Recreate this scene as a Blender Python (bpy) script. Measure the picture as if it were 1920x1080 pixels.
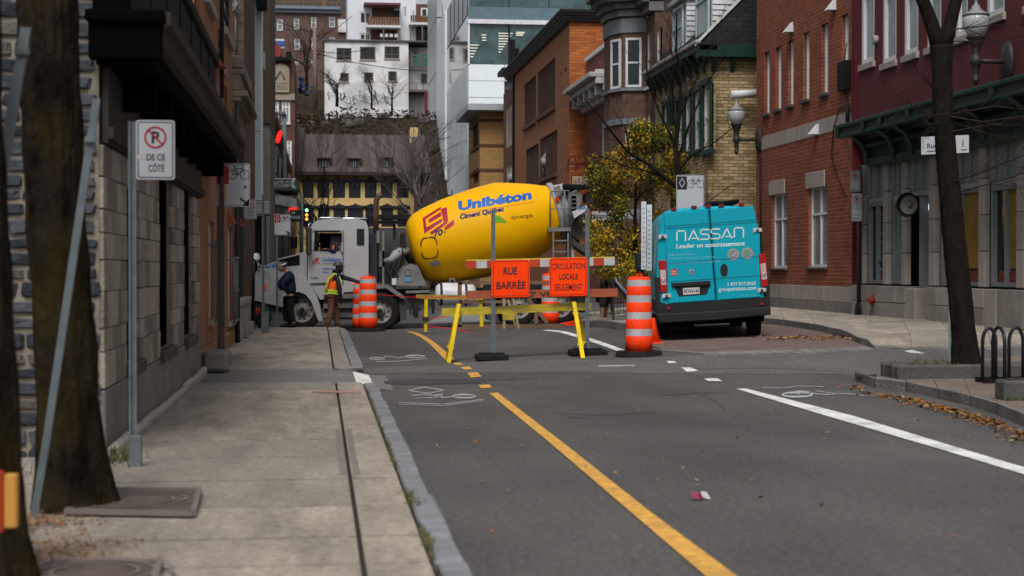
import bpy, bmesh, math, random
from math import sin, cos, pi, sqrt, atan, radians
from mathutils import Vector, Matrix, Euler
random.seed(7)
for o in list(bpy.data.objects): bpy.data.objects.remove(o)
SC = bpy.context.scene
COL = SC.collection
# ---------------------------------------------------------------- camera
EYE = 1.64; FPX = 3000.0
YAW = atan(362/FPX); PITCH = atan(37/FPX)
cam = bpy.data.objects.new('camera', bpy.data.cameras.new('camera')); COL.objects.link(cam)
cam.location = (0, 0, EYE); cam.rotation_euler = (pi/2-PITCH, 0, -YAW)
cam.data.sensor_width = 36; cam.data.lens = FPX/1920*36
cam.data.clip_start = .1; cam.data.clip_end = 2000
cam.data.dof.use_dof = True; cam.data.dof.focus_distance = 36; cam.data.dof.aperture_fstop = 2.4
SC.camera = cam
# ---------------------------------------------------------------- sky, light, exposure
w = bpy.data.worlds.new('World'); SC.world = w; w.use_nodes = True
nt = w.node_tree; nt.nodes.clear()
sky = nt.nodes.new('ShaderNodeTexSky'); sky.sky_type = 'NISHITA'; sky.sun_disc = False
SUN_E, SUN_R = radians(54), radians(195)
sky.sun_elevation = SUN_E; sky.sun_rotation = SUN_R; sky.dust_density = 4; sky.ozone_density = 1.0
hs = nt.nodes.new('ShaderNodeHueSaturation'); hs.inputs['Saturation'].default_value = .28
bg = nt.nodes.new('ShaderNodeBackground'); bg.inputs['Strength'].default_value = .082
wo = nt.nodes.new('ShaderNodeOutputWorld')
nt.links.new(sky.outputs[0], hs.inputs['Color']); nt.links.new(hs.outputs[0], bg.inputs[0]); nt.links.new(bg.outputs[0], wo.inputs[0])
sd = bpy.data.lights.new('sun', 'SUN'); sd.energy = 1.5; sd.angle = radians(24); sd.color = (1, .97, .93)
sun = bpy.data.objects.new('sun', sd); COL.objects.link(sun)
_az = SUN_R
_dir = Vector((sin(_az)*cos(SUN_E), cos(_az)*cos(SUN_E), sin(SUN_E)))
sun.rotation_euler = _dir.to_track_quat('Z', 'Y').to_euler()
SC.view_settings.view_transform = 'Standard'; SC.view_settings.look = 'None'
SC.view_settings.exposure = 0.56; SC.view_settings.gamma = 1; SC.view_settings.use_curve_mapping = False
# ---------------------------------------------------------------- terrain and pixel helpers
CR = cam.rotation_euler.to_matrix()
def ray(px, py): return CR @ Vector(((px-960)/FPX, -(py-540)/FPX, -1))
def sst(a, b, x):
    t = min(1, max(0, (x-a)/(b-a))); return t*t*(3-2*t)
def T(x, y):
    wy = sst(22, 26, y)
    far = 1-.6*sst(36, 42, y)*(1-sst(8, 10.5, x))
    q = max(0, min(x, 15)-.6)
    return .045*q*q/(q+.5)*wy*far*(1-sst(14, 30, x)*.3)*(1-sst(60, 90, y))
def G(px, py, dz=0):
    d = ray(px, py); t0 = 4.0
    def h(t): return EYE+d.z*t - T(d.x*t, d.y*t) - dz
    if d.z >= -1e-5: return None
    t = 4.0
    while h(t) > 0 and t < 400: t += .25
    a, b = t-.25, t
    for _ in range(20):
        m = (a+b)/2
        if h(m) > 0: a = m
        else: b = m
    return Vector((d.x*b, d.y*b, EYE+d.z*b))
def PY(px, py, Y):
    d = ray(px, py); t = Y/d.y; return Vector((d.x*t, Y, EYE+d.z*t))
def PX(px, py, X):
    d = ray(px, py); t = X/d.x; return Vector((X, d.y*t, EYE+d.z*t))
# ---------------------------------------------------------------- materials
MATS = {}
def _new(name):
    m = bpy.data.materials.new(name); m.use_nodes = True
    n = m.node_tree; b = n.nodes['Principled BSDF']; return m, n, b
def rgba(c): return (c[0], c[1], c[2], 1)
def mat(name, col, rough=.7, var=.15, scale=3, bump=0, bscale=40, metal=0, spec=.25, dirt=0, dirtc=(.05,.045,.04), stretch=(1,1,1), coat=0, emit=0, grain=0, gs=90):
    if name in MATS: return MATS[name]
    m, n, b = _new(name); L = n.links
    geo = n.nodes.new('ShaderNodeNewGeometry'); mp = n.nodes.new('ShaderNodeMapping'); mp.inputs['Scale'].default_value = stretch
    L.new(geo.outputs['Position'], mp.inputs[0])
    nz = n.nodes.new('ShaderNodeTexNoise'); nz.inputs['Scale'].default_value = scale; nz.inputs['Detail'].default_value = 6; nz.inputs['Roughness'].default_value = .65
    L.new(mp.outputs[0], nz.inputs['Vector'])
    cr = n.nodes.new('ShaderNodeValToRGB'); e = cr.color_ramp.elements
    e[0].position = .3; e[1].position = .7
    e[0].color = rgba([max(0, c*(1-var)) for c in col]); e[1].color = rgba([min(1, c*(1+var)) for c in col])
    L.new(nz.outputs[0], cr.inputs[0]); out = cr.outputs[0]
    if dirt:
        n2 = n.nodes.new('ShaderNodeTexNoise'); n2.inputs['Scale'].default_value = scale*.45; n2.inputs['Detail'].default_value = 8
        L.new(mp.outputs[0], n2.inputs['Vector'])
        r2 = n.nodes.new('ShaderNodeValToRGB'); r2.color_ramp.elements[0].position = .45; r2.color_ramp.elements[1].position = .75
        r2.color_ramp.elements[1].color = (dirt, dirt, dirt, 1)
        L.new(n2.outputs[0], r2.inputs[0])
        mx = n.nodes.new('ShaderNodeMix'); mx.data_type = 'RGBA'
        L.new(r2.outputs[0], mx.inputs[0]); L.new(out, mx.inputs[6]); mx.inputs[7].default_value = rgba(dirtc); out = mx.outputs[2]
    if grain:
        n3 = n.nodes.new('ShaderNodeTexNoise'); n3.inputs['Scale'].default_value = gs; n3.inputs['Detail'].default_value = 9; n3.inputs['Roughness'].default_value = .75; L.new(geo.outputs['Position'], n3.inputs['Vector'])
        m3 = n.nodes.new('ShaderNodeMapRange'); m3.inputs[1].default_value = .35; m3.inputs[2].default_value = .65; m3.inputs[3].default_value = 1-grain; m3.inputs[4].default_value = 1+grain; L.new(n3.outputs[0], m3.inputs[0])
        v3 = n.nodes.new('ShaderNodeVectorMath'); v3.operation = 'SCALE'; L.new(out, v3.inputs[0]); L.new(m3.outputs[0], v3.inputs['Scale']); out = v3.outputs[0]
    L.new(out, b.inputs['Base Color'])
    b.inputs['Roughness'].default_value = rough; b.inputs['Metallic'].default_value = metal
    b.inputs['Specular IOR Level'].default_value = spec; b.inputs['Coat Weight'].default_value = coat
    if emit: L.new(out, b.inputs['Emission Color']); b.inputs['Emission Strength'].default_value = emit
    if bump:
        nb = n.nodes.new('ShaderNodeTexNoise'); nb.inputs['Scale'].default_value = bscale; nb.inputs['Detail'].default_value = 5
        L.new(mp.outputs[0], nb.inputs['Vector'])
        bp = n.nodes.new('ShaderNodeBump'); bp.inputs['Strength'].default_value = bump; bp.inputs['Distance'].default_value = .03
        L.new(nb.outputs[0], bp.inputs['Height']); L.new(bp.outputs[0], b.inputs['Normal'])
    MATS[name] = m; return m
def brick(name, c1, c2, mortar, bw=.21, bh=.067, ms=.01, rough=.85, horiz=False, dirt=.5, bump=.5):
    if name in MATS: return MATS[name]
    m, n, b = _new(name); L = n.links
    geo = n.nodes.new('ShaderNodeNewGeometry'); sp = n.nodes.new('ShaderNodeSeparateXYZ'); L.new(geo.outputs['Position'], sp.inputs[0])
    cb = n.nodes.new('ShaderNodeCombineXYZ')
    if horiz:
        L.new(sp.outputs[0], cb.inputs[0]); L.new(sp.outputs[1], cb.inputs[1])
    else:
        ad = n.nodes.new('ShaderNodeMath'); L.new(sp.outputs[0], ad.inputs[0]); L.new(sp.outputs[1], ad.inputs[1])
        L.new(ad.outputs[0], cb.inputs[0]); L.new(sp.outputs[2], cb.inputs[1])
    bt = n.nodes.new('ShaderNodeTexBrick'); bt.inputs['Scale'].default_value = 1
    bt.inputs['Brick Width'].default_value = bw; bt.inputs['Row Height'].default_value = bh
    bt.inputs['Mortar Size'].default_value = ms; bt.inputs['Mortar Smooth'].default_value = .2; bt.inputs['Bias'].default_value = -.1
    bt.inputs['Color1'].default_value = rgba(c1); bt.inputs['Color2'].default_value = rgba(c2); bt.inputs['Mortar'].default_value = rgba(mortar)
    L.new(cb.outputs[0], bt.inputs['Vector'])
    nz = n.nodes.new('ShaderNodeTexNoise'); nz.inputs['Scale'].default_value = 1.3; nz.inputs['Detail'].default_value = 7
    L.new(geo.outputs['Position'], nz.inputs['Vector'])
    nz.inputs['Roughness'].default_value = .7
    mr = n.nodes.new('ShaderNodeMapRange'); mr.inputs[1].default_value = .3; mr.inputs[2].default_value = .7; mr.inputs[3].default_value = 1-dirt*.5; mr.inputs[4].default_value = 1+dirt*.3
    L.new(nz.outputs[0], mr.inputs[0])
    mx = n.nodes.new('ShaderNodeVectorMath'); mx.operation = 'SCALE'; L.new(bt.outputs['Color'], mx.inputs[0]); L.new(mr.outputs[0], mx.inputs['Scale'])
    L.new(mx.outputs[0], b.inputs['Base Color']); b.inputs['Roughness'].default_value = rough; b.inputs['Specular IOR Level'].default_value = .25
    bp = n.nodes.new('ShaderNodeBump'); bp.inputs['Strength'].default_value = bump; bp.inputs['Distance'].default_value = .012; bp.invert = True
    L.new(bt.outputs['Fac'], bp.inputs['Height']); L.new(bp.outputs[0], b.inputs['Normal'])
    MATS[name] = m; return m
def emis(name, col, st):
    if name in MATS: return MATS[name]
    m, n, b = _new(name); b.inputs['Base Color'].default_value = rgba(col)
    b.inputs['Emission Color'].default_value = rgba(col); b.inputs['Emission Strength'].default_value = st
    MATS[name] = m; return m
def glassm(name, col=(.012,.015,.018), rough=.06, spec=.38, var=.5):
    return mat(name, col, rough=rough, var=var, scale=1.2, spec=spec)
def clear(name, col=(.8,.85,.85), a=.35):
    if name in MATS: return MATS[name]
    m, n, b = _new(name); b.inputs['Base Color'].default_value = rgba(col); b.inputs['Roughness'].default_value = .05
    b.inputs['Alpha'].default_value = a; MATS[name] = m; return m
# ---------------------------------------------------------------- mesh builder
class MB:
    def __init__(s): s.v = []; s.f = []; s.m = []; s.s = []
    def face(s, pts, m=0, sm=False):
        i = len(s.v); s.v += [tuple(p) for p in pts]; s.f.append(list(range(i, i+len(pts)))); s.m.append(m); s.s.append(sm)
    def mesh(s, vs, fs, m=0, sm=False):
        i = len(s.v); s.v += [tuple(p) for p in vs]
        for f in fs: s.f.append([i+k for k in f]); s.m.append(m); s.s.append(sm)
    def hexa(s, p, m=0):   # p: 8 points, bottom 4 ccw then top 4
        s.mesh(p, [(3,2,1,0),(4,5,6,7),(0,1,5,4),(1,2,6,5),(2,3,7,6),(3,0,4,7)], m)
    def box(s, x0, x1, y0, y1, z0, z1, m=0, b=0, M=None):
        if x0 > x1: x0, x1 = x1, x0
        if y0 > y1: y0, y1 = y1, y0
        if z0 > z1: z0, z1 = z1, z0
        if b <= 0:
            p = [(x0,y0,z0),(x1,y0,z0),(x1,y1,z0),(x0,y1,z0),(x0,y0,z1),(x1,y0,z1),(x1,y1,z1),(x0,y1,z1)]
            if M: p = [M @ Vector(q) for q in p]
            s.hexa(p, m); return
        b = min(b, (x1-x0)*.45, (y1-y0)*.45, (z1-z0)*.45)
        c = ((x0+x1)/2, (y0+y1)/2, (z0+z1)/2); h = ((x1-x0)/2, (y1-y0)/2, (z1-z0)/2)
        vs = []; idx = {}
        for sx in (-1,1):
            for sy in (-1,1):
                for sz in (-1,1):
                    for a in range(3):
                        q = [sx*h[0], sy*h[1], sz*h[2]]
                        for k in range(3):
                            if k != a: q[k] -= (sx,sy,sz)[k]*b
                        idx[(sx,sy,sz,a)] = len(vs); vs.append(Vector((c[0]+q[0], c[1]+q[1], c[2]+q[2])))
        fs = []
        for a in range(3):
            o1, o2 = [k for k in range(3) if k != a]
            for sg in (-1,1):
                l = []
                for s1, s2 in ((-1,-1),(1,-1),(1,1),(-1,1)):
                    q = [0,0,0]; q[a] = sg; q[o1] = s1; q[o2] = s2; l.append(idx[(*q, a)])
                fs.append(l)
            for s1 in (-1,1):
                for s2 in (-1,1):
                    q = [0,0,0]; q[o1] = s1; q[o2] = s2
                    l = []
                    q[a] = -1; l += [idx[(*q,o1)], idx[(*q,o2)]]
                    q[a] = 1; l += [idx[(*q,o2)], idx[(*q,o1)]]
                    fs.append(l)
        for sx in (-1,1):
            for sy in (-1,1):
                for sz in (-1,1): fs.append([idx[(sx,sy,sz,a)] for a in range(3)])
        C = Vector(c); out = []
        for f in fs:
            a_, b_, c_ = vs[f[0]], vs[f[1]], vs[f[2]]
            n = (b_-a_).cross(c_-a_); mid = sum((vs[k] for k in f), Vector())/len(f)
            out.append(f if n.dot(mid-C) > 0 else f[::-1])
        if M: vs = [M @ v for v in vs]
        s.mesh(vs, out, m)
    def bar(s, a, b, wx, wz, m=0, up=(0,0,1), bev=0):
        a = Vector(a); b = Vector(b); d = b-a; L = d.length
        z = d.normalized(); u = Vector(up)
        if abs(z.dot(u)) > .99: u = Vector((0,1,0))
        x = u.cross(z).normalized(); y = z.cross(x)
        M = Matrix.Translation(a) @ Matrix((x, y, z)).transposed().to_4x4()
        s.box(-wx/2, wx/2, -wz/2, wz/2, 0, L, m, bev, M)
    def prism(s, pts, f0, f1, m=0, cap=True):  # f0,f1: maps 2d->3d for the two caps
        n = len(pts); A = [f0(*p) for p in pts]; B = [f1(*p) for p in pts]
        i = len(s.v); s.v += [tuple(p) for p in A+B]
        for k in range(n):
            s.f.append([i+k, i+(k+1)%n, i+n+(k+1)%n, i+n+k]); s.m.append(m); s.s.append(False)
        if cap:
            s.f.append([i+k for k in range(n)][::-1]); s.f.append([i+n+k for k in range(n)]); s.m += [m,m]; s.s += [False,False]
    def tube(s, path, r, n=8, m=0, cap=True, sm=True):
        path = [Vector(p) for p in path]; N = len(path)
        rr = r if isinstance(r, (list, tuple)) else [r]*N
        i0 = len(s.v); px = None
        for k in range(N):
            d = (path[min(k+1, N-1)]-path[max(k-1, 0)])
            if d.length < 1e-9: d = Vector((0,0,1))
            d.normalize()
            if px is None:
                u = Vector((0,0,1)) if abs(d.z) < .9 else Vector((1,0,0)); px = u.cross(d).normalized()
            else:
                px = (px-d*px.dot(d)); px = px.normalized() if px.length > 1e-6 else Vector((1,0,0))
            py = d.cross(px)
            for j in range(n):
                a = 2*pi*j/n; s.v.append(tuple(path[k]+px*cos(a)*rr[k]+py*sin(a)*rr[k]))
        for k in range(N-1):
            for j in range(n):
                a = i0+k*n+j; b = i0+k*n+(j+1)%n
                s.f.append([a, b, b+n, a+n]); s.m.append(m); s.s.append(sm)
        if cap:
            s.f.append([i0+j for j in range(n)][::-1]); s.f.append([i0+(N-1)*n+j for j in range(n)]); s.m += [m,m]; s.s += [False,False]
    def lathe(s, prof, o=(0,0,0), ax=(0,0,1), n=24, m=0, sm=True, cap=True):
        o = Vector(o); z = Vector(ax).normalized(); u = Vector((0,0,1)) if abs(z.z) < .9 else Vector((1,0,0))
        x = u.cross(z).normalized(); y = z.cross(x); i0 = len(s.v)
        for t, r in prof:
            for j in range(n):
                a = 2*pi*j/n; s.v.append(tuple(o+z*t+x*cos(a)*r+y*sin(a)*r))
        for k in range(len(prof)-1):
            for j in range(n):
                a = i0+k*n+j; b = i0+k*n+(j+1)%n
                s.f.append([a, b, b+n, a+n]); s.m.append(m); s.s.append(sm)
        if cap:
            s.f.append([i0+j for j in range(n)][::-1]); s.f.append([i0+(len(prof)-1)*n+j for j in range(n)]); s.m += [m,m]; s.s += [False,False]
    def tf(s, M, i0=0):
        for k in range(i0, len(s.v)): s.v[k] = tuple(M @ Vector(s.v[k]))
    def data(s, name, mats, shift=None):
        me = bpy.data.meshes.new(name)
        vs = s.v if shift is None else [(v[0]-shift[0], v[1]-shift[1], v[2]-shift[2]) for v in s.v]
        me.from_pydata(vs, [], s.f)
        if not isinstance(mats, (list, tuple)): mats = [mats]
        for mm in mats: me.materials.append(mm)
        if len(mats) > 1: me.polygons.foreach_set('material_index', s.m)
        me.polygons.foreach_set('use_smooth', s.s); me.update(); return me
ROOT = {}   # object -> (root offset Vector or None for local things)
def thing(name, label, cat, loc=(0,0,0), rot=(0,0,0), group=None, local=False):
    o = bpy.data.objects.new(name, None); COL.objects.link(o); o.location = loc; o.rotation_euler = rot
    o.empty_display_size = .2
    o['label'] = label; o['category'] = cat
    if group: o['group'] = group
    ROOT[o] = None if local else Vector(loc); return o
def build(mb, name, mats, parent=None, label=None, cat=None, group=None, kind=None, org=None):
    if parent is not None:
        sh = ROOT[parent]; o = bpy.data.objects.new(name, mb.data(name, mats, sh)); o.parent = parent; ROOT[o] = sh
    else:
        sh = Vector(org) if org is not None else None
        o = bpy.data.objects.new(name, mb.data(name, mats, sh))
        if sh is not None: o.location = sh
        ROOT[o] = sh if sh is not None else Vector((0,0,0))
    COL.objects.link(o)
    if label: o['label'] = label
    if cat: o['category'] = cat
    if group: o['group'] = group
    if kind: o['kind'] = kind
    return o
def piece(name, mesh, parent, loc, scale=(1,1,1), rot=(0,0,0)):
    o = bpy.data.objects.new(name, mesh); o.parent = parent; sh = ROOT[parent]
    o.location = Vector(loc)-sh if sh is not None else loc; o.scale = scale; o.rotation_euler = rot; COL.objects.link(o); return o
def dup(root, loc, rot=None, label=None, group=None):
    r = root.copy(); COL.objects.link(r); r.location = loc
    if rot is not None: r.rotation_euler = rot
    if label: r['label'] = label
    if group: r['group'] = group
    def rec(a, b):
        for ch in list(a.children):
            if ch in done: continue
            c = ch.copy(); COL.objects.link(c); c.parent = b; done.add(c); rec(ch, c)
    done = set(); rec(root, r); return r
class Fr:
    def __init__(s, O, U, N): s.O = Vector(O); s.U = Vector(U); s.N = Vector(N)
    def p(s, u, z, n=0): return s.O+s.U*u+s.N*n+Vector((0,0,z))
    def box(s, mb, u0, u1, z0, z1, n0, n1, m=0, b=0):
        A = s.p(u0, z0, n0); B = s.p(u1, z1, n1); mb.box(A.x, B.x, A.y, B.y, A.z, B.z, m, b)
    def px(s, px, py):
        d = ray(px, py); C = Vector((0,0,EYE)); t = (s.O-C).dot(s.N)/d.dot(s.N)
        q = C+d*t; return (q-s.O).dot(s.U), q.z
    def rect(s, x0, x1, y0, y1):
        a = s.px(x0, y0)[0]; b = s.px(x1, y0)[0]; xm = (x0+x1)/2
        return min(a, b), max(a, b), s.px(xm, y1)[1], s.px(xm, y0)[1]
def RX(X): return Fr((X,0,0), (0,1,0), (-1,0,0))
def LX(X): return Fr((X,0,0), (0,1,0), (1,0,0))
def FY(Y): return Fr((0,Y,0), (1,0,0), (0,-1,0))
def wall(mb, fr, u0, u1, z0, z1, holes=(), rev=.15, m=0, mrev=None, core=6, mcore=None):
    us = sorted(set([u0, u1]+[h[0] for h in holes]+[h[1] for h in holes])); zs = sorted(set([z0, z1]+[h[2] for h in holes]+[h[3] for h in holes]))
    us = [u for u in us if u0 <= u <= u1]; zs = [z for z in zs if z0 <= z <= z1]
    for a, b in zip(us, us[1:]):
        for c, d in zip(zs, zs[1:]):
            um, zm = (a+b)/2, (c+d)/2
            if any(h[0] < um < h[1] and h[2] < zm < h[3] for h in holes): continue
            mb.face([fr.p(a,c), fr.p(b,c), fr.p(b,d), fr.p(a,d)], m)
    mr = m if mrev is None else mrev
    for h in holes:
        a, b, c, d = h[:4]
        mb.face([fr.p(a,c), fr.p(a,c,-rev), fr.p(a,d,-rev), fr.p(a,d)], mr); mb.face([fr.p(b,c), fr.p(b,d), fr.p(b,d,-rev), fr.p(b,c,-rev)], mr)
        mb.face([fr.p(a,c), fr.p(b,c), fr.p(b,c,-rev), fr.p(a,c,-rev)], mr); mb.face([fr.p(a,d), fr.p(a,d,-rev), fr.p(b,d,-rev), fr.p(b,d)], mr)
    if core:
        fr.box(mb, u0+.01, u1-.01, z0, z1-.01, -rev-.03, -core, m if mcore is None else mcore)
        fr.box(mb, u0, u0+.005, z0, z1, -.001, -core, m); fr.box(mb, u1-.005, u1, z0, z1, -.001, -core, m)
        fr.box(mb, u0, u1, z1-.005, z1+.002, -.001, -core, m)
def window(fr, par, r, fm, gm, d=.12, fw=.06, cols=1, rails=(.5,), sill=None, sillh=.08, sillo=.08, name='window', ft=.05):
    u0, u1, z0, z1 = r[:4]; mb = MB()
    fr.box(mb, u0, u0+fw, z0, z1, -d, -d+ft); fr.box(mb, u1-fw, u1, z0, z1, -d, -d+ft)
    fr.box(mb, u0+fw, u1-fw, z0, z0+fw, -d, -d+ft-.002); fr.box(mb, u0+fw, u1-fw, z1-fw, z1, -d, -d+ft-.002)
    for k in range(1, cols):
        u = u0+(u1-u0)*k/cols; fr.box(mb, u-fw*.4, u+fw*.4, z0+fw, z1-fw, -d, -d+ft-.006)
    for t in rails:
        z = z0+(z1-z0)*t; fr.box(mb, u0+fw, u1-fw, z-fw*.4, z+fw*.4, -d, -d+ft-.004)
    o = build(mb, name, fm, par)
    g = MB(); fr.box(g, u0+.01, u1-.01, z0+.01, z1-.01, -d-.02, -d+.008); build(g, 'pane', gm, o)
    if sill:
        q = MB(); fr.box(q, u0-.06, u1+.06, z0-sillh, z0-.001, -d+.01, sillo, b=.01); build(q, 'sill', sill, o)
    return o
# ---------------------------------------------------------------- 2D artwork: text, bicycles, rings
TC = {}
def text2d(s, bold):
    k = (s, bold)
    if k in TC: return TC[k]
    c = bpy.data.curves.new('t', 'FONT'); c.body = s; c.offset = bold; c.resolution_u = 3; c.fill_mode = 'BOTH'
    o = bpy.data.objects.new('t', c); COL.objects.link(o)
    dg = bpy.context.evaluated_depsgraph_get(); me = bpy.data.meshes.new_from_object(o.evaluated_get(dg))
    vs = [(v.co.x, v.co.y) for v in me.vertices]; fs = [list(p.vertices) for p in me.polygons]
    bpy.data.objects.remove(o); bpy.data.meshes.remove(me); bpy.data.curves.remove(c)
    TC[k] = (vs, fs); return TC[k]
def text(mb, s, fn, u0, u1, v0, v1, bold=.02, m=0, cut=0, shear=0):
    vs, fs = text2d(s, bold)
    xs = [v[0] for v in vs]; ys = [v[1] for v in vs]; a, b = min(xs), max(xs); c, d = min(ys), max(ys)
    def nm(v):
        t = (v[1]-c)/(d-c); return (u0+(v[0]-a)/(b-a)*(u1-u0)+shear*t*(v1-v0), v0+t*(v1-v0))
    P = [nm(v) for v in vs]
    if cut:
        bm = bmesh.new(); bv = [bm.verts.new((p[0], p[1], 0)) for p in P]
        for f in fs:
            try: bm.faces.new([bv[i] for i in f])
            except ValueError: pass
        for k in range(1, cut):
            for ax in (0, 1):
                co = [0,0,0]; co[ax] = (u0+(u1-u0)*k/cut) if ax == 0 else (v0+(v1-v0)*k/cut)
                no = [0,0,0]; no[ax] = 1
                bmesh.ops.bisect_plane(bm, geom=bm.verts[:]+bm.edges[:]+bm.faces[:], plane_co=co, plane_no=no)
        bm.verts.index_update(); P = [(v.co.x, v.co.y) for v in bm.verts]; fs = [[v.index for v in f.verts] for f in bm.faces]; bm.free()
    mb.mesh([fn(*p) for p in P], fs, m)
def ring(mb, fn, cu, cv, ru, rv, w, n=20, m=0):
    for k in range(n):
        a, b = 2*pi*k/n, 2*pi*(k+1)/n
        mb.face([fn(cu+cos(a)*ru, cv+sin(a)*rv), fn(cu+cos(b)*ru, cv+sin(b)*rv), fn(cu+cos(b)*(ru-w), cv+sin(b)*(rv-w)), fn(cu+cos(a)*(ru-w), cv+sin(a)*(rv-w))], m)
def disc(mb, fn, cu, cv, ru, rv, n=16, m=0): mb.face([fn(cu+cos(2*pi*k/n)*ru, cv+sin(2*pi*k/n)*rv) for k in range(n)], m)
def line2(mb, fn, pts, w, m=0):
    for (a, b), (c, d) in zip(pts, pts[1:]):
        L = sqrt((c-a)**2+(d-b)**2) or 1; nx, ny = -(d-b)/L*w/2, (c-a)/L*w/2; ex, ey = (c-a)/L*w*.3, (d-b)/L*w*.3
        mb.face([fn(a-ex+nx, b-ey+ny), fn(a-ex-nx, b-ey-ny), fn(c+ex-nx, d+ey-ny), fn(c+ex+nx, d+ey+ny)], m)
def bike(mb, fn, cu, cv, W, H, w, m=0, flip=False):
    s = -1 if flip else 1
    f = lambda u, v: fn(cu+s*u*W, cv+v*H)
    k = w/W
    def rg(c):
        for i in range(16):
            a, b = 2*pi*i/16, 2*pi*(i+1)/16; r, q = .22, .22-k
            mb.face([f(c+cos(a)*r, -.1+sin(a)*r*W/H), f(c+cos(b)*r, -.1+sin(b)*r*W/H), f(c+cos(b)*q, -.1+sin(b)*q*W/H), f(c+cos(a)*q, -.1+sin(a)*q*W/H)], m)
    rg(-.28); rg(.28)
    for P in ([(-.28,-.1),(-.15,.25),(.2,.25),(.28,-.1)], [(-.28,-.1),(0,-.1),(.2,.25)], [(0,-.1),(-.18,.36)], [(-.25,.38),(-.1,.38)], [(.2,.25),(.17,.42),(.26,.44)]):
        for (a, b), (c, d) in zip(P, P[1:]):
            L = sqrt(((c-a)*W)**2+((d-b)*H)**2) or 1; nx, ny = -(d-b)*H/L*w/2/W, (c-a)*W/L*w/2/H
            mb.face([f(a+nx, b+ny), f(a-nx, b-ny), f(c-nx, d-ny), f(c+nx, d+ny)], m)
def rrect(u0, u1, v0, v1, r, n=4):
    P = []
    for cx, cy, a0 in ((u1-r, v1-r, 0), (u0+r, v1-r, pi/2), (u0+r, v0+r, pi), (u1-r, v0+r, 1.5*pi)):
        for k in range(n+1): a = a0+pi/2*k/n; P.append((cx+r*cos(a), cy+r*sin(a)))
    return P
def rband(mb, fn, A, B, m=0):
    n = len(A)
    for k in range(n): mb.face([fn(*A[k]), fn(*A[(k+1)%n]), fn(*B[(k+1)%n]), fn(*B[k])], m)
# ================================================================ GROUND
asph = mat('asphalt', (.092,.088,.085), rough=.92, var=.2, scale=.9, bump=.5, bscale=90, dirt=.75, dirtc=(.05,.048,.047), spec=.2, grain=.4, gs=22, stretch=(1,.45,1))
asph2 = mat('asphalt_worn', (.112,.107,.102), rough=.92, var=.14, scale=1.5, bump=.35, bscale=50, dirt=.4, dirtc=(.075,.07,.067), spec=.2, grain=.34, gs=20)
conc = mat('sidewalk_concrete', (.33,.285,.235), rough=.92, var=.2, scale=3.5, bump=.4, bscale=60, dirt=.85, dirtc=(.17,.15,.125), stretch=(1.6,.45,1), spec=.15, grain=.3, gs=18)
conc2 = mat('sidewalk_concrete_new', (.28,.25,.21), rough=.92, var=.14, scale=3, bump=.4, bscale=60, dirt=.6, dirtc=(.15,.14,.12), stretch=(1.6,.45,1), spec=.15, grain=.28, gs=18)
joint = mat('joint_dirt', (.03,.027,.024), rough=1, var=.3, scale=8)
gran = mat('granite_kerb', (.21,.21,.225), rough=.85, var=.22, scale=6, bump=.5, bscale=50, dirt=.5, dirtc=(.13,.12,.11))
kerbc = mat('grey_kerb', (.19,.183,.175), rough=.9, var=.2, scale=3, bump=.6, bscale=25, dirt=.7, dirtc=(.06,.055,.05))
white_p = mat('white_road_paint', (.7,.7,.67), rough=.8, var=.08, scale=5, dirt=.8, dirtc=(.3,.3,.29), grain=.3, gs=14)
worn_p = mat('worn_road_paint', (.4,.4,.4), rough=.8, var=.25, scale=14, dirt=.8, dirtc=(.1,.1,.1))
yel_p = mat('yellow_road_paint', (.62,.335,.07), rough=.8, var=.1, scale=7, dirt=.7, dirtc=(.36,.2,.06), grain=.28, gs=14)
def grid_sheet(xs, ys, dz=0.0):
    mb = MB(); n = len(xs)
    vs = [(x, y, T(x, y)+dz) for y in ys for x in xs]
    fs = [(j*n+i, j*n+i+1, (j+1)*n+i+1, (j+1)*n+i) for j in range(len(ys)-1) for i in range(n-1)]
    mb.mesh(vs, fs, 0, True); return mb
def span(a, b, st):
    n = max(1, round((b-a)/st)); return [a+(b-a)*k/n for k in range(n+1)]
xs = [-600,-200,-60,-20]+span(-8, 17, .3)+[25,60,200,600]; ys = [-300,-60,-5]+span(3, 60, .3)+[62,66,70,76,84,92,100,140,250,700]
build(grid_sheet(xs, ys), 'road', asph, kind='structure')
def drape(pts, dz=.006, step=.25):
    """polygon (list of xy) cut on a fine grid and laid on the terrain"""
    bm = bmesh.new(); bm.faces.new([bm.verts.new((p[0], p[1], 0)) for p in pts])
    for ax in (0, 1):
        lo = min(p[ax] for p in pts); hi = max(p[ax] for p in pts); st = step
        if (hi-lo)/st > 120: st = (hi-lo)/120
        k = math.ceil(lo/st)*st
        while k < hi:
            co = [0,0,0]; co[ax] = k; no = [0,0,0]; no[ax] = 1
            bmesh.ops.bisect_plane(bm, geom=bm.verts[:]+bm.edges[:]+bm.faces[:], plane_co=co, plane_no=no); k += st
    bmesh.ops.recalc_face_normals(bm, faces=bm.faces[:])
    if bm.faces and sum(f.normal.z for f in bm.faces) < 0: bmesh.ops.reverse_faces(bm, faces=bm.faces[:])
    bm.verts.index_update(); mb = MB()
    vs = []
    for v in bm.verts:
        d = dz(v.co.x, v.co.y) if callable(dz) else dz
        vs.append((v.co.x, v.co.y, T(v.co.x, v.co.y)+d))
    mb.mesh(vs, [[v.index for v in f.verts] for f in bm.faces], 0); bm.free(); return mb
def gxy(px, py, dz=0): g = G(px, py, dz); return (g.x, g.y)
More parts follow.
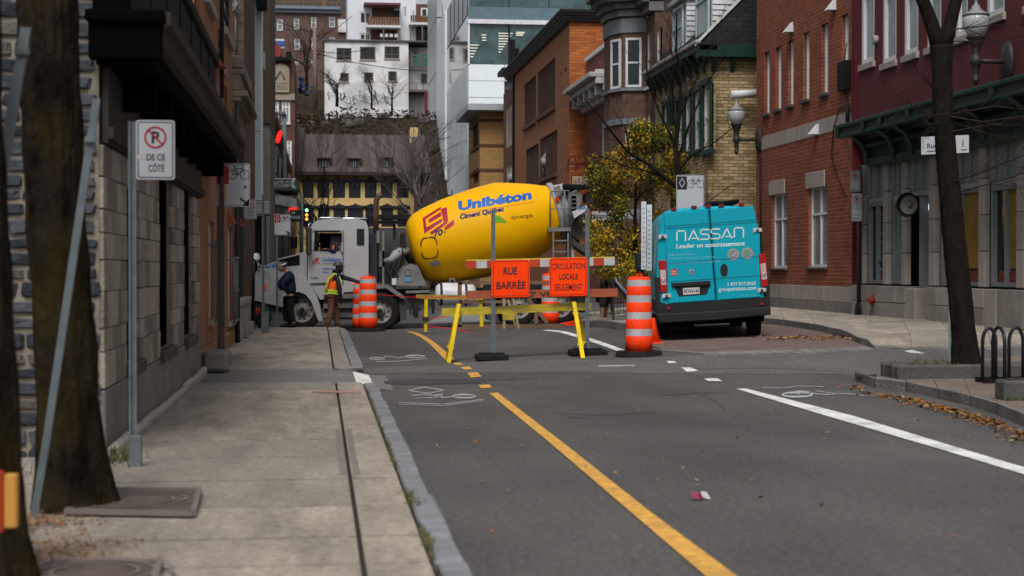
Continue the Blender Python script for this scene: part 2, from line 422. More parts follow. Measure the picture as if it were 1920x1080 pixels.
def slab(pts, h0, h1, parent, m, name='slab', step=.6):
    """paving piece: draped top at h1, skirt down to h0"""
    mb = drape(pts, h1, step); n = len(pts)
    f1 = (lambda x, y: h1(x, y)) if callable(h1) else (lambda x, y: h1)
    for k in range(n):
        a = pts[k]; b = pts[(k+1)%n]; N = max(1, int(sqrt((a[0]-b[0])**2+(a[1]-b[1])**2)/step))
        for i in range(N):
            p = (a[0]+(b[0]-a[0])*i/N, a[1]+(b[1]-a[1])*i/N); q = (a[0]+(b[0]-a[0])*(i+1)/N, a[1]+(b[1]-a[1])*(i+1)/N)
            mb.face([(p[0],p[1],T(*p)+h0), (q[0],q[1],T(*q)+h0), (q[0],q[1],T(*q)+f1(*q)), (p[0],p[1],T(*p)+f1(*p))])
    return build(mb, name, m, parent)
def rect(x0, x1, y0, y1): return [(x0,y0),(x1,y0),(x1,y1),(x0,y1)]
# lighter raised crossing and patches
x_ = [gxy(*p) for p in ((640,700),(900,699),(1250,701),(1640,703),(1920,672),(1990,652),(1640,657),(1300,667),(1160,674),(950,677),(690,690),(640,690))]
build(drape(x_, .004, .4), 'crossing_pavement', asph2, kind='structure')
build(drape([gxy(*p) for p in ((830,588),(935,586),(940,596),(905,612),(790,612))], .006, .4), 'concrete_road_patch', mat('pale_concrete_road', (.2,.2,.2), rough=.9, scale=2, dirt=.4, dirtc=(.2,.2,.2)), kind='structure')
# --- left sidewalk, near block
SW = .12
base = build(drape(rect(-2.6, .6, 3, 21.5), SW-.03, 1.0), 'sidewalk', joint, kind='structure')
Yj = [3.2,4.3,5.4,6.4,7.3,8.26,9.1,10.3,11.6,13.0,14.3,15.6,16.8,18.0,18.9,20.2,21.48]
for i, (a, b) in enumerate(zip(Yj, Yj[1:])):
    xl = -2.55 if a < 13.2 else -1.60
    g = .02; m1 = conc if (a < 10.3 or 13 < a < 20) else conc2
    slab(rect(xl, .208, a+g, b-g), 0, SW+random.uniform(-.003,.003), base, m1)
    slab(rect(.238, .565, a+g, b-g), 0, SW+random.uniform(-.003,.003), base, conc)
# dark strip beside joint (old saw cut patch)
build(drape(rect(.15,.2,11.8,15.2), SW+.0045, 1), 'joint_patch', mat('patch_grey', (.2,.18,.155), scale=4, dirt=.5, dirtc=(.14,.125,.11)), base)
build(drape(rect(.25,.3,11.8,15.2), SW+.0045, 1), 'joint_patch', mat('patch_grey', (.2,.18,.155), scale=4, dirt=.5, dirtc=(.14,.125,.11)), base)
build(drape([gxy(585,736,SW),gxy(585,733,SW),gxy(678,734,SW),gxy(678,738,SW)], SW+.005, 1), 'survey_mark', mat('pink_marking', (.38,.2,.16), var=.5, scale=25, dirt=.9, dirtc=(.27,.24,.2)), base)
kb = build(MB_ := drape(rect(.56, .74, 3, 21.5), .05, 1), 'kerb', joint, kind='structure')
ky = [735,751,761.5,774,781,790,807,825,848,861,879,927,976,1001,1048,1110,1190,1300]
kd = [FPX*(EYE-SW)/(y-503) for y in ky]; kd = [21.4,20.6]+kd
for a, b in zip(kd, kd[1:]):
    mb = MB(); z = SW-.005+random.uniform(-.012,.008); jx = random.uniform(-.012,.012)
    y0, y1 = b+.018, a-.018; x0, x1 = .605+jx, .765+jx
    mb.box(x0, x1, y0, y1, -.1, z, 0, .016)
    for k in range(len(mb.v)):
        v = mb.v[k]; n = noise_v = random.uniform(-.004,.004); mb.v[k] = (v[0]+n+(.02 if v[2] < 0 and v[0] > .7 else 0), v[1]+n, v[2]+n)
    build(mb, 'kerb_stone', gran, kb)
# grass in the kerb gap
gr = mat('grass_green', (.075,.095,.03), rough=.8, var=.5, scale=20); gr2 = mat('dead_grass', (.14,.1,.05), rough=.9, var=.4, scale=20)
def tufts(name, label, spots, n, h, mats=(gr, gr2), jit=.05):
    mb = MB()
    for (x, y, z, rx, ry) in spots:
        for _ in range(n):
            px = x+random.gauss(0, rx); py = y+random.gauss(0, ry); a = random.uniform(0, 2*pi); hh = h*random.uniform(.4, 1.2); l = random.uniform(.2, 1)*hh
            w_ = .004+h*.03; dx, dy = cos(a)*w_, sin(a)*w_; lx, ly = cos(a+1.3)*l, sin(a+1.3)*l; m = 0 if random.random() < .6 else 1
            mb.face([(px-dx,py-dy,z), (px+dx,py+dy,z), (px+lx*.5+dx*.6,py+ly*.5+dy*.6,z+hh*.7)], m)
            mb.face([(px-dx*.6+lx*.4,py+ly*.4,z+hh*.5), (px+dx*.6+lx*.4,py+ly*.4+dy*.5,z+hh*.5), (px+lx,py+ly,z+hh)], m)
    return build(mb, name, list(mats), label=label, cat='grass', kind='stuff')
sp = [(.585, FPX*1.52/(y-503), .1, .012, .22) for y in (735,752,768,785,805,830,850,870,1005,1030)]
tufts('kerb_grass', 'sparse grass growing in the gap between sidewalk slabs and granite kerb stones', sp+[(.6, 10.55, .1, .025, .22)]*3+[(.6, 9.0, .1, .02, .2)]*2, 60, .045)
tufts('wall_weeds', 'green weeds at the foot of the stone wall beside the no parking sign post', [(-1.75, 12.6, .1, .1, .15), (-1.55,12.9,.1,.06,.1), (-1.95,12.3,.1,.1,.2)], 90, .16)
# --- left sidewalk, far block
b2 = build(drape(rect(-1.75, .66, 24.4, 41.7), SW-.03, .6), 'sidewalk', joint, kind='structure')
Yk = [24.42,26.3,28.4,30.6,32.9,35.2,37.5,39.6,41.68]
for a, b in zip(Yk, Yk[1:]):
    slab(rect(-1.72, .2, a+.015, b-.015), 0, SW, b2, conc if random.random() < .6 else conc2)
    slab(rect(.235, .48, a+.015, b-.015), 0, SW, b2, conc2)
k2 = build(drape(rect(.48, .68, 24.5, 41.7), .05, .6), 'kerb', joint, kind='structure')
y = 24.8
pts = [(.1,24.36),(.38,24.42),(.55,24.6),(.62,25.0)]
L = [((.30,24.22),(.2,24.45)), ((.5,24.30),(.38,24.52)), ((.66,24.55),(.46,24.72)), ((.68,25.2),(.5,25.25))]
yy = 25.2
while yy < 41.5: yy = min(41.68, yy+random.uniform(.8,1.5)); L.append(((.68 if yy < 40 else .68-(yy-40)*.12, yy), (.5 if yy < 40 else .5-(yy-40)*.12, yy)))
for (o0, i0), (o1, i1) in zip(L, L[1:]): slab([i0, o0, (o1[0], o1[1]-.015), (i1[0], i1[1]-.015)], -.05, SW+.004, k2, gran, 'kerb_stone')
dwz = lambda x, y: .1*(1-sst(.35,.95,x))
build(drape(rect(-1.75,1.0,21.52,24.38), dwz, .2), 'driveway', mat('worn_driveway', (.17,.16,.15), rough=.92, var=.15, scale=2, bump=.3, dirt=.5, dirtc=(.12,.112,.105), grain=.3, gs=18), kind='structure')
build(drape(rect(.5,.74,21.6,24.1), lambda x, y: dwz(x,y)+.008, .1), 'kerb_crossing_stripe', white_p, kind='structure')
# --- markings
mk = MB()
def mark(pts, m, name, dz=.009):
    mb = drape([gxy(*p) for p in pts], dz, .3); return build(mb, name, m, kind='structure')
def strip(L, R, m, name, dz=.009):
    mb = MB(); P = [gxy(*p) for p in L]; Q = [gxy(*p) for p in R]
    for k in range(len(P)-1):
        d = sqrt((P[k][0]-P[k+1][0])**2+(P[k][1]-P[k+1][1])**2); N = max(1, int(d/.3))
        for i in range(N):
            c = []
            for (A, B), t in (((P[k],P[k+1]), i/N), ((Q[k],Q[k+1]), i/N), ((Q[k],Q[k+1]), (i+1)/N), ((P[k],P[k+1]), (i+1)/N)):
                x = A[0]+(B[0]-A[0])*t; y = A[1]+(B[1]-A[1])*t; c.append((x, y, T(x,y)+dz))
            mb.face(c)
    return build(mb, name, m, kind='structure')
strip([(917,738),(1030,831),(1180,960),(1320,1080),(1460,1205)], [(933,737),(1055,831),(1217,960),(1378,1080),(1540,1210)], yel_p, 'yellow_lane_line')
for q in (((897,723),(918,722),(922,728),(902,729)), ((876,700),(895,699),(903,707),(883,709)), ((864,689),(880,688),(886,693),(869,694)), ((850,681),(864,681),(869,685),(855,686))): mark(q, yel_p, 'yellow_lane_dash')
strip([(761,622),(772,625),(790,634),(806,646),(822,662),(836,677)], [(770,622),(783,625),(801,633),(818,645),(836,660),(855,677)], yel_p, 'yellow_lane_line')
strip([(1380,730),(1560,784),(1740,837),(1990,912)], [(1398,729.5),(1600,781),(1780,836),(1990,899)], white_p, 'white_lane_line')
strip([(1016,620),(1050,624),(1085,634),(1125,647),(1168,663)], [(1027,619),(1062,622.5),(1098,632),(1138,645),(1182,661)], white_p, 'white_lane_line')
for q in (((1250,678),(1264,678),(1270,681),(1254,682)), ((1278,690),(1295,690),(1310,696),(1288,698)), ((1320,711),(1345,710),(1354,716),(1328,715)), ((1695,659),(1710,657),(1735,664),(1705,662)), ((1218,659),(1240,660),(1235,662),(1222,662))): mark(q, white_p, 'white_lane_dash')
def gm(cx, cy, sx, sy, dz=.009):
    def f(u, v): g = G(cx+u*sx, cy-v*sy); return (g.x, g.y, g.z+dz)
    return f
def sym(parts, name='bicycle_marking', m=worn_p, dz=.009):
    mb = MB(); parts(mb); return build(mb, name, m, kind='structure')
def s1(mb):
    f = gm(800,733,1,1); line2(mb, f, [(-35,0),(-5,6),(32,0),(3,-6),(-35,0)], 1.7)
    f = gm(835,744,1,1)
    for k in (0,): ring(mb, f, 35, 0, 23, 4.5, 3, 18)
    line2(mb, f, [(12,-1),(-5,-3),(-15,1),(-40,3),(-62,1)], 1.5); line2(mb, f, [(-55,-4),(-15,-2),(-20,2),(-5,4)], 1.3); line2(mb, f, [(-2,-3),(-10,3)], 1.5)
    f = gm(830,756,1,1); line2(mb, f, [(-82,0),(0,-3),(76,6)], 1.2); line2(mb, f, [(-82,-3),(0,-6),(76,3)], 1.0)
sym(s1)
def s2(mb):
    f = gm(745,671,1,1); ring(mb, f, 33, 2, 19, 3.2, 2.2, 16); line2(mb, f, [(14,1),(0,-1),(-10,2),(-25,2)], 1.2); ring(mb, f, -38, -2, 15, 2.8, 2, 14); line2(mb, f, [(-40,-8),(5,-7),(55,-2)], 1.1)
sym(s2)
def s3(mb):
    f = gm(1495,741,1,1); ring(mb, f, 0, 0, 30, 6, 4, 20); line2(mb, f, [(0,0),(12,5),(40,1),(60,0)], 1.6); line2(mb, f, [(-2,7),(22,6)], 1.6); line2(mb, f, [(60,0),(90,2),(135,-3)], 1.1); line2(mb, f, [(-65,13),(-30,12),(0,16),(50,15)], 1.0); line2(mb, f, [(35,7),(75,1)], 1.2)
sym(s3)
sym(lambda mb: line2(mb, gm(1160,687,1,1), [(-38,-.5),(30,1)], 2.2), 'worn_stop_marking')
# cracks and patches in the asphalt
cr = MB()
for P in ([(1040,775),(1120,779),(1230,774)], [(1060,782),(1110,786)], [(1300,735),(1340,752),(1360,770)], [(1310,693),(1420,691),(1530,694)], [(740,711),(900,713),(1010,710)], [(1240,742),(1300,738),(1370,736)]):
    line2(cr, lambda u, v: (lambda g: (g.x, g.y, g.z+.008))(G(u, v)), [p for p in P], .55)
build(cr, 'asphalt_cracks', mat('crack_dark', (.05,.048,.047), rough=1, var=.3), kind='structure')
for P in (((700,715),(900,713),(900,719),(800,722),(700,720)),):
    mark(P, mat('oil_stain', (.05,.049,.05), rough=.8, var=.4, scale=9), 'oil_stain', .006)
# --- right kerb island with planter (near side of side street)
A = [(1603,712),(1640,727),(1700,735),(1760,748),(1820,762),(1870,778),(1925,802),(2010,840),(2120,900)]
B = [(1607,702),(1645,697),(1690,688),(1740,682),(1800,676),(1870,670),(1930,664),(2020,655),(2140,645)]
PA = [gxy(*p) for p in A]; PB = [gxy(*p, SW) for p in B]
isl = build(drape(PA+PB[::-1], SW-.03, .6), 'sidewalk', joint, kind='structure')
ki = build(drape(PA+[(p[0]+.1, p[1]+.05) for p in PA[::-1]], .03, .6), 'kerb', joint, kind='structure')
def lerp(a, b, t): return (a[0]+(b[0]-a[0])*t, a[1]+(b[1]-a[1])*t)
pave = mat('brown_paving', (.16,.125,.1), rough=.92, var=.2, scale=4, bump=.3, bscale=40, dirt=.5, dirtc=(.09,.075,.06))
def inset(P, g=.012):
    cx = sum(p[0] for p in P)/len(P); cy = sum(p[1] for p in P)/len(P)
    return [(p[0]+(cx-p[0])/max(.01, sqrt((p[0]-cx)**2+(p[1]-cy)**2))*g, p[1]+(cy-p[1])/max(.01, sqrt((p[0]-cx)**2+(p[1]-cy)**2))*g) for p in P]
for i in range(len(PA)-1):
    D = sqrt((PA[i][0]-PB[i][0])**2+(PA[i][1]-PB[i][1])**2); kw = .22/max(D, .3); kw2 = .22/max(.3, sqrt((PA[i+1][0]-PB[i+1][0])**2+(PA[i+1][1]-PB[i+1][1])**2))
    slab(inset([PA[i], PA[i+1], lerp(PA[i+1], PB[i+1], min(.5,kw2)), lerp(PA[i], PB[i], min(.5,kw))]), -.05, SW+.01, ki, kerbc, 'kerb_stone', .3)
    n = 3
    for k in range(n):
        a, b = kw+(1-kw)*k/n, kw+(1-kw)*(k+1)/n; a2, b2_ = kw2+(1-kw2)*k/n, kw2+(1-kw2)*(k+1)/n
        if min(D, 9) < .8: continue
        slab(inset([lerp(PA[i],PB[i],a), lerp(PA[i+1],PB[i+1],a2), lerp(PA[i+1],PB[i+1],b2_), lerp(PA[i],PB[i],b)]), -.02, SW, isl, pave, 'slab', .5)
# --- sidewalk in front of the brick and storefront buildings
A = [(1425,606),(1470,611),(1530,620),(1580,632),(1612,645),(1640,654),(1710,657),(1790,659),(1860,657),(1935,652),(2050,646)]
HK = [.13,.13,.13,.13,.1,.03,.015,.015,.015,.015,.015]
PA = [gxy(*p) for p in A]; uB = [PX(x, 600, 12.4).y for x in (1428,1462,1505,1545,1580,1620,1690,1760,1840,1930,2060)]; PB = [(12.4, u) for u in uB]
def hh(x, y):
    d = min(range(len(PA)), key=lambda i: (PA[i][0]-x)**2+(PA[i][1]-y)**2); e = sqrt((PA[d][0]-x)**2+(PA[d][1]-y)**2)
    return HK[d]+(SW-HK[d])*min(1, e/2.0)
fs_ = build(drape(PA+PB[::-1], -.01, .6), 'sidewalk', joint, kind='structure')
kf = build(drape([p for p in PA]+[(p[0]+.1, p[1]+.05) for p in PA[::-1]], -.02, .6), 'kerb', joint, kind='structure')
for i in range(len(PA)-1):
    D = [max(.4, sqrt((PA[j][0]-PB[j][0])**2+(PA[j][1]-PB[j][1])**2)) for j in (i, i+1)]; k0, k1 = .2/D[0], .2/D[1]
    slab(inset([PA[i], PA[i+1], lerp(PA[i+1],PB[i+1],k1), lerp(PA[i],PB[i],k0)], .01), -.06, hh, kf, kerbc, 'kerb_stone', .3)
    for k in range(3):
        a, b = k0+(1-k0)*k/3, k0+(1-k0)*(k+1)/3; c, d = k1+(1-k1)*k/3, k1+(1-k1)*(k+1)/3
        slab(inset([lerp(PA[i],PB[i],a), lerp(PA[i+1],PB[i+1],c), lerp(PA[i+1],PB[i+1],d), lerp(PA[i],PB[i],b)]), -.05, hh, fs_, conc if (i+k) % 3 else conc2, 'slab', .5)
# parking bay of red pavers under the van
bay = [gxy(*p) for p in ((1180,632),(1290,618),(1425,607),(1470,612),(1530,621),(1580,633),(1612,646),(1636,656),(1560,661),(1440,663),(1320,663),(1240,656))]
build(drape(bay, .012, .4), 'parking_bay', brick('red_pavers', (.16,.105,.095), (.2,.15,.135), (.06,.05,.045), bw=.2, bh=.1, ms=.008, horiz=True), kind='structure')
eg = build(MB(), 'bay_edging', gran, kind='structure')
E = [gxy(*p) for p in ((1190,652),(1240,659),(1320,665.5),(1400,665),(1480,664),(1560,662.5),(1640,657))]
for a, b in zip(E, E[1:]):
    for k in range(3):
        p, q = lerp(a, b, k/3+.01), lerp(a, b, (k+1)/3-.01); slab([p, q, (q[0], q[1]+.45), (p[0], p[1]+.45)], -.02, .02, eg, kerbc, 'edge_stone')
# far right sidewalk beyond the van
PA = [gxy(*p) for p in ((1085,612),(1115,614),(1150,618),(1185,623),(1235,627),(1300,620))]; PB = [(p[0]+1.5, 47.5+k*.3) for k, p in enumerate(PA)]
fr_ = build(drape(PA+[(PA[-1][0]+2.5,48),(PA[0][0]+.2,48)], .02, .8), 'sidewalk', joint, kind='structure')
for i in range(len(PA)-1):
    slab(inset([PA[i], PA[i+1], lerp(PA[i+1],PB[i+1],.06), lerp(PA[i],PB[i],.06)], .01), -.05, .17, fr_, kerbc, 'kerb_stone')
    for k in range(3): slab(inset([lerp(PA[i],PB[i],.06+.31*k), lerp(PA[i+1],PB[i+1],.06+.31*k), lerp(PA[i+1],PB[i+1],.37+.31*k), lerp(PA[i],PB[i],.37+.31*k)], .01), -.05, .16, fr_, conc2, 'slab')
# fallen leaves
lf = [mat('leaf_orange', (.26,.1,.025), var=.4, scale=30), mat('leaf_brown', (.16,.085,.035), var=.4, scale=30), mat('leaf_pale', (.33,.22,.1), var=.3, scale=30)]
def leaves(name, label, gen, n, s=.05, cat='fallen leaves'):
    mb = MB()
    for _ in range(n):
        x, y, z = gen(); a = random.uniform(0, 6.3); q = s*random.uniform(.5, 1.3); t1, t2 = random.uniform(-.5,.5), random.uniform(0,.6); m = random.choice((0,0,1,1,2))
        u = Vector((cos(a), sin(a), t1))*q; v = Vector((-sin(a), cos(a), t2))*q*.6; c = Vector((x, y, z+q*.35))
        mb.face([c-u, c-v*.8+u*.1, c+u, c+v], m); mb.face([c-u*.5+v*.5, c+u*.2+v*1.2, c+u*.6], m)
    return build(mb, name, lf, label=label, cat=cat, kind='stuff')
LK = [gxy(*p) for p in ((1590,724),(1640,741),(1700,750),(1760,765),(1820,782),(1870,798),(1925,826),(2010,868))]
def g1():
    k = min(len(LK)-2, int(abs(random.gauss(3.6,1.6)))); t = random.random(); p = lerp(LK[k], LK[k+1], t)
    x = p[0]-abs(random.gauss(0,.13))+.06; y = p[1]-abs(random.gauss(0,.1))+.03; return x, y, T(x,y)+random.uniform(.0,.03)
leaves('fallen_leaves', 'heap of orange and brown leaves in the gutter along the near right kerb', g1, 1100, .032)
def g2():
    p = G(random.uniform(760,1900), random.triangular(700,1060,720)); return p.x, p.y, p.z+.01
leaves('scattered_leaves', 'single brown leaves scattered over the asphalt road', g2, 110, .024)
def g3():
    q = random.random(); y = random.gauss(9.75,.22) if q < .5 else random.gauss(8.7,.25); x = random.gauss(-1.75,.2) if q < .5 else random.gauss(-1.5,.25); return x, y, SW+random.uniform(.005,.02)
leaves('wood_chips', 'orange brown wood chips and leaves spilled around the tree grates', g3, 1700, .015, 'wood chips')
def g4():
    p = gxy(random.uniform(1450,1600), 0+random.uniform(634,640)); x = p[0]+random.gauss(0,.2); y = p[1]+random.gauss(0,.2); return x, y, T(x,y)+.03
leaves('fallen_leaves', 'thin line of brown leaves along the kerb to the right of the van', g4, 160, .045)
# ================================================================ BUILDINGS
RB = brick('red_brick', (.25,.07,.035), (.17,.045,.024), (.3,.15,.11), bw=.3, bh=.095, ms=.008)
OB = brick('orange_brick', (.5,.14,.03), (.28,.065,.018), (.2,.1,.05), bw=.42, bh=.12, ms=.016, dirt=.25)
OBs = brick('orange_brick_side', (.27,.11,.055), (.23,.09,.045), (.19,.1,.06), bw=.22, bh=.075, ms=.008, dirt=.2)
LB = brick('left_orange_brick', (.36,.15,.07), (.28,.11,.05), (.24,.16,.1), bw=.22, bh=.075, ms=.008, dirt=.3)
BB = brick('beige_brick', (.45,.35,.19), (.19,.13,.055), (.13,.09,.045), bw=.3, bh=.095, ms=.011, dirt=.35)
YB = brick('yellow_brick', (.38,.22,.08), (.29,.165,.06), (.24,.16,.08), bw=.3, bh=.09, ms=.009, dirt=.25)
DB = brick('dark_brown_brick', (.13,.065,.04), (.07,.04,.028), (.12,.09,.07), bw=.22, bh=.075, ms=.01)
FB = brick('far_brown_brick', (.13,.08,.062), (.1,.062,.05), (.12,.09,.075), bw=.3, bh=.1, ms=.01, dirt=.3)
lst = mat('light_stone', (.33,.29,.26), rough=.85, var=.1, scale=3, bump=.15, dirt=.4, dirtc=(.2,.175,.155))
gst = mat('grey_stone_block', (.27,.245,.22), rough=.9, var=.16, scale=2.5, bump=.35, bscale=30, dirt=.6, dirtc=(.14,.125,.11))
dst = mat('dark_sill_stone', (.08,.07,.07), rough=.85)
wht = mat('white_frame_paint', (.6,.62,.63), rough=.5, var=.05, dirt=.25, dirtc=(.4,.4,.4))
win = glassm('window_glass'); winl = glassm('window_with_curtain', (.2,.23,.24), rough=.15, var=.35)
winp = mat('pale_blind', (.48,.54,.52), rough=.35, var=.08)
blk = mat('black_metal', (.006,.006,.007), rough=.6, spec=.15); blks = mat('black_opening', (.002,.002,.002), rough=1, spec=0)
cast = mat('cast_iron', (.03,.026,.026), rough=.5, var=.3, scale=12, bump=.1)
galv = mat('galvanised_steel', (.14,.165,.18), rough=.5, var=.2, scale=9, metal=.2, dirt=.4, dirtc=(.08,.09,.095))
grn = mat('dark_green_paint', (.006,.036,.024), rough=.5, var=.2); grg = mat('grey_green_panel', (.02,.034,.03), rough=.6, var=.2)
mar = mat('maroon_render', (.105,.026,.027), rough=.8, var=.1, scale=1.0, bump=.1, bscale=60, dirt=.35, dirtc=(.075,.022,.022), stretch=(1,1,.25))
red2 = mat('dark_red_board', (.085,.006,.008), rough=.6)
gry = mat('grey_panel_paint', (.16,.18,.18), rough=.7, var=.12)
concd = mat('plinth_concrete', (.2,.185,.165), rough=.95, var=.25, scale=2, bump=.4, bscale=20, dirt=.7, dirtc=(.09,.085,.075))
Z0 = -.3
# ---- red brick building on the right
F = RX(12.0); u0 = F.px(1600, 400)[0]; u1 = F.px(1418, 400)[0]
B1 = thing('brick_building', 'red brick building with white sash windows and light stone band behind the teal van', 'building', (12, (u0+u1)/2, .4))
gw = [F.rect(1447,1476,363,503), F.rect(1516,1551,349,501)]
uw = [F.rect(1433,1443,97,213), F.rect(1454,1465,88,205), F.rect(1477,1488,75,197), F.rect(1506,1518,60,187), F.rect(1540,1553,44,175), F.rect(1578,1591,26,160)]
zb0, zb1 = F.px(1510,260)[1], F.px(1510,233)[1]; zp1 = F.px(1510,535)[1]; zp0 = F.px(1510,562)[1]
mb = MB(); wall(mb, F, u0, u1, zp1, 13.5, gw+uw, .17); build(mb, 'wall', RB, B1)
mb = MB(); F.box(mb, u0, u1, Z0, zp0-.003, .03, -6); build(mb, 'plinth', concd, B1)
n = 16
for k in range(n):
    a, b = u0+(u1-u0)*k/n, u0+(u1-u0)*(k+1)/n
    mb = MB(); F.box(mb, a+.004, b-.004, zp0, zp1-.002, .02, -.2, b=.008); build(mb, 'stone_panel', lst, B1)
    mb = MB(); F.box(mb, a+.003, b-.003, zb0, zb1, .014, -.1, b=.006); build(mb, 'stone_panel', lst, B1)
for r in gw:
    window(F, B1, r, wht, winl, d=.12, fw=.07, cols=2, rails=(.66,), sill=dst, sillh=.06)
for x0, x1, y0, y1 in ((1443,1472,338,365),(1512,1547,322,352)):
    r = F.rect(x0, x1, y0, y1); mb = MB(); F.box(mb, *r, .03, -.05, b=.01); build(mb, 'lintel', lst, B1)
for r in uw: window(F, B1, r, wht, winp, d=.14, fw=.04, rails=(), sill=dst, sillh=.08)
for x, y in ((1485,52),(1565,10),(1533,243)):
    u, z = F.px(x, y); mb = MB()
    mb.mesh([F.p(u-.13,z-.12,0), F.p(u+.13,z-.12,0), F.p(u+.13,z-.12,.22), F.p(u-.13,z-.12,.22), F.p(u-.13,z+.14,.01), F.p(u+.13,z+.14,.01)], [(0,1,2,3),(3,2,5,4),(1,5,2),(0,3,4),(0,4,5,1)])
    build(mb, 'vent_hood', wht, B1)
r = F.rect(1582,1596,115,170); mb = MB(); F.box(mb, *r, .16, 0, b=.02); build(mb, 'junction_box', blk, B1)
mb = MB()
def fp(x, y, n=.05): u, z = F.px(x, y); return F.p(u, z, n)
mb.tube([fp(1592,80), fp(1587,115)], .012, 5); mb.tube([fp(1588,170), fp(1594,195), fp(1600,210)], .015, 5); mb.tube([fp(1597,200), fp(1578,203), fp(1567,240), fp(1563,290), fp(1570,320), fp(1590,370)], .014, 5); mb.tube([fp(1594,195,.06), fp(1594,240,.06)], .05, 6)
build(mb, 'cable', blk, B1); mb = MB(); mb.tube([fp(1429,290), fp(1430,520)], .025, 5); build(mb, 'cable', blk, B1)
mb = MB(); r = F.rect(1590,1603,300,590); F.box(mb, r[0], r[1], Z0, r[3], .0, -.5); 
# ---- maroon building with green cornice and storefront
v0, v1 = F.px(2060,400)[0], u0
B2 = thing('storefront_building', 'maroon rendered building over a grey stone storefront with dark green cornice', 'building', (12, (v0+v1)/2, .5))
zc = F.px(1650,303)[1]; zt = PX(1640,236,12).z
uws = [F.rect(1615,1640,-25,118), F.rect(1655,1681,-25,116), F.rect(1695,1722,-25,101), F.rect(1738,1765,-30,86), F.rect(1791,1815,-40,68), F.rect(1850,1884,-50,29), F.rect(1925,1960,-60,5)]
mb = MB(); wall(mb, F, v0, v1-.25, zt-.2, 13.6, uws, .16); build(mb, 'wall', mar, B2)
mb = MB(); F.box(mb, v1-.25, v1, zt-.2, 13.8, .05, -.3); F.box(mb, v1-.02, v1-.001, Z0, zt, .03, -.3); build(mb, 'corner_board', red2, B2)
for r in uws: window(F, B2, r, wht, winl, d=.1, fw=.11, rails=(), sill=lst, sillh=.14, sillo=.06, ft=.08)
u, z = F.px(1645,75); mb = MB(); mb.lathe([(0,.1),(.08,.1),(.1,.07)], F.p(u,z,.001), (-1,0,0), 14); build(mb, 'wall_vent', lst, B2)
# cornice: fascia, sloping soffit panels, brackets
PR = .75; ce = PX(1571,248,12-PR).y; zT = PX(1640,224,12-PR).z; zB = PX(1640,238,12-PR).z
mb = MB()
mb.prism([(PR,zB),(PR,zT),(0,zT+.1),(0,zc),(.05,zc),(.07,zB-.12),(.2,zB-.05),(.22,zB),(PR-.08,zB)], lambda n, z: F.p(v0,z,n), lambda n, z: F.p(ce,z,n)); build(mb, 'cornice', grg, B2)
mb = MB(); F.box(mb, v0, ce+.05, zT, zT+.09, PR+.06, 0, b=.02); F.box(mb, v0, ce+.03, zB-.05, zB+.02, PR+.03, PR-.1); F.box(mb, v0, ce, zc-.08, zc+.1, .12, -.02, b=.02); F.box(mb, v0, ce-.05, zc+.32, zc+.4, .2, .05); build(mb, 'cornice_trim', grn, B2)
ub = [ce-.05]; 
for x in (1620,1652,1704,1780,1862,1935): ub.append(PX(x,240,12-PR).y)
for u in ub:
    mb = MB(); P = [(0,zc-.02),(.14,zc-.02),(.16,zc+.2),(.26,zc+.42),(.5,zc+.58),(PR+.03,zc+.75),(PR+.05,zB),(PR+.05,zT+.02),(0,zT+.02)]
    mb.prism(P, lambda n, z: F.p(u-.11,z,n), lambda n, z: F.p(u+.11,z,n)); build(mb, 'bracket', grn, B2)
# storefront
zs = F.px(1700,535)[1]; zbase = -.3
pil = [(1609,1621),(1655,1667),(1690,1702),(1741,1757),(1834,1850),(1905,1926)]
pu = [(F.px(b,400)[0], F.px(a,400)[0]) for a, b in pil]
for a, b in pu:
    zz = zs-.02; st = (zc-zs)/4
    for k in range(4):
        mb = MB(); F.box(mb, a+(b-a)*.3, b, zs+st*k+.006, zs+st*(k+1)-.006, .0, -.12, b=.012); build(mb, 'stone_block', gst if k % 2 else lst, B2)
mb = MB(); F.box(mb, v0, v1-.05, zbase, zc, -.5, -6); build(mb, 'inner_wall', mat('dark_interior', (.03,.028,.027)), B2)
bays = [(pu[1][1], pu[0][0], 375, 'w'), (pu[2][1], pu[1][0], 370, 'w'), (pu[3][1], pu[2][0], 361, 'd'), (pu[4][1], pu[3][0], 349, 'w'), (pu[5][1], pu[4][0], 341, 'w'), (v0, pu[5][0], 332, 'w')]
ylw = mat('yellow_hanging', (.2,.12,.015), rough=.6, var=.3, scale=1.5)
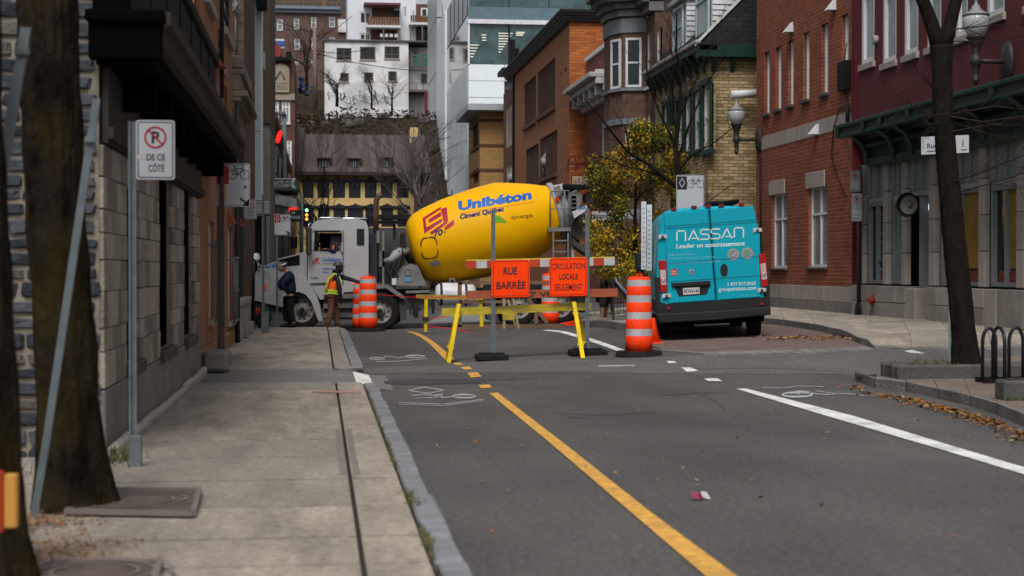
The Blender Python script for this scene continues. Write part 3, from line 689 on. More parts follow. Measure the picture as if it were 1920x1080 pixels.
for i, (a, b, yt, k) in enumerate(bays):
    xm = [1638,1680,1722,1800,1878,1950][i]; ztr = F.px(xm, yt)[1]; n = 5 if b-a < 1.5 else 9
    for q in range(n):
        p0, p1 = a+(b-a)*q/n, a+(b-a)*(q+1)/n; mb = MB(); F.box(mb, p0+.008, p1-.008, ztr+.06, zc-.01, -.05-(q % 2)*.03, -.15); build(mb, 'panel', gry, B2)
    mb = MB(); F.box(mb, a, b, ztr-.05, ztr+.06, -.08, -.3, b=.01); build(mb, 'transom', mat('pale_grey_trim', (.25,.26,.26)), B2)
    if k == 'w':
        m = 2 if b-a < 2 else 3
        o = window(F, B2, (a+.02, b-.02, zs+.02, ztr-.05), gry, win, d=.17, fw=.08, cols=m, rails=(), ft=.1, name='shop_window')
        if i in (3, 4, 5):
            mb = MB(); w_ = (b-a)/m; F.box(mb, a+.15, a+w_-.05, zs+.35, ztr-.1, -.15, -.16); build(mb, 'yellow_banner', ylw, o)
            mb = MB(); F.box(mb, a+.1, b-.2, zs+.1, zs+.3, -.149, -.16); build(mb, 'red_stock', mat('dark_red_goods', (.16,.03,.02), var=.6, scale=9), o)
        elif i == 0:
            mb = MB()
            for q in range(7): mb.lathe([(-.05,.02),(0,.08),(.05,.02)], F.p(a+.15+random.random()*.35, zs+.1+q*.2, -.15), (0,0,1), 8)
            build(mb, 'display_items', mat('dark_display', (.08,.08,.085), var=.6, scale=12), o)
            mb = MB(); F.box(mb, a+.1, a+.5, zs+.05, zs+.25, -.149, -.16); build(mb, 'red_stock', mat('red_goods', (.3,.05,.03), var=.6, scale=9), o)
    else:
        zf = T(12, a)+SW
        mb = MB(); F.box(mb, a, a+.35, zf, ztr-.05, -.35, -.4); F.box(mb, b-.45, b-.38, zf, ztr-.05, -.1, -.45); build(mb, 'door_frame', gry, B2)
        mb = MB(); F.box(mb, a+.05, b-.3, zf, ztr-.06, -.38, -.42); d_ = build(mb, 'door', mat('brown_grey_door', (.09,.075,.07)), B2)
        mb = MB(); mb.tube([F.p(a+.75,zf+1.0,-.2), F.p(a+.75,zf+1.0,-.34)], .02, 6); F.box(mb, a+.1, a+.45, zf+.95, zf+1.25, -.36, -.37); F.box(mb, a+.1, a+.8, zf+.9, zf+.94, -.33, -.37); build(mb, 'handle', cast, d_)
        mb = MB(); mb.lathe([(-.06,.06),(.06,.06)], F.p(a+.35,ztr-.3,-.2), (0,0,1), 10); build(mb, 'door_lamp', emis('lit_door_lamp', (.7,.85,1), 1.6), B2)
        mb = MB(); F.box(mb, b-.5, b+.02, zbase, zf+.62, .04, -.5, b=.02); build(mb, 'plinth_block', lst, B2)
zh = zs-.02
for i, (a, b) in enumerate([(v0, pu[4][0]), (pu[4][0], pu[3][1]-.02), (pu[2][0], v1-.02)]):
    n = max(1, round((b-a)/1.05)); zf = T(12, a)
    for rw, (c, d) in enumerate(((zf-.2, zf+.42), (zf+.42, zh))):
        off = .5 if rw else 0
        for k in range(n+1):
            p0, p1 = a+(b-a)*max(0,(k-off))/n, a+(b-a)*min(n,(k+1-off))/n
            if p1-p0 < .05: continue
            mb = MB(); F.box(mb, p0+.005, p1-.005, c+.004, d-.004, .05+random.uniform(-.006,.006), -.4, b=.014); build(mb, 'stone_block', random.choice((gst, gst, lst)), B2)
u, z = F.px(1643,563); mb = MB(); mb.lathe([(0,.06),(.1,.07),(.14,.04)], F.p(u,z,.05), (-1,0,0), 12); mb.tube([F.p(u,z-.12,.1), F.p(u,z+.12,.1)], .03, 6); build(mb, 'standpipe_cap', mat('standpipe_red', (.3,.02,.015)), B2)
mb = MB(); q = PX(1612,420,11.93); mb.tube([(11.93,q.y,T(12,q.y)+.3), (11.93,q.y,zc)], .045, 8); mb.lathe([(0,.11),(.22,.1),(.3,.05)], (11.93,q.y,T(12,q.y)+.1), n=10); build(mb, 'drainpipe', cast, B2)
# round loudspeaker lamp on the storefront
q = PX(1702,384,11.75); t = thing('horn_loudspeaker', 'round black horn loudspeaker mounted beside the storefront door', 'loudspeaker', q)
d = Vector((-.75,-.65,0)); mb = MB(); mb.lathe([(-.3,.05),(-.18,.09),(-.05,.2),(.02,.25)], q, d, 20, cap=False); mb.lathe([(-.3,.05),(-.36,.05)], q, d, 12); build(mb, 'horn', blk, t)
mb = MB(); mb.lathe([(-.12,.02),(-.05,.19)], q, d, 20, cap=False); mb.lathe([(-.12,.06),(-.02,.03)], q, d, 12); build(mb, 'inner_cone', mat('horn_inside', (.12,.12,.1), rough=.5), t)
mb = MB(); mb.bar(q+Vector((0,0,0))-d*.2, (12,q.y+.1,q.z), .04, .04); build(mb, 'bracket', cast, t)
# ---- beige brick building with green eaves
F2 = RX(11.1); G2 = FY(45.0)
c0, c1 = 45.0, 52.3; zE = F2.px(1336,92)[1]
B3 = thing('beige_brick_building', 'beige brick building with green framed windows and black mansard roof', 'building', (11.1, 48, .4))
bw_ = [F2.rect(1245,1252,197,290), F2.rect(1257,1264,192,291), F2.rect(1270,1281,188,289), F2.rect(1285,1296,181,285), F2.rect(1302,1314,171,281), F2.rect(1319,1333,158,281)]
mb = MB(); wall(mb, F2, c0, c1, Z0, zE, bw_, .14, core=5); G2.box(mb, 11.1, 16, Z0, zE, .001, -.02); build(mb, 'wall', BB, B3)
wmz = mat('window_grey_sky', (.33,.36,.38), rough=.2, var=.3)
for r in bw_:
    window(F2, B3, r, wht, wmz, d=.08, fw=.09, rails=(.5,), sill=grn, sillh=.16, sillo=.1)
    mb = MB()
    for e in (r[0]-.05, r[1]+.03): F2.box(mb, e-.03, e+.05, r[2]-.1, r[3]+.12, .05, -.02)
    F2.box(mb, r[0]-.1, r[1]+.1, r[3], r[3]+.14, .07, -.02); build(mb, 'window_casing', grn, B3)
mb = MB(); F2.box(mb, c0-.35, c1, zE-.02, zE+.16, .38, -.2, b=.02); G2.box(mb, 10.75, 16, zE-.2, zE+.16, .35, -.1, b=.02); F2.box(mb, c0, c1, zE-.3, zE-.03, .05, -.02); build(mb, 'eaves', grn, B3)
for k in range(9):
    u = c0+.3+k*.85; mb = MB(); mb.prism([(0,zE-.62),(.1,zE-.5),(.34,zE-.1),(.34,zE-.03),(0,zE-.03)], lambda n, z: F2.p(u-.05,z,n), lambda n, z: F2.p(u+.05,z,n)); build(mb, 'bracket', grn, B3)
for x in (11.25, 11.8):
    mb = MB(); mb.prism([(0,zE-.6),(.28,zE-.24),(.3,zE-.03),(0,zE-.03)], lambda n, z: G2.p(x-.06,z,n), lambda n, z: G2.p(x+.06,z,n)); build(mb, 'bracket', grn, B3)
mb = MB(); F2.box(mb, c0-.4, c1, zE+.16, zE+.28, .48, .3, b=.03); mb.tube([F2.p(c1-3,zE+.1,.35), F2.p(c1-3,zE-.3,.1), F2.p(c1-3,Z0,.08)], .05, 6, m=1); build(mb, 'gutter', [mat('grey_gutter', (.3,.3,.31), rough=.5), grn], B3)
slate = brick('black_shingle', (.02,.02,.023), (.03,.03,.033), (.008,.008,.008), bw=.3, bh=.14, ms=.01, rough=.8)
RT = 3.6; rn = 3.0
mb = MB(); mb.prism([(.4,zE+.17),(-rn,zE+RT),(-5,zE+RT),(-5,zE+.17)], lambda n, z: F2.p(c0-.32,z,n), lambda n, z: F2.p(c1,z,n)); rf = build(mb, 'roof', slate, B3)
mb = MB(); mb.prism([(.46,zE+.2),(-rn,zE+RT+.09),(-rn,zE+RT-.02),(.46,zE+.1)], lambda n, z: F2.p(c0-.37,z,n), lambda n, z: F2.p(c0-.31,z,n)); build(mb, 'verge_board', wht, rf)
clap = mat('white_clapboard', (.58,.6,.62), rough=.6, dirt=.5, dirtc=(.38,.38,.38))
for k, (da, db, nf, zh1) in enumerate(((45.5,47.4,-.25,2.5),(48.6,50.3,-.2,1.75))):
    dm = MB(); zb = zE+.35
    dm.prism([(nf,zb+.25),(nf,zb+zh1),(nf-2.9,zb+zh1),(nf-2.9,zb+.5)], lambda n, z: F2.p(da,z,n), lambda n, z: F2.p(db,z,n)); d_ = build(dm, 'dormer', clap, B3)
    m_ = int(zh1/.16)
    for q in range(m_):
        z = zb+.3+q*.16; nn = -.4-(z-zE-.17)*(rn+.4)/RT*.0
        mb = MB(); a_ = nf; b_ = max(nf-2.9, -( (z-zE-.17)*(rn+.4)/RT-.4)-.05)
        if b_ < a_-.1: mb.mesh([F2.p(da-.035,z,a_),F2.p(da-.035,z,b_),F2.p(da-.005,z+.155,b_),F2.p(da-.005,z+.155,a_),F2.p(da,z,a_),F2.p(da,z,b_)], [(0,1,2,3),(0,4,5,1)]); build(mb, 'board', clap, d_)
    mb = MB(); F2.box(mb, da-.12, db+.1, zb+zh1, zb+zh1+.14, nf+.2, nf-3); build(mb, 'dormer_roof', mat('dormer_cap', (.35,.37,.38)), d_)
    window(F2, d_, (da+.15, db-.15, zb+.3, zb+zh1-.1), mat('pale_blue_trim', (.33,.47,.5)), winl, d=-nf+.02 if False else -nf-.05, fw=.09, rails=(.5,))
mb = MB(); q = PY(1370,175,44.6); mb.tube([PY(1370,178,44.6), PY(1420,175,44.6)], .12, 8); build(mb, 'roof_pipe', wht, B3)
# ---- brown brick building with corner bay
F3 = F2; e0, e1 = 52.3, 59.5
B4 = thing('bay_building', 'dark brown brick building with a projecting bay window and heavy grey cornice', 'building', (11.1, 55, .4))
nw = [F3.rect(1213,1219,62,163), F3.rect(1231,1237,53,132), F3.rect(1214,1219,212,265), F3.rect(1231,1237,205,262)]
mb = MB(); wall(mb, F3, e0, e1, Z0, F3.px(1225,25)[1], nw, .12, core=5); build(mb, 'wall', DB, B4)
zcap = PY(1190,30,54).z
yb = F3.px(1211,100)[0]
bp = [(11.1,yb),(10.35,yb+.25),(10.05,yb+1.0),(10.05,yb+2.2),(11.1,yb+3.2)]
zb0 = PY(1190,232,yb).z; zb1 = PY(1190,60,yb).z
mb = MB(); mb.prism(bp, lambda x, y: (x,y,zb0), lambda x, y: (x,y,zcap)); bay_ = build(mb, 'bay', DB, B4)
def seg_fr(a, b):
    a = Vector((*a,0)); b = Vector((*b,0)); U = (b-a).normalized(); N = Vector((-U.y, U.x, 0)); 
    if N.y > 0 and N.x > 0: N = -N
    f = Fr(a, U, N); return f, (b-a).length
def obox(fr, mb, u0, u1, z0, z1, n0, n1):
    mb.hexa([fr.p(u0,z0,n0), fr.p(u1,z0,n0), fr.p(u1,z0,n1), fr.p(u0,z0,n1), fr.p(u0,z1,n0), fr.p(u1,z1,n0), fr.p(u1,z1,n1), fr.p(u0,z1,n1)])
def owin(fr, par, u0, u1, z0, z1, fm, gm, fw=.08):
    mb = MB(); obox(fr, mb, u0, u0+fw, z0, z1, 0, .06); obox(fr, mb, u1-fw, u1, z0, z1, 0, .06); obox(fr, mb, u0, u1, z0, z0+fw, 0, .07); obox(fr, mb, u0, u1, z1-fw, z1, 0, .07); obox(fr, mb, u0, u1, (z0+z1)/2-.03, (z0+z1)/2+.03, 0, .05)
    o = build(mb, 'window', fm, par); mb = MB(); obox(fr, mb, u0+.03, u1-.03, z0+.03, z1-.03, -.01, .02); build(mb, 'pane', gm, o)
f, L_ = seg_fr(bp[0], bp[1]); z0_, z1_ = PY(1190,163,yb).z, PY(1190,70,yb).z
owin(f, bay_, .14, L_-.1, z0_, z1_, wht, win)
f2, L2 = seg_fr(bp[1], bp[2]); owin(f2, bay_, .1, L2-.1, z0_, z1_, wht, win)
mb = MB()
for zz, ex, hh_ in ((zb1,.06,.5),(z0_-.12,.1,.1),(zb0,.06,.2)):
    mb = MB(); Q = [(11.1,yb-ex)]+[(x-ex,y-ex*.5) for x, y in bp[1:4]]+[(11.1,bp[4][1]+ex)]; mb.prism(Q, lambda x, y: (x,y,zz), lambda x, y: (x,y,zz+hh_)); build(mb, 'stone_band', mat('blue_grey_stone', (.16,.175,.19)), bay_)
zz = zb1+.55
for i, (ex, h_) in enumerate(((.15,.25),(.3,.22),(.55,.18),(.75,.2))):
    Q = [(11.1,yb-ex)]+[(x-ex,y-ex*.6) for x, y in bp[1:4]]+[(11.1,bp[4][1]+ex)]; mb = MB(); mb.prism(Q, lambda x, y: (x,y,zz), lambda x, y: (x,y,zz+h_-.005)); build(mb, 'cornice', mat('weathered_cornice', (.13,.125,.125), rough=.7, var=.3), B4); zz += h_
mb = MB(); zq = F3.px(1225,22)[1]
for i, (n_, h_) in enumerate(((.2,.3),(.4,.25),(.6,.3))): F3.box(mb, e0, yb-.2, zq+i*.3, zq+i*.3+h_+.05, n_, -.3)
build(mb, 'cornice', mat('weathered_cornice', (.13,.125,.125), rough=.7), B4)
mb = MB(); F3.box(mb, e0+.02, e1, zq-.2, 16.5, -1.2, -5); 
for k in range(14): F3.box(mb, e0+.1+k*.5, e0+.14+k*.5, zq-.2, 16.5, -1.16, -1.2)
build(mb, 'mansard_wall', mat('purple_grey_metal', (.075,.06,.07), rough=.6), B4)
f, L_ = seg_fr(bp[0], bp[1]); owin(f, bay_, .14, L_-.1, zb0-1.2, zb0-.2, wht, win)
mb = MB(); mb.prism(bp, lambda x, y: (x,y,Z0), lambda x, y: (x,y,zb0-.01)); build(mb, 'lower_bay', DB, B4)
for r in nw: window(F3, B4, r, wht, winl, d=.08, fw=.05, sill=wht, sillh=.1)
# ---- small red brick building with white cornice
g0, g1_ = 59.5, 66.0; F4 = RX(11.1)
B5 = thing('small_brick_building', 'low red brick house front with bulky white cornice left of the bay window', 'building', (11.1, 62, .4))
zt5 = F4.px(1145,82)[1]; aw = [F4.rect(1128,1133,235,300), F4.rect(1138,1144,230,300), F4.rect(1150,1157,225,300)]
mb = MB(); wall(mb, F4, g0, g1_-.02, Z0, zt5, aw, .12, core=5); build(mb, 'wall', brick('dull_red_brick', (.2,.06,.045), (.15,.045,.035), (.14,.09,.07), bw=.22, bh=.075), B5)
mb = MB(); F4.box(mb, g0, g1_, zt5, zt5+.15, .1, -.4); build(mb, 'coping', wht, B5)
zk = F4.px(1145,165)[1]
for i, (n_, z0_, z1_) in enumerate(((.25,-.45,-.2),(.45,-.2,.05),(.75,.05,.3),(1.0,.3,.5))):
    mb = MB(); F4.box(mb, g0+.01, g1_, zk+z0_, zk+z1_-.004, n_, -.05, b=.03); build(mb, 'cornice', mat('grey_white_cornice', (.4,.4,.39), rough=.7, dirt=.5, dirtc=(.22,.21,.2)), B5)
for k in range(5):
    u = g0+.4+k*1.35; mb = MB(); F4.box(mb, u, u+.22, zk-.35, zk+.65, .9-.2, .2, b=.04); build(mb, 'bracket', mat('grey_white_cornice', (.4,.4,.39)), B5)
for r in aw: window(F4, B5, r, wht, winl, d=.08, fw=.08, sill=lst)
# ---- orange modern building with dark ribbed fascia
H1 = FY(66.2); xs0 = PY(1068,300,66.2).x; F5 = RX(xs0); h1 = F5.px(964,300)[0]; h2 = F5.px(944,300)[0]
B6 = thing('orange_brick_building', 'orange brick building with barred window groups under a dark ribbed fascia', 'building', (xs0, 72, .3))
zf0 = PY(1068,42,66.2).z; 
pw = [F5.rect(983,1005,150,232), F5.rect(1008,1041,122,210), F5.rect(986,1010,275,345), F5.rect(1012,1045,252,330), F5.rect(1050,1053,135,160), F5.rect(1059,1062,128,153)]
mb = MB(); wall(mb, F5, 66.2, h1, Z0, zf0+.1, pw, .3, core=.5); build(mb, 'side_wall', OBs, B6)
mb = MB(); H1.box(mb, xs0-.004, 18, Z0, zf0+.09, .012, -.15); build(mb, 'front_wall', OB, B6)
for i, r in enumerate(pw):
    mb = MB(); F5.box(mb, r[0], r[1], r[2], r[3], -.22, -.25); o = build(mb, 'window', glassm('bar_window_glass', (.05,.045,.04)), B6)
    if i < 4:
        n = 6 if i in (0,2) else 9
        for k in range(n+1):
            u = r[0]+(r[1]-r[0])*k/n; mb = MB(); F5.box(mb, u-.05, u+.05, r[2], r[3], -.02, -.2); build(mb, 'bar', mat('brown_metal_bar', (.05,.03,.024)), o)
        mb = MB(); F5.box(mb, r[0]-.1, r[1]+.1, r[2]-.18, r[2]-.002, .12, -.1); build(mb, 'sill', mat('brown_sill', (.1,.04,.025)), o)
ribm = mat('dark_ribbed_metal', (.028,.026,.027), rough=.55)
zf1 = PY(1100,15,65.5).z
n = 9; 
for k in range(n):
    a = zf0+(zf1-zf0)*k/n; b = zf0+(zf1-zf0)*(k+1)/n; o_ = .15+.35*k/n; mb = MB()
    mb.box(xs0-o_-.02*(k%2), 18, 66.2-o_-.02*(k%2), h1+2.2, a+.005, b-.005); build(mb, 'fascia_rib', ribm, B6)
mb = MB(); F5.box(mb, h1-.35, h1+.0, Z0, zf0, .12, -.1, b=.03); build(mb, 'drainpipe', blk, B6)
fw_ = brick('brown_red_brick', (.16,.075,.05), (.12,.055,.04), (.12,.08,.06), bw=.22, bh=.075)
pw2 = [F5.rect(948,961,195,275), F5.rect(949,961,305,350)]
mb = MB(); wall(mb, F5, h1, h2, Z0, zf0-.4, pw2, .2, core=2); build(mb, 'annex_wall', fw_, B6)
for r in pw2: window(F5, B6, r, lst, win, d=.1, fw=.1, cols=4, rails=())
mb = MB(); a = PY(944,110,88); F5.box(mb, h2-3, h2-.5, zf1+.0, zf1+.25, .4, -2); F5.box(mb, h2-2.2, h2-1.8, zf1+.25, zf1+1.9, -.1, -.4); F5.box(mb, h2-1.6, h2-1.5, zf1+.25, zf1+1.5, -.3, -.7); build(mb, 'roof_unit', blk, B6)
# 'la place' hanging sign
q = PY(1087,332,64.0); t = thing('hanging_sign', 'cream pub sign with hand lettering hanging from a scrolled iron bracket', 'sign', q)
mb = MB(); s_ = 64.0/FPX; X0 = q.x
def sp_(x, y): v = PY(x, y, 64.0); return v
mb.box(sp_(1071,0).x, sp_(1104,0).x, 63.97, 64.03, sp_(0,345).z, sp_(0,321).z, 0, .01); build(mb, 'frame', mat('sign_brown', (.09,.03,.015)), t)
mb = MB(); mb.box(sp_(1073,0).x, sp_(1102,0).x, 63.955, 63.965, sp_(0,343).z, sp_(0,323).z); build(mb, 'board', mat('cream_board', (.5,.36,.25)), t)
mb = MB(); text(mb, 'LA PLACE', lambda u, v: (u, 63.945, v), sp_(1074.5,0).x, sp_(1101,0).x, sp_(0,340).z, sp_(0,326).z, .01); build(mb, 'lettering', mat('navy_lettering', (.03,.03,.08)), t)
mb = MB()
for x0, x1 in ((1065,1080),(1082,1098)): mb.tube([sp_(x0,322-1), sp_(x0,305), sp_((x0+x1)/2-3,295), sp_(x1-3,292), sp_(x1,302), sp_(x1-5,308), sp_(x1-9,304)], .02, 5)
mb.tube([sp_(1066,308), sp_(1106,308)], .02, 5); mb.tube([sp_(1078,308), sp_(1078,322)], .015, 5); mb.tube([sp_(1097,308), sp_(1097,322)], .015, 5); mb.tube([sp_(1106,308), (11.2,66,sp_(0,308).z)], .03, 5); build(mb, 'bracket', blk, t)
# ---- yellow brick building with flat canopy
H2 = FY(92.0); X7 = PY(900,300,92).x; F6 = RX(X7)
B7 = thing('yellow_brick_building', 'small yellow brick block with pale overhanging flat roof left of the orange building', 'building', (X7, 94, 0))
pw = [F6.rect(886,897,226,285), F6.rect(887,897,318,345)]
zt7 = PY(900,210,92).z
mb = MB(); wall(mb, F6, 92, 99, Z0, zt7, pw, .2, core=.4); H2.box(mb, X7-.004, 16, Z0, zt7-.01, .012, -.15); build(mb, 'wall', YB, B7)
for r in pw: window(F6, B7, r, mat('brown_frame', (.09,.04,.02)), win, d=.1, fw=.1, cols=4, rails=())
for y in (272,318,225):
    z = PY(920,y,92).z; mb = MB(); H2.box(mb, X7-.05, 16, z-.1, z+.06, .05, -6); build(mb, 'brick_band', mat('brown_band', (.1,.04,.02)), B7)
mb = MB(); mb.box(X7-.8, 16, 91.0, 99, zt7, zt7+.4, 0, .03); build(mb, 'canopy_roof', mat('canopy_grey', (.33,.36,.38)), B7)
# ---- glass office building
H3 = FY(100.5); X8 = PY(878,300,100.5).x; F7 = RX(X8)
B8 = thing('office_building', 'modern glass and white panel office building with ribbed side wall', 'building', (X8, 115, 0))
wp = mat('white_wall_panel', (.7,.76,.8), rough=.4, var=.04); rib = mat('pale_ribbed_glass', (.33,.37,.39), rough=.3, var=.2, scale=2, stretch=(1,3,.1)); bgl = glassm('teal_glass', (.05,.09,.095), rough=.05)
dgl = glassm('dark_reflecting_glass', (.07,.075,.075), rough=.04, var=.7); sp_m = mat('blue_grey_spandrel', (.11,.17,.2), rough=.4)
zA = PY(878,120,100.5).z; zBt = PY(878,44,100.5).z; zC = PY(878,36,100.5).z; zD = PY(878,12,100.5).z; zE8 = PY(878,-60,100.5).z
mb = MB(); mb.box(X8+.3, 26, 100.8, 136, Z0, zE8); build(mb, 'core', mat('office_core', (.1,.11,.11)), B8)
# front face
Xr = 30
for r in range(9):
    for c_ in range(5):
        z1 = zA-r*1.05; x0 = X8+c_*2.3
        if z1 < .5: continue
        if 1 <= c_ and z1-1.0 < PY(930,155,100.5).z and z1 > PY(930,196,100.5).z and c_ < 3: continue
        mb = MB(); mb.box(x0+.02, x0+2.28, 100.5, 100.79, z1-1.03, z1-.01); build(mb, 'panel', wp, B8)
for i in range(6):
    x0 = X8+.05+i*2.55
    for (za, zb, nm) in ((zA, zBt, 'window_pane'), (zD, zE8, 'window_pane')):
        mb = MB(); mb.box(x0+.04, x0+2.5, 100.6, 100.75, za+.03, zb-.03); build(mb, nm, bgl, B8)
    mb = MB(); mb.box(x0-.06, x0+.04, 100.45, 100.76, zA, zBt); build(mb, 'mullion', blk if i else wp, B8)
mb = MB(); a = PY(907,0,100.5).x; mb.box(a, a+2.6, 100.55, 100.7, PY(0,196,100.5).z, PY(0,155,100.5).z); build(mb, 'window_pane', win, B8)
mb = MB(); mb.box(X8-.05, Xr, 100.4, 100.8, zBt, zC); build(mb, 'white_band', mat('lilac_white_band', (.62,.6,.68)), B8)
mb = MB(); mb.box(X8, Xr, 100.5, 100.79, zC, zD); build(mb, 'spandrel', sp_m, B8)
litb = emis('office_ceiling_light', (.9,.85,.7), .3)
for i, (xa, xb, ya) in enumerate([(903+j*.8, 912, 65+j*5) for j in range(3)]+[(935+j*0, 962-j*3.2, 62+j*5.0) for j in range(8)]+[(882, 898-j*2.6, 84+j*5.5) for j in range(5)]+[(968, 984-j*1.5, 60+j*2.8) for j in range(3)]):
    A_ = PY(xa, ya, 100.5); B_ = PY(xb, ya, 100.5)
    if B_.x-A_.x < .1: continue
    mb = MB(); mb.box(A_.x, B_.x, 100.57, 100.595, A_.z-.02, A_.z+.02); build(mb, 'ceiling_light', litb, B8)
# side face
def sy(x): return F7.px(x, 300)[0]
for k in range(22):
    a, b = 100.8+(sy(838)-100.8)*k/22, 100.8+(sy(838)-100.8)*(k+1)/22; mb = MB()
    F7.box(mb, a+.03, b-.03, Z0, zA, 0, -.3); F7.box(mb, a+.03, a+.1, Z0, zA, .06, 0); build(mb, 'ribbed_panel', rib, B8)
for k in range(5):
    a, b = 100.8+(sy(838)-100.8)*k/5, 100.8+(sy(838)-100.8)*(k+1)/5
    mb = MB(); F7.box(mb, a+.03, b-.03, zA+.05, zBt+.6, -.02, -.3); build(mb, 'window_pane', dgl, B8)
    mb = MB(); F7.box(mb, a+.03, b-.03, zBt+.7, zE8, 0, -.3); build(mb, 'panel', rib, B8)
    mb = MB(); F7.box(mb, a-.04, a+.04, zBt+.7, zE8, .04, 0); build(mb, 'mullion', ribm, B8)
mb = MB(); F7.box(mb, sy(838), sy(822), Z0, zE8, .15, -.3); build(mb, 'pier', wp, B8)
zu = F7.px(812,245)[1]
for k in range(3):
    a, b = sy(822)+(sy(804)-sy(822))*k/3, sy(822)+(sy(804)-sy(822))*(k+1)/3
    for q in range(6):
        mb = MB(); z0_ = zu+q*4.2; F7.box(mb, a+.05, b-.05, z0_+.05, z0_+4.15, .1, -.3); build(mb, 'panel', rib, B8)
    mb = MB(); F7.box(mb, a+.05, b-.05, Z0, zu-1.2, .05, -.3); build(mb, 'panel', rib, B8)
zr = F7.px(806,250)[1]; mb = MB(); F7.box(mb, sy(804), sy(803)+.3, zr, zr+3.6, .3, .14); build(mb, 'red_blade_sign', mat('red_sign_edge', (.2,.006,.015)), B8)
# ================================================================ HILL AND FAR HOUSES
hillm = mat('hillside_scrub', (.03,.021,.013), rough=1, var=.6, scale=.7, bump=1, bscale=3, dirt=.6, dirtc=(.03,.028,.02), spec=.1)
from mathutils import noise
def hz(x, y):
    t = sst(104, 128, y); b = 15.0 if x < 13 else 15
    return -.2+(b-1.6)*t+2.0*sst(126, 140, y)*0+noise.noise(Vector((x*.25, y*.25, 0)))*1.1*min(1, t*3)+7.5*sst(142, 175, y)
xs = span(-60, 70, 1.3); ys = span(101, 200, 1.4)
mb = MB(); n = len(xs); mb.mesh([(x,y,hz(x,y)) for y in ys for x in xs], [(j*n+i, j*n+i+1, (j+1)*n+i+1, (j+1)*n+i) for j in range(len(ys)-1) for i in range(n-1)], 0, True)
build(mb, 'hillside', hillm, kind='structure')
mb = MB(); bush = [mat('bush_brown', (.06,.042,.03), var=.6), mat('bush_olive', (.075,.06,.015), var=.6), mat('bush_rust', (.07,.035,.018), var=.6)]
for _ in range(17000):
    x = random.uniform(-9, 16); y = random.uniform(104, 131); z = hz(x, y); h = random.uniform(.05, .95); q = random.uniform(.04,.16); a = random.uniform(0, 6.3)
    c = Vector((x, y, z+h*.7)); u = Vector((cos(a), sin(a), random.uniform(-.5,.5)))*q; v = Vector((random.uniform(-.9,.9), -.4, random.uniform(.3,1)))*q*random.uniform(.5,1.6)
    n_ = noise.noise(Vector((x*.3, y*.3, 5))); m = 2 if n_ > .25 else (1 if n_ > .0 and random.random() < .5 else 0)
    mb.face([c-u, c-v*.5, c+u, c+v], m)
build(mb, 'hillside_bushes', bush, label='brown and olive autumn scrub covering the steep hillside', cat='scrub', kind='stuff')
mb = MB(); rkm = mat('pale_rock', (.07,.06,.05), var=.4, scale=1, bump=1, bscale=4)
for _ in range(34):
    x = random.uniform(-6, 15); y = random.uniform(125, 130); c = (x, y, hz(x,y)+.1); mb.box(c[0]-.5, c[0]+.5, y-.3, y+.3, c[2]-.3, c[2]+random.uniform(.0,.4), 0, .15)
build(mb, 'hillside_rocks', rkm, label='pale broken rocks on the hillside below the graffiti house', cat='rocks', kind='stuff')
navy = mat('navy_black_frame', (.018,.02,.028), rough=.5); yst = mat('yellow_render', (.62,.45,.19), rough=.85, var=.07, scale=1.5, dirt=.3, dirtc=(.42,.3,.13))
roofm = mat('brown_metal_roof', (.085,.062,.056), rough=.6, var=.2, scale=1.2, dirt=.4, dirtc=(.06,.042,.042), stretch=(1,.3,.3))
Y = 95.0; FF = FY(Y)
def X(px, Yd=Y): return PY(px, 300, Yd).x
def Zp(py, Yd=Y): return PY(700, py, Yd).z
# ---- yellow building
B = thing('yellow_building', 'yellow walled building with brown metal roof and dark crested windows', 'building', (X(670), Y, 0))
r1 = [FF.rect(a, b, 338, 371) for a, b in ((568,588),(595,617),(624,647),(654,676),(684,706),(714,736),(744,766))]
r2 = [FF.rect(a, b, 387, 425) for a, b in ((567,588),(596,618),(625,647),(652,681),(685,706),(715,737),(745,765))]
ze = Zp(327); mb = MB(); wall(mb, FF, X(548), X(776), Z0, ze, r1+r2, .2, core=9); build(mb, 'wall', yst, B)
mb = MB(); FF.box(mb, X(776), X(806), Z0, ze-.1, .02, -9); build(mb, 'side_wall', mat('brown_side_wall', (.11,.07,.065), var=.2, scale=4), B)
for r in r1+r2:
    o = window(FF, B, r, navy, win, d=.08, fw=.13, cols=2, rails=(.55,), ft=.09)
    u0_, u1_, z1_ = r[0]-.12, r[1]+.12, r[3]; um = (u0_+u1_)/2; mb = MB()
    P = [(u0_,z1_-.12),(u1_,z1_-.12),(u1_,z1_+.03),(um+.3,z1_+.04),(um+.2,z1_+.1),(um+.1,z1_+.11),(um,z1_+.2),(um-.1,z1_+.11),(um-.2,z1_+.1),(um-.3,z1_+.04),(u0_,z1_+.03)]
    mb.prism(P, lambda u, z: FF.p(u,z,0.001), lambda u, z: FF.p(u,z,.1)); build(mb, 'crest', navy, o)
zr, yr = PY(670,253,101).z, 101.0
xa, xb = X(560), X(806); N = 22
rb = MB(); rb.mesh([(xa,Y-.5,ze+.05),(xb,Y-.5,ze+.05),(xb-.2,yr,zr-.04),(xa+.3,yr,zr-.04),(xa,yr+7,ze),(xb,yr+7,ze)], [(0,1,2,3),(3,2,5,4),(0,3,4),(1,5,2)]); rf = build(rb, 'roof', roofm, B)
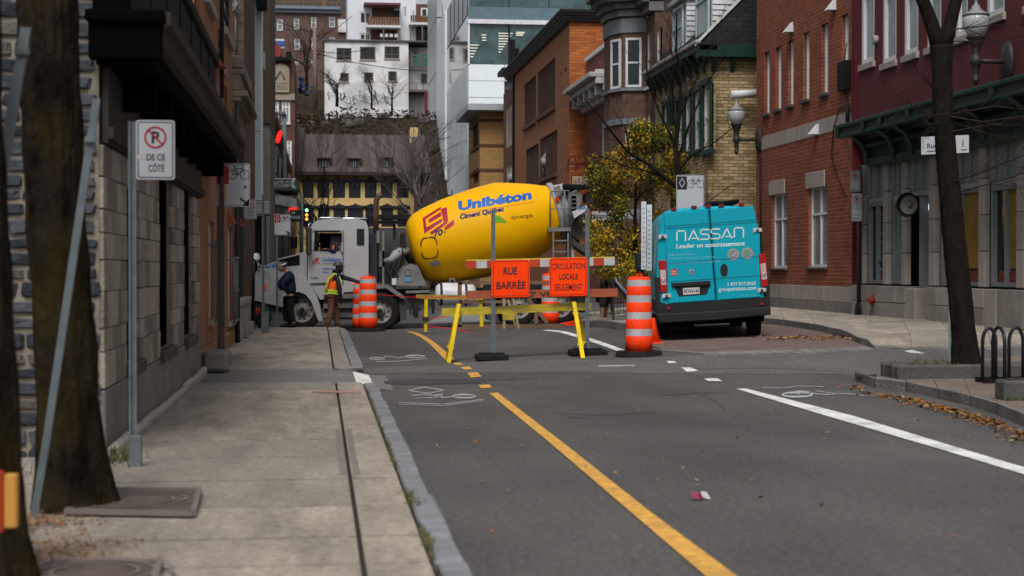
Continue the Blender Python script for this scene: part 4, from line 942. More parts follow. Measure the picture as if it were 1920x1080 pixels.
for k in range(N):
    a, b = xa+(xb-xa)*k/N, xa+(xb-xa)*(k+1)/N; mb = MB(); w_ = .02; h_ = .05+.02*random.random()
    mb.hexa([(a+.015,Y-.45,ze+.02),(b-.015,Y-.45,ze+.02),(b-.015,yr,zr-.05),(a+.015,yr,zr-.05),(a+.015,Y-.48,ze+.02+h_),(b-.015,Y-.48,ze+.02+h_),(b-.015,yr,zr-.05+h_),(a+.015,yr,zr-.05+h_)])
    mb.hexa([(b-.03,Y-.5,ze+.06),(b+.03,Y-.5,ze+.06),(b+.03,yr,zr-.01),(b-.03,yr,zr-.01),(b-.03,Y-.5,ze+.16),(b+.03,Y-.5,ze+.16),(b+.03,yr,zr+.1),(b-.03,yr,zr+.1)])
    build(mb, 'roof_panel', random.choice((roofm, mat('brown_metal_roof_b', (.062,.044,.04), rough=.6, var=.25, scale=1.2, stretch=(1,.3,.3)), mat('brown_metal_roof_c', (.105,.08,.074), rough=.6, var=.2, scale=1.2, stretch=(1,.3,.3)))), rf)
mb = MB(); FF.box(mb, xa-.1, X(790), ze-.12, ze+.12, .65, .3, b=.03); build(mb, 'gutter', mat('dark_gutter', (.03,.022,.022)), B)
for xx in (xa-.15, X(785)):
    mb = MB(); mb.hexa([(xx-.3,Y-.55,ze),(xx+.3,Y-.55,ze),(xx+.45,yr+.2,zr-.4),(xx-.1,yr+.2,zr-.4),(xx-.3,Y-.55,ze+.55),(xx+.3,Y-.55,ze+.55),(xx+.45,yr+.2,zr+.45),(xx-.1,yr+.2,zr+.45)]); build(mb, 'parapet', roofm, B)
mb = MB(); q = PY(768,240,100); q2 = PY(783,256,100); mb.box(q.x, q2.x, 99.6, 100.8, q2.z-1.2, q.z, 0, .03); build(mb, 'chimney', yst, rf)
for px0, px1, y0, y1 in ((598,618,296,316),(655,674,296,316),(714,733,294,315)):
    Yd = 95.3; a, b, zt, zb = X(px0,Yd), X(px1,Yd), Zp(y0,Yd), Zp(y1,Yd); mb = MB()
    mb.box(a, b, Yd, Yd+3, zb-.3, zt); mb.mesh([(a-.15,Yd-.2,zt),(b+.15,Yd-.2,zt),(b+.15,Yd+3.4,zt+.9),(a-.15,Yd+3.4,zt+.9),(a-.15,Yd-.2,zt-.06),(b+.15,Yd-.2,zt-.06)], [(0,1,2,3),(4,5,1,0)]); d_ = build(mb, 'dormer', roofm, rf)
    window(FY(Yd), d_, (a+.12, b-.12, zb, zt-.08), navy, winl, d=-.01, fw=.08, cols=2, rails=())
# ---- white graffiti house on the hill
Y = 150.0; FW = FY(Y)
B = thing('graffiti_house', 'weathered white house with grey patches and graffiti along its base on the hill', 'house', (X(690,Y), Y, 14))
wv = mat('weathered_white_render', (.68,.68,.68), rough=.9, var=.12, scale=.9, dirt=1, dirtc=(.24,.24,.26))
ww = [FW.rect(*q) for q in ((631,659,90,113),(675,704,88,112),(721,749,87,110),(638,654,137,153),(683,700,136,151),(728,744,134,152))]
mb = MB(); wall(mb, FW, X(609,Y), X(766,Y), 13.5, Zp(78,Y), ww, .25, core=9); build(mb, 'wall', wv, B)
mb = MB(); FW.box(mb, X(766,Y)+.003, X(806,Y), 16, Zp(82,Y), -2, -8); build(mb, 'recessed_wing', wv, B)
mb = MB(); FW.box(mb, X(766,Y)+.01, X(806,Y), 13.5, 16, -2.5, -8); build(mb, 'dark_recess', blks, B)
for i, r in enumerate(ww): window(FW, B, r, mat('brown_window_frame', (.09,.075,.06)), win, d=.12, fw=.12, cols=2 if i in (0,2) else 1, rails=(.35,) if i != 1 else (), sill=lst, sillh=.12)
mb = MB(); FW.box(mb, X(607,Y), X(808,Y), Zp(78,Y), Zp(75,Y), .2, -9); build(mb, 'roof_edge', mat('dark_roof_edge', (.1,.09,.1)), B)
gm_ = [mat('graffiti_grey', (.2,.2,.22)), mat('graffiti_white', (.7,.7,.72)), mat('graffiti_dark', (.06,.06,.07))]
mb = MB(); 
def gf(u, v): q = PY(u, v, Y-.02); return (q.x, q.y, q.z)
for k in range(34):
    x = 616+k*3.2; y = 181+random.uniform(-5,5); m = random.choice((0,1,2,1)); x2 = x+random.uniform(-2,5); P = [(x,y-7),(x2,y-2),(x+random.uniform(-3,3),y+3),(x2+2,y+8)]
    lv = Y-.02-.004*k; line2(mb, (lambda u, v, lv=lv: tuple(PY(u, v, lv))), P, random.uniform(1.2,3), m)
build(mb, 'graffiti', gm_, B)
mb = MB(); q = FW.rect(772,803,102,124)
for k in range(4): FW.box(mb, q[0], q[1], q[2]+(q[3]-q[2])*k/4+.04, q[2]+(q[3]-q[2])*(k+1)/4-.04, .4, .32)
build(mb, 'green_balcony', mat('green_board', (.03,.12,.08)), B)
mb = MB()
for x in (772,788,803): FW.box(mb, X(x,Y)-.06, X(x,Y)+.06, Zp(124,Y), Zp(98,Y), .5, .4)
FW.box(mb, X(768,Y), X(806,Y), Zp(170,Y)-.1, Zp(168,Y), .6, -2); FW.box(mb, X(766,Y), X(806,Y), Zp(155,Y)-.05, Zp(155,Y), .6, .55)
for x in (767,780,793): FW.box(mb, X(x,Y)-.04, X(x,Y)+.04, Zp(168,Y), Zp(155,Y), .6, .55)
build(mb, 'balcony_rail', mat('weathered_wood', (.16,.12,.09)), B)
for q in ((775,783,90,104),(792,803,133,152)): 
    r = FW.rect(*q); mb = MB(); FW.box(mb, *r, -1.9, -1.99); build(mb, 'window', win, B)
# ---- upper white house with brick balconies
Y = 165.0; FU = FY(Y)
B = thing('balcony_house', 'white house with brown brick balconies above the graffiti house', 'house', (X(740,Y), Y, 20))
wv2 = mat('blueish_white_render', (.66,.68,.74), rough=.9, var=.05, scale=.6, dirt=.3, dirtc=(.45,.46,.5))
ww = [FU.rect(674,696,22,45), FU.rect(674,695,62,76), FU.rect(756,763,13,33), FU.rect(772,779,20,42)]
mb = MB(); wall(mb, FU, X(652,Y), X(780,Y), 18, Zp(-40,Y), ww, .2, core=9); build(mb, 'wall', wv2, B)
for r in ww: window(FU, B, r, wht, win, d=.1, fw=.15, cols=2 if r[1]-r[0] > .8 else 1, rails=())
rbm = brick('rust_brick', (.14,.06,.045), (.1,.045,.035), (.1,.07,.06))
mb = MB(); r = FU.rect(697,739,15,36); FU.box(mb, *r, .03, -.2); r = FU.rect(695,744,50,76); FU.box(mb, *r, .03, -.2); r = FU.rect(780,830,8,36); FU.box(mb, r[0], r[1], 18, r[3], .0, -8); build(mb, 'brick_panel', rbm, B)
for q in ((738,749,20,40),(789,802,15,32),(811,821,13,30),(783,800,50,76),(806,822,50,76)):
    r = FU.rect(*q); window(FU, B, r, wht if q[3] < 40 else navy, win, d=-.05, fw=.15, rails=())
brd = mat('rusty_brown_board', (.13,.065,.03), var=.3, scale=2)
for a, b, y0, y1 in ((688,748,36,51),(768,812,33,46)):
    r = FU.rect(a, b, y0, y1)
    for k in range(12):
        p = r[0]+(r[1]-r[0])*k/12; mb = MB(); FU.box(mb, p+.02, p+(r[1]-r[0])/12-.02, r[2], r[3], 1.5, 1.4); build(mb, 'balcony_board', brd, B)
    mb = MB(); FU.box(mb, r[0]-.1, r[1]+.1, r[2]-.25, r[2]-.02, 1.6, 0); build(mb, 'balcony_floor', wht, B)
    mb = MB()
    for t_ in (0,.5,1): FU.box(mb, r[0]+(r[1]-r[0])*t_-.06, r[0]+(r[1]-r[0])*t_+.06, r[2]-2.6, r[2]-.25, 1.5, 1.38)
    build(mb, 'balcony_posts', mat('weathered_wood', (.16,.12,.09)), B)
mb = MB(); FU.box(mb, X(682,Y), X(750,Y), Zp(14,Y), Zp(10,Y), 1.8, 0); build(mb, 'balcony_roof', mat('purple_roof', (.14,.05,.07)), B)
mb = MB(); 
for k in range(4): FU.box(mb, X(712+k*9,Y), X(718+k*9,Y), Zp(72,Y), Zp(66,Y), 1.2, 1.1)
build(mb, 'garden_chairs', wht, B)
# ---- brown brick apartment house
Y = 175.0; FA = FY(Y)
B = thing('brown_apartment_house', 'brown brick apartment house with white windows and grey cornice on the hilltop', 'building', (X(580,Y), Y, 20))
ww = [FA.rect(*q) for q in ((519,530,35,57),(551,561,34,55),(583,593,32,53),(617,628,31,51),(552,562,72,93),(584,594,70,92),(618,628,69,78),(553,560,112,121),(584,592,111,121))]
mb = MB(); wall(mb, FA, X(512,Y), X(655,Y), 17, Zp(26,Y), ww, .2, core=9); build(mb, 'wall', FB, B)
for r in ww: window(FA, B, r, wht, winl, d=.1, fw=.1)
mb = MB(); FA.box(mb, X(510,Y), X(637,Y), Zp(27,Y), Zp(21,Y), .3, -1); FA.box(mb, X(509,Y), X(638,Y), Zp(20.5,Y), Zp(15,Y), .6, -1); build(mb, 'cornice', mat('blue_grey_cornice', (.17,.2,.24)), B)
mb = MB(); FA.box(mb, X(634,Y), X(655,Y), Zp(62,Y), Zp(38,Y), .3, 0); build(mb, 'white_bay', wv, B)
mb = MB(); FA.box(mb, X(500,Y), X(640,Y), Zp(10,Y), Zp(3,Y), -3, -3.5); FA.box(mb, X(480,Y), X(660,Y), 20, Zp(-40,Y), -9.5, -12); build(mb, 'rear_block', mat('brown_grey_block', (.07,.062,.06), var=.4), B)
mb = MB()
for k in range(16): FA.box(mb, X(505+k*9,Y), X(506+k*9,Y), Zp(12,Y), Zp(0,Y), -2, -2.1)
FA.box(mb, X(505,Y), X(640,Y), Zp(1,Y), Zp(-1,Y), -2, -2.1); FA.box(mb, X(604,Y), X(612,Y), Zp(20,Y), Zp(-20,Y), -1.8, -2.1); build(mb, 'roof_terrace_rail', mat('ochre_wood', (.16,.1,.03)), B)
# ---- dated 1921-type building at left
Y = 93.0; FD = FY(Y)
B = thing('dated_brick_building', 'narrow brown brick building with carved stone date tablet above its windows', 'building', (X(530,Y), Y, 0))
ww = [FD.rect(509,523,190,232), FD.rect(528,544,190,232), FD.rect(510,522,265,305), FD.rect(532,547,262,307)]
mb = MB(); wall(mb, FD, X(480,Y), X(553,Y), Z0, Zp(115,Y), ww, .2, core=8); build(mb, 'wall', brick('deep_brown_brick', (.13,.05,.035), (.09,.038,.03), (.09,.06,.05), bw=.22, bh=.075), B)
for r in ww: window(FD, B, r, wht, winl, d=.1, fw=.11, cols=2, rails=(.75,), sill=lst)
mb = MB(); FD.box(mb, X(505,Y), X(553,Y), Zp(190,Y), Zp(178,Y), .1, -.1); build(mb, 'stone_lintel', mat('tan_stone', (.26,.22,.17)), B)
tb = [(X(508,Y),Zp(176,Y)),(X(543,Y),Zp(176,Y)),(X(543,Y),Zp(132,Y)),(X(538,Y),Zp(126,Y)),(X(526,Y),Zp(122,Y)),(X(514,Y),Zp(126,Y)),(X(508,Y),Zp(132,Y))]
mb = MB(); mb.prism(tb, lambda u, z: FD.p(u,z,.0), lambda u, z: FD.p(u,z,.2)); tt = build(mb, 'date_tablet', mat('tan_stone', (.26,.22,.17), var=.2, scale=6, bump=.6, bscale=8), B)
mb = MB(); text(mb, '1921', lambda u, v: FD.p(u, v, .215), X(515,Y), X(536,Y), Zp(171,Y), Zp(163,Y), .03); FD.box(mb, X(512,Y), X(539,Y), Zp(159.5,Y), Zp(159,Y), .215, .2); mb.tube([FD.p(X(517,Y),Zp(152,Y),.21), FD.p(X(526,Y),Zp(135,Y),.24), FD.p(X(534,Y),Zp(152,Y),.21)], .05, 5); build(mb, 'carving', mat('carved_shadow_stone', (.17,.145,.11)), tt)
mb = MB(); FD.box(mb, X(500,Y), X(545,Y), Zp(118,Y), Zp(111,Y), .4, -1); FD.box(mb, X(537,Y), X(547,Y), Zp(118,Y), Zp(101,Y), .5, -.5); build(mb, 'black_coping', blk, B)
# rooftop billboard-like sign behind it
q = PY(520,90,97); t = thing('rooftop_banner', 'blue and white striped panel standing on the roof behind the date tablet', 'panel', (q.x, 97, q.z-1))
mb = MB(); mb.box(PY(504,0,97).x, PY(533,0,97).x, 97, 97.1, PY(0,82,97).z, PY(0,64,97).z); build(mb, 'board', mat('white_panel', (.5,.52,.55)), t)
mb = MB(); mb.box(PY(504,0,97).x, PY(533,0,97).x, 96.95, 97, PY(0,78,97).z, PY(0,68,97).z); build(mb, 'blue_stripe', mat('blue_stripe', (.03,.09,.25)), t)
mb = MB(); mb.box(PY(504,0,97).x, PY(532,0,97).x, 97.05, 97.2, PY(0,110,97).z, PY(0,82,97).z); mb.lathe([(-.1,.45),(0,.5)], PY(512,96,96.9), (0,-1,0), 14, m=1); build(mb, 'lower_panel', [mat('brown_panel', (.09,.06,.05)), mat('dull_red', (.2,.03,.03))], t)
# ================================================================ LEFT SIDE OF THE STREET
tanm = mat('tan_mortar', (.3,.24,.165), rough=.95, var=.25, scale=5, bump=.6, bscale=25)
stn = [mat('rubble_dark_blue', (.033,.038,.048), rough=.85, var=.45, scale=9, bump=.5, bscale=35), mat('rubble_mid_grey', (.065,.07,.08), rough=.85, var=.4, scale=9, bump=.5, bscale=35), mat('rubble_grey_brown', (.11,.098,.085), rough=.85, var=.35, scale=9, bump=.5, bscale=35)]
blkm = [mat('wall_block_a', (.27,.23,.185), rough=.9, var=.25, scale=5, bump=.6, bscale=25), mat('wall_block_b', (.19,.162,.135), rough=.9, var=.25, scale=5, bump=.6, bscale=25), mat('wall_block_c', (.33,.285,.23), rough=.9, var=.25, scale=5, bump=.6, bscale=25)]
def rock(seed, m, jit=.1, ch=.13):
    r = random.Random(seed); mb = MB(); n = 3
    vs = {}; L = []
    pts = []
    mb.box(-.5,.5,-.5,.5,-.5,.5,0,ch)
    for k in range(len(mb.v)):
        v = mb.v[k]; mb.v[k] = tuple(c+r.uniform(-jit,jit) for c in v)
    return mb.data('stone', m)
rocks = [[rock(s*7+i, stn[i], .075) for s in range(4)] for i in range(3)]
blks_ = [[rock(s*5+i+90, blkm[i], .016, .035) for s in range(3)] for i in range(3)]
SB = thing('stone_building', 'old stone building with dark rubble end wall and black balcony on the left', 'building', (-1.75, 13.2, 0))
mb = MB(); mb.box(-7, -1.77, 13.26, 13.5, -.2, 7.5); mb.box(-7,-3,13.5,24,-.2,7.5); build(mb, 'end_wall', tanm, SB); EW = [o for o in SB.children if o.name.startswith('end_wall')][0]
z = .05
while z < 4.6:
    h = random.uniform(.1, .165); x = -1.74-random.uniform(0,.06)
    while x > -3.05:
        w_ = random.uniform(.13,.3); i = random.choice((0,0,1,1,2))
        if x-w_/2 > -2.95: piece('stone', random.choice(rocks[i]), EW, (x-w_/2, 13.25, z+h/2), (w_-.035, .12, h-.035+random.uniform(-.012,.006)), (0, random.uniform(-.05,.05), 0))
        x -= w_
    z += h
LF = LX(-1.72); u0, u1 = 13.22, 23.7
hs_ = [LF.rect(238,262,340,677), LF.rect(299,323,335,652), LF.rect(345,363,345,630)]
mb = MB(); wall(mb, LX(-1.76), u0, u1, -.1, 4.6, hs_, .3, core=.8); build(mb, 'side_wall', mat('grey_mortar', (.22,.19,.15), rough=.95, var=.3, scale=6), SB); SW_ = [o for o in SB.children if o.name.startswith('side_wall')][0]
z = .66; row = 0
while z < 2.5:
    h = random.choice((.19,.22,.26,.3)); u = u0+.0; row += 1
    brk = sorted([u0, u1]+[h_[0] for h_ in hs_]+[h_[1] for h_ in hs_])
    for a, b in zip(brk, brk[1:]):
        um = (a+b)/2
        if any(h_[0] < um < h_[1] and h_[2]-.05 < z+h/2 < h_[3] for h_ in hs_): continue
        n = max(1, round((b-a)/.5)); off = (.5 if row % 2 else 0)
        cuts = [a]+[a+(b-a)*(k-off+random.uniform(-.18,.18))/n for k in range(1, n+1) if a+.12 < a+(b-a)*(k-off)/n < b-.12]+[b]
        for p, q in zip(cuts, cuts[1:]):
            i = random.choice((0,1,2)); piece('block', random.choice(blks_[i]), SW_, (-1.775+random.uniform(0,.012), (p+q)/2, z+h/2), (.1, q-p-.008, h-.006))
    z += h
mb = MB(); n = 9
for k in range(n):
    a, b = u0+(u1-u0)*k/n, u0+(u1-u0)*(k+1)/n; mb = MB(); LF.box(mb, a+.004, b-.004, -.1, .65, .015+random.uniform(-.006,.006), -.2, b=.012); build(mb, 'plinth_block', concd, SB)
    mb = MB(); LF.box(mb, a+.01, b-.01, 0, .2+random.uniform(-.02,.02), .1, .016, b=.03); build(mb, 'base_kerb', mat('pale_base_strip', (.36,.33,.29), rough=.9, var=.2, scale=6, bump=.4), SB)
mb = MB(); LF.box(mb, u0+.05, u1, 2.66, 3.27, .03, -.02); build(mb, 'frieze', mat('dark_brown_frieze', (.03,.025,.022), rough=.7), SB)
for r in hs_:
    mb = MB(); LF.box(mb, r[0]+.01, r[1]-.01, r[2], r[3], -.07, -.3); o = build(mb, 'window', blks, SB)
    mb = MB(); LF.box(mb, r[0]-.06, r[1]+.06, r[2]-.13, r[2]-.005, .06, -.2, b=.015); build(mb, 'sill', mat('dark_wood_sill', (.06,.05,.045)), o)
dm_ = mat('black_cladding', (.0025,.0025,.003), rough=.9, spec=.03); dg_ = mat('dark_grey_metal_cladding', (.02,.018,.019), rough=.8, spec=.1, var=.25, scale=3, stretch=(1,3,.3)); fas = mat('weathered_brown_fascia', (.05,.041,.033), rough=.85, spec=.1, var=.3, scale=4, dirt=.5, dirtc=(.03,.026,.022))
# balcony: canopy, fascia, parapet
BX = -1.3
mb = MB(); mb.prism([(-1.77,3.28),(-1.35,3.3),(BX-.02,3.36),(BX,3.62),(-1.77,3.64)], lambda x, z: (x,13.15,z), lambda x, z: (x,26.3,z)); bal = build(mb, 'canopy', dm_, SB)
mb = MB(); mb.prism([(BX-.01,3.41),(BX+.05,3.44),(BX+.07,3.56),(BX+.12,3.6),(BX+.12,3.7),(BX-.01,3.7)], lambda x, z: (x,13.12,z), lambda x, z: (x,26.35,z)); build(mb, 'fascia', fas, bal)
mb = MB(); mb.box(-1.82,-1.24,13.05,13.14,3.3,3.66,0,.02); mb.box(-1.84,-1.22,13.0,13.14,3.6,3.7,0,.015); build(mb, 'end_board', dm_, bal)
mb = MB(); mb.box(-1.8,-1.52,13.16,24.0,3.71,4.75); pr = build(mb, 'parapet', dm_, SB)
for k in range(14):
    a = 13.28+k*.77; mb = MB(); mb.box(-1.52,-1.5-.012*(k%2),a+.008,a+.762,3.7,4.62); build(mb, 'cladding_panel', dg_, pr)
mb = MB(); mb.box(-1.6,-1.46,13.25,24.1,4.63,4.78,0,.02); build(mb, 'cap_rail', dg_, pr)
for k in range(8):
    mb = MB(); a = 14.2+k*1.4; mb.box(-1.72,-1.4,a,a+.12,3.0,3.3,0,.02); build(mb, 'bracket', dm_, bal)
mb = MB(); LF.box(mb, u0, u1, 2.68, 2.78, .08, .031, b=.01); build(mb, 'beam', fas, SB)
mb = MB(); mb.box(-1.7, -1.32, 23.75, 24.55, SW, SW+.3, 0, .05); build(mb, 'step_block', concd, label='rough grey stone block on the sidewalk at the far corner of the stone building', cat='stone block', org=(-1.5,24.1,SW))
# ---- orange brick house on the left
PB_ = thing('orange_brick_house', 'orange brick house with barred ground floor windows beyond the stone building', 'building', (-1.75, 28, 0))
F8 = LX(-1.75); a0, a1 = 23.8, 33.3
lw = [F8.rect(391,402,415,600), F8.rect(427,436,425,603)]; up = [F8.rect(419,432,-20,66), F8.rect(384,398,-40,5), F8.rect(409,417,60,122), F8.rect(421,427,164,225), F8.rect(364,374,-30,40)]
mb = MB(); wall(mb, F8, a0, a1, -.1, 11, lw+up, .16, core=5); build(mb, 'wall', LB, PB_)
for r in lw:
    o = window(F8, PB_, r, wht, win, d=.12, fw=.09, rails=(.6,), sill=lst)
    mb = MB(); uu0, uu1 = r[0]+.0, r[1]; 
    for k in range(7): u = uu0+(uu1-uu0)*k/6; mb.tube([F8.p(u,r[2]+.0,.12), F8.p(u,r[2]+1.25,.12)], .012, 5)
    for zz in (.0,.6,1.25): F8.box(mb, uu0, uu1, r[2]+zz, r[2]+zz+.04, .14, .1)
    for u in (uu0, uu1): F8.box(mb, u-.02, u+.02, r[2]+1.2, r[2]+1.24, .12, 0)
    build(mb, 'window_grille', galv, o)
for r in up: window(F8, PB_, r, mat('blue_black_frame', (.03,.04,.055)), winl, d=.08, fw=.12, rails=(.5,), sill=lst, sillh=.14)
awm = mat('rust_red_canopy', (.22,.055,.022))
for x, y in ((428,409),(445,415),(404,115)):
    u, z = F8.px(x, y); mb = MB(); mb.mesh([F8.p(u-.2,z-.1,0), F8.p(u+.2,z-.1,0), F8.p(u+.2,z-.11,.17), F8.p(u-.2,z-.11,.17), F8.p(u-.2,z+.14,0), F8.p(u+.2,z+.14,0)], [(3,2,1,0),(3,2,5,4),(1,5,2),(0,3,4)]); build(mb, 'small_awning', awm, PB_)
mb = MB(); F8.box(mb, a0, a1, -.1, .42, .05, -.2, b=.02); build(mb, 'plinth', mat('ochre_plinth', (.24,.14,.06), var=.3), PB_)
mb = MB(); mb.tube([F8.p(a1-.2,-.1,.1), F8.p(a1-.2,5.0,.1)], .05, 8); mb.tube([F8.p(a0+4.5,4.6,.08), F8.p(a0+4.5,11,.08)], .04, 6); 
build(mb, 'drainpipe', cast, PB_)
# ---- navy shopfront with stone cornice
NB = thing('navy_shopfront', 'narrow navy boarded front under a grey carved stone cornice on the left', 'building', (-1.75, 36, 0))
F9 = LX(-1.74); b0, b1 = 33.32, 38.3; nv = mat('navy_board', (.01,.018,.032), rough=.6, var=.25); cst = mat('brown_grey_stone', (.2,.165,.13), rough=.9, var=.25, scale=3, bump=.3, dirt=.5)
mb = MB(); F9.box(mb, b0, b1, -.1, 5.9, -.12, -5); build(mb, 'wall', nv, NB)
for k in range(12):
    p = b0+.35+k*.4; mb = MB(); F9.box(mb, p+.01, p+.39, .95, 4.6, -.02-.03*(k%2), -.13, b=.012); build(mb, 'board', nv, NB)
mb = MB(); F9.box(mb, b0, b0+.33, -.1, 5.0, .05, -.2, b=.02); build(mb, 'pilaster', cst, NB)
for i, (z0_, z1_, n_) in enumerate(((4.62,5.05,.02),(5.05,5.15,.16),(5.15,5.28,.3),(5.28,5.6,.16),(5.6,5.72,.22))):
    mb = MB(); F9.box(mb, b0-.1, b1+.0, z0_+.002, z1_, n_, -.2, b=.02); build(mb, 'cornice', cst, NB)
for k in range(8):
    p = b0+k*.66; mb = MB(); F9.box(mb, p, p+.36, 5.72, 6.02, .18, -.1, b=.05); build(mb, 'merlon', cst, NB)
for k in range(9):
    p = b0+.4+k*.6; mb = MB(); F9.box(mb, p, p+.12, .12, .85, .12, .0, b=.02); build(mb, 'baluster', lst, NB)
mb = MB(); F9.box(mb, b0+.3, b1, .85, .98, .16, -.05, b=.02); build(mb, 'rail', lst, NB)
for y, s_ in ((35.2,.2),(37.2,.22)):
    mb = MB(); mb.box(-1.72,-1.72+s_, y, y+.45, SW, SW+.3, 0, .03); build(mb, 'stone_block', gst, label=('low grey stone block at the foot of the navy shopfront, nearer one' if y < 36 else 'low grey stone block at the foot of the navy shopfront, farther one'), cat='stone block', org=(-1.65,y,SW))
# ---- building with dark brick side and white sheath
WB = thing('white_edge_building', 'tall dark brick side wall ending in a smooth pale grey vertical pier', 'building', (-2, 41, 0))
mb = MB(); mb.box(-7, -1.76, 38.5, 45, -.1, 14); build(mb, 'brick_wall', DB, WB)
pg = mat('pale_blue_grey_panel', (.42,.47,.5), rough=.6, var=.05, scale=.8); zl = PY(480,375,47).z
xl, xr = PY(455,200,47).x, PY(489,200,47).x
for z0_, z1_ in ((zl, PY(480,246,47).z-.01), (PY(480,246,47).z+.01, PY(480,100,47).z), (PY(480,100,47).z, 14)):
    mb = MB(); mb.box(xl, xr, 47, 47.7, z0_, z1_); build(mb, 'pier_panel', pg, WB)
mb = MB(); mb.box(xr-.0, xr+.04, 46.98, 47.8, zl, 14); build(mb, 'white_edge', mat('white_edge_trim', (.66,.68,.68)), WB)
mb = MB()
for z_ in (1.0,2.2): pass
mb.tube([PY(432,0,38.3),PY(446,28,38.3)], .03, 5); mb.tube([PY(446,5,38.3),PY(430,32,38.3)], .03, 5); mb.tube([PY(441,0,38.4),PY(443,110,38.4)], .025, 5); build(mb, 'stair_rail', galv, WB)
beam_ = mat('pale_ledge', (.3,.33,.33), rough=.7)
mb = MB(); a = PY(475,377,46.8); b = PY(506,402,46.8); mb.box(a.x-.4, b.x-.02, 46.8, 48.4, b.z, a.z, 0, .02); build(mb, 'ledge', beam_, WB)
mb = MB(); a = PY(476,403,47.1); b = PY(498,545,47.1); mb.box(-3.5, b.x-.03, 47.1, 48.5, b.z, a.z); build(mb, 'dark_fascia', blk, WB)
mb = MB(); a = PY(476,545,46.8); b = PY(499,563,46.8); mb.box(a.x-.4, b.x-.02, 46.8, 48.4, b.z, a.z, 0, .02); build(mb, 'ledge', beam_, WB)
mb = MB(); mb.box(-3.5, PY(496,570,47.2).x, 47.2, 48.5, -.1, b.z); build(mb, 'base_wall', mat('beige_base', (.2,.17,.14), var=.2), WB)
mb = MB(); a = PY(489,0,46); b = PY(506,22,46); mb.box(-3, PY(507,300,50).x, 50, 56, PY(500,232,50).z, 16); 
bs = build(mb, 'wall', mat('brown_siding', (.1,.078,.055), rough=.8), thing('brown_siding_building', 'brown vertically boarded wall seen behind the pale pier', 'building', (-2, 52, 0)))
BS = bs.parent
for k in range(5):
    p0 = PY(489.5+k*3.5,300,49.97).x; mb = MB(); mb.box(p0, p0+.05, 49.93, 49.99, PY(500,232,50).z, 16); build(mb, 'board', mat('brown_siding_b', (.075,.055,.038)), BS)
mb = MB(); mb.box(-3, PY(506,300,50).x, 50.01, 56, -.1, PY(500,232,50).z-.02); build(mb, 'lower_wall', mat('grey_lower_wall', (.16,.155,.145), var=.3, scale=2), BS)
q = PY(485,5,46.9); t = thing('wall_loudspeaker', 'black speaker-like box high on the pale pier at the top of the picture', 'lamp', q); mb = MB(); mb.box(q.x-.05, q.x+.25, 46.4, 46.95, q.z-.25, q.z+.35, 0, .03); mb.tube([q, q+Vector((-.2,0,.4))], .03, 5); build(mb, 'housing', blk, t)  # speaker-like black box, gives no light
q = PY(489,115,47.5); mb = MB(); mb.box(q.x-.03, q.x+.13, 47.3, 47.75, q.z-.25, q.z+.25, 0, .02); mb.box(q.x-.0, q.x+.1, 47.25, 47.3, q.z-.2, q.z+.05, 0); build(mb, 'air_vent', mat('grey_vent', (.36,.38,.38)), WB)
# ---- classical stone building
CB = thing('classical_stone_building', 'carved grey stone front with arched pediment beyond the pale pier', 'building', (-2, 70, 0))
FC = LX(-2.05); cs = mat('classical_stone', (.21,.195,.175), rough=.9, var=.2, scale=2, bump=.3, dirt=.5); k0, k1 = 57, 90
mb = MB(); FC.box(mb, k0, k1, -.1, FC.px(505,232)[1], 0, -5); build(mb, 'wall', cs, CB)
zc_ = 6.6
for z0_, z1_, n_ in ((zc_,zc_+.3,.35),(zc_+.3,zc_+.55,.6),(4.3,4.5,.25)):
    mb = MB(); FC.box(mb, k0, k1, z0_, z1_, n_, -.1, b=.03); build(mb, 'cornice', cs, CB)
for k in range(7):
    for j in range(5):
        mb = MB(); FC.box(mb, k0+k*1.6+.03, k0+k*1.6+1.55, -.1+j*.55, .41+j*.55, .1, 0, b=.03); build(mb, 'stone_block', gst, CB)
for uu in (60, 66):
    mb = MB(); P = [(uu+2.2*cos(a)*1.0, 4.5+1.5*sin(a)) for a in [pi*i/10 for i in range(11)]]; 
    for i in range(10):
        a, b = P[i], P[i+1]; mb.bar(FC.p(a[0],a[1],.3), FC.p(b[0],b[1],.3), .5, .3)
    build(mb, 'arch', cs, CB)
for uu in (58.2, 63.5, 69): mb = MB(); mb.lathe([(0,.28),(3.6,.24),(3.7,.34),(3.9,.34)], FC.p(uu,.4,.3), n=12); build(mb, 'column', cs, CB)
# marquee with sign
q = PY(530,343,57); t = thing('marquee_canopy', 'white and grey theatre style canopy projecting over the left sidewalk', 'canopy', q)
a, b = PY(503,362,57), PY(556,390,57)
mb = MB(); mb.mesh([(a.x,57,b.z+.18),(b.x,57,b.z),(b.x,60,b.z),(a.x,60,b.z+.18),(a.x,57,a.z+.08),(b.x,57,a.z-.22),(b.x,60,a.z-.22),(a.x,60,a.z+.08)], [(3,2,1,0),(4,5,6,7),(0,1,5,4),(1,2,6,5),(2,3,7,6),(3,0,4,7)]); build(mb, 'fascia', mat('weathered_white_metal', (.36,.39,.42), var=.3, scale=5, dirt=.5), t)
mb = MB(); mb.box(a.x-.05, b.x+.03, 56.9, 60.1, a.z+.05, a.z+.1); build(mb, 'cap', blk, t)
mb = MB(); mb.box(PY(541,0,57).x, PY(556,0,57).x, 56.95, 57.2, PY(0,395,57).z, PY(0,387,57).z); build(mb, 'red_light', emis('red_neon_light', (.8,.02,.01), .8), t)
mb = MB(); mb.box(-2.6, PY(514,0,57).x, 57.1, 59, PY(0,460,57).z, PY(0,395,57).z); build(mb, 'dark_box', blk, t)
q = PY(529,343,55); t = thing('name_sign', 'white and black sign reading LE DAUPHIN above the canopy', 'sign', q)
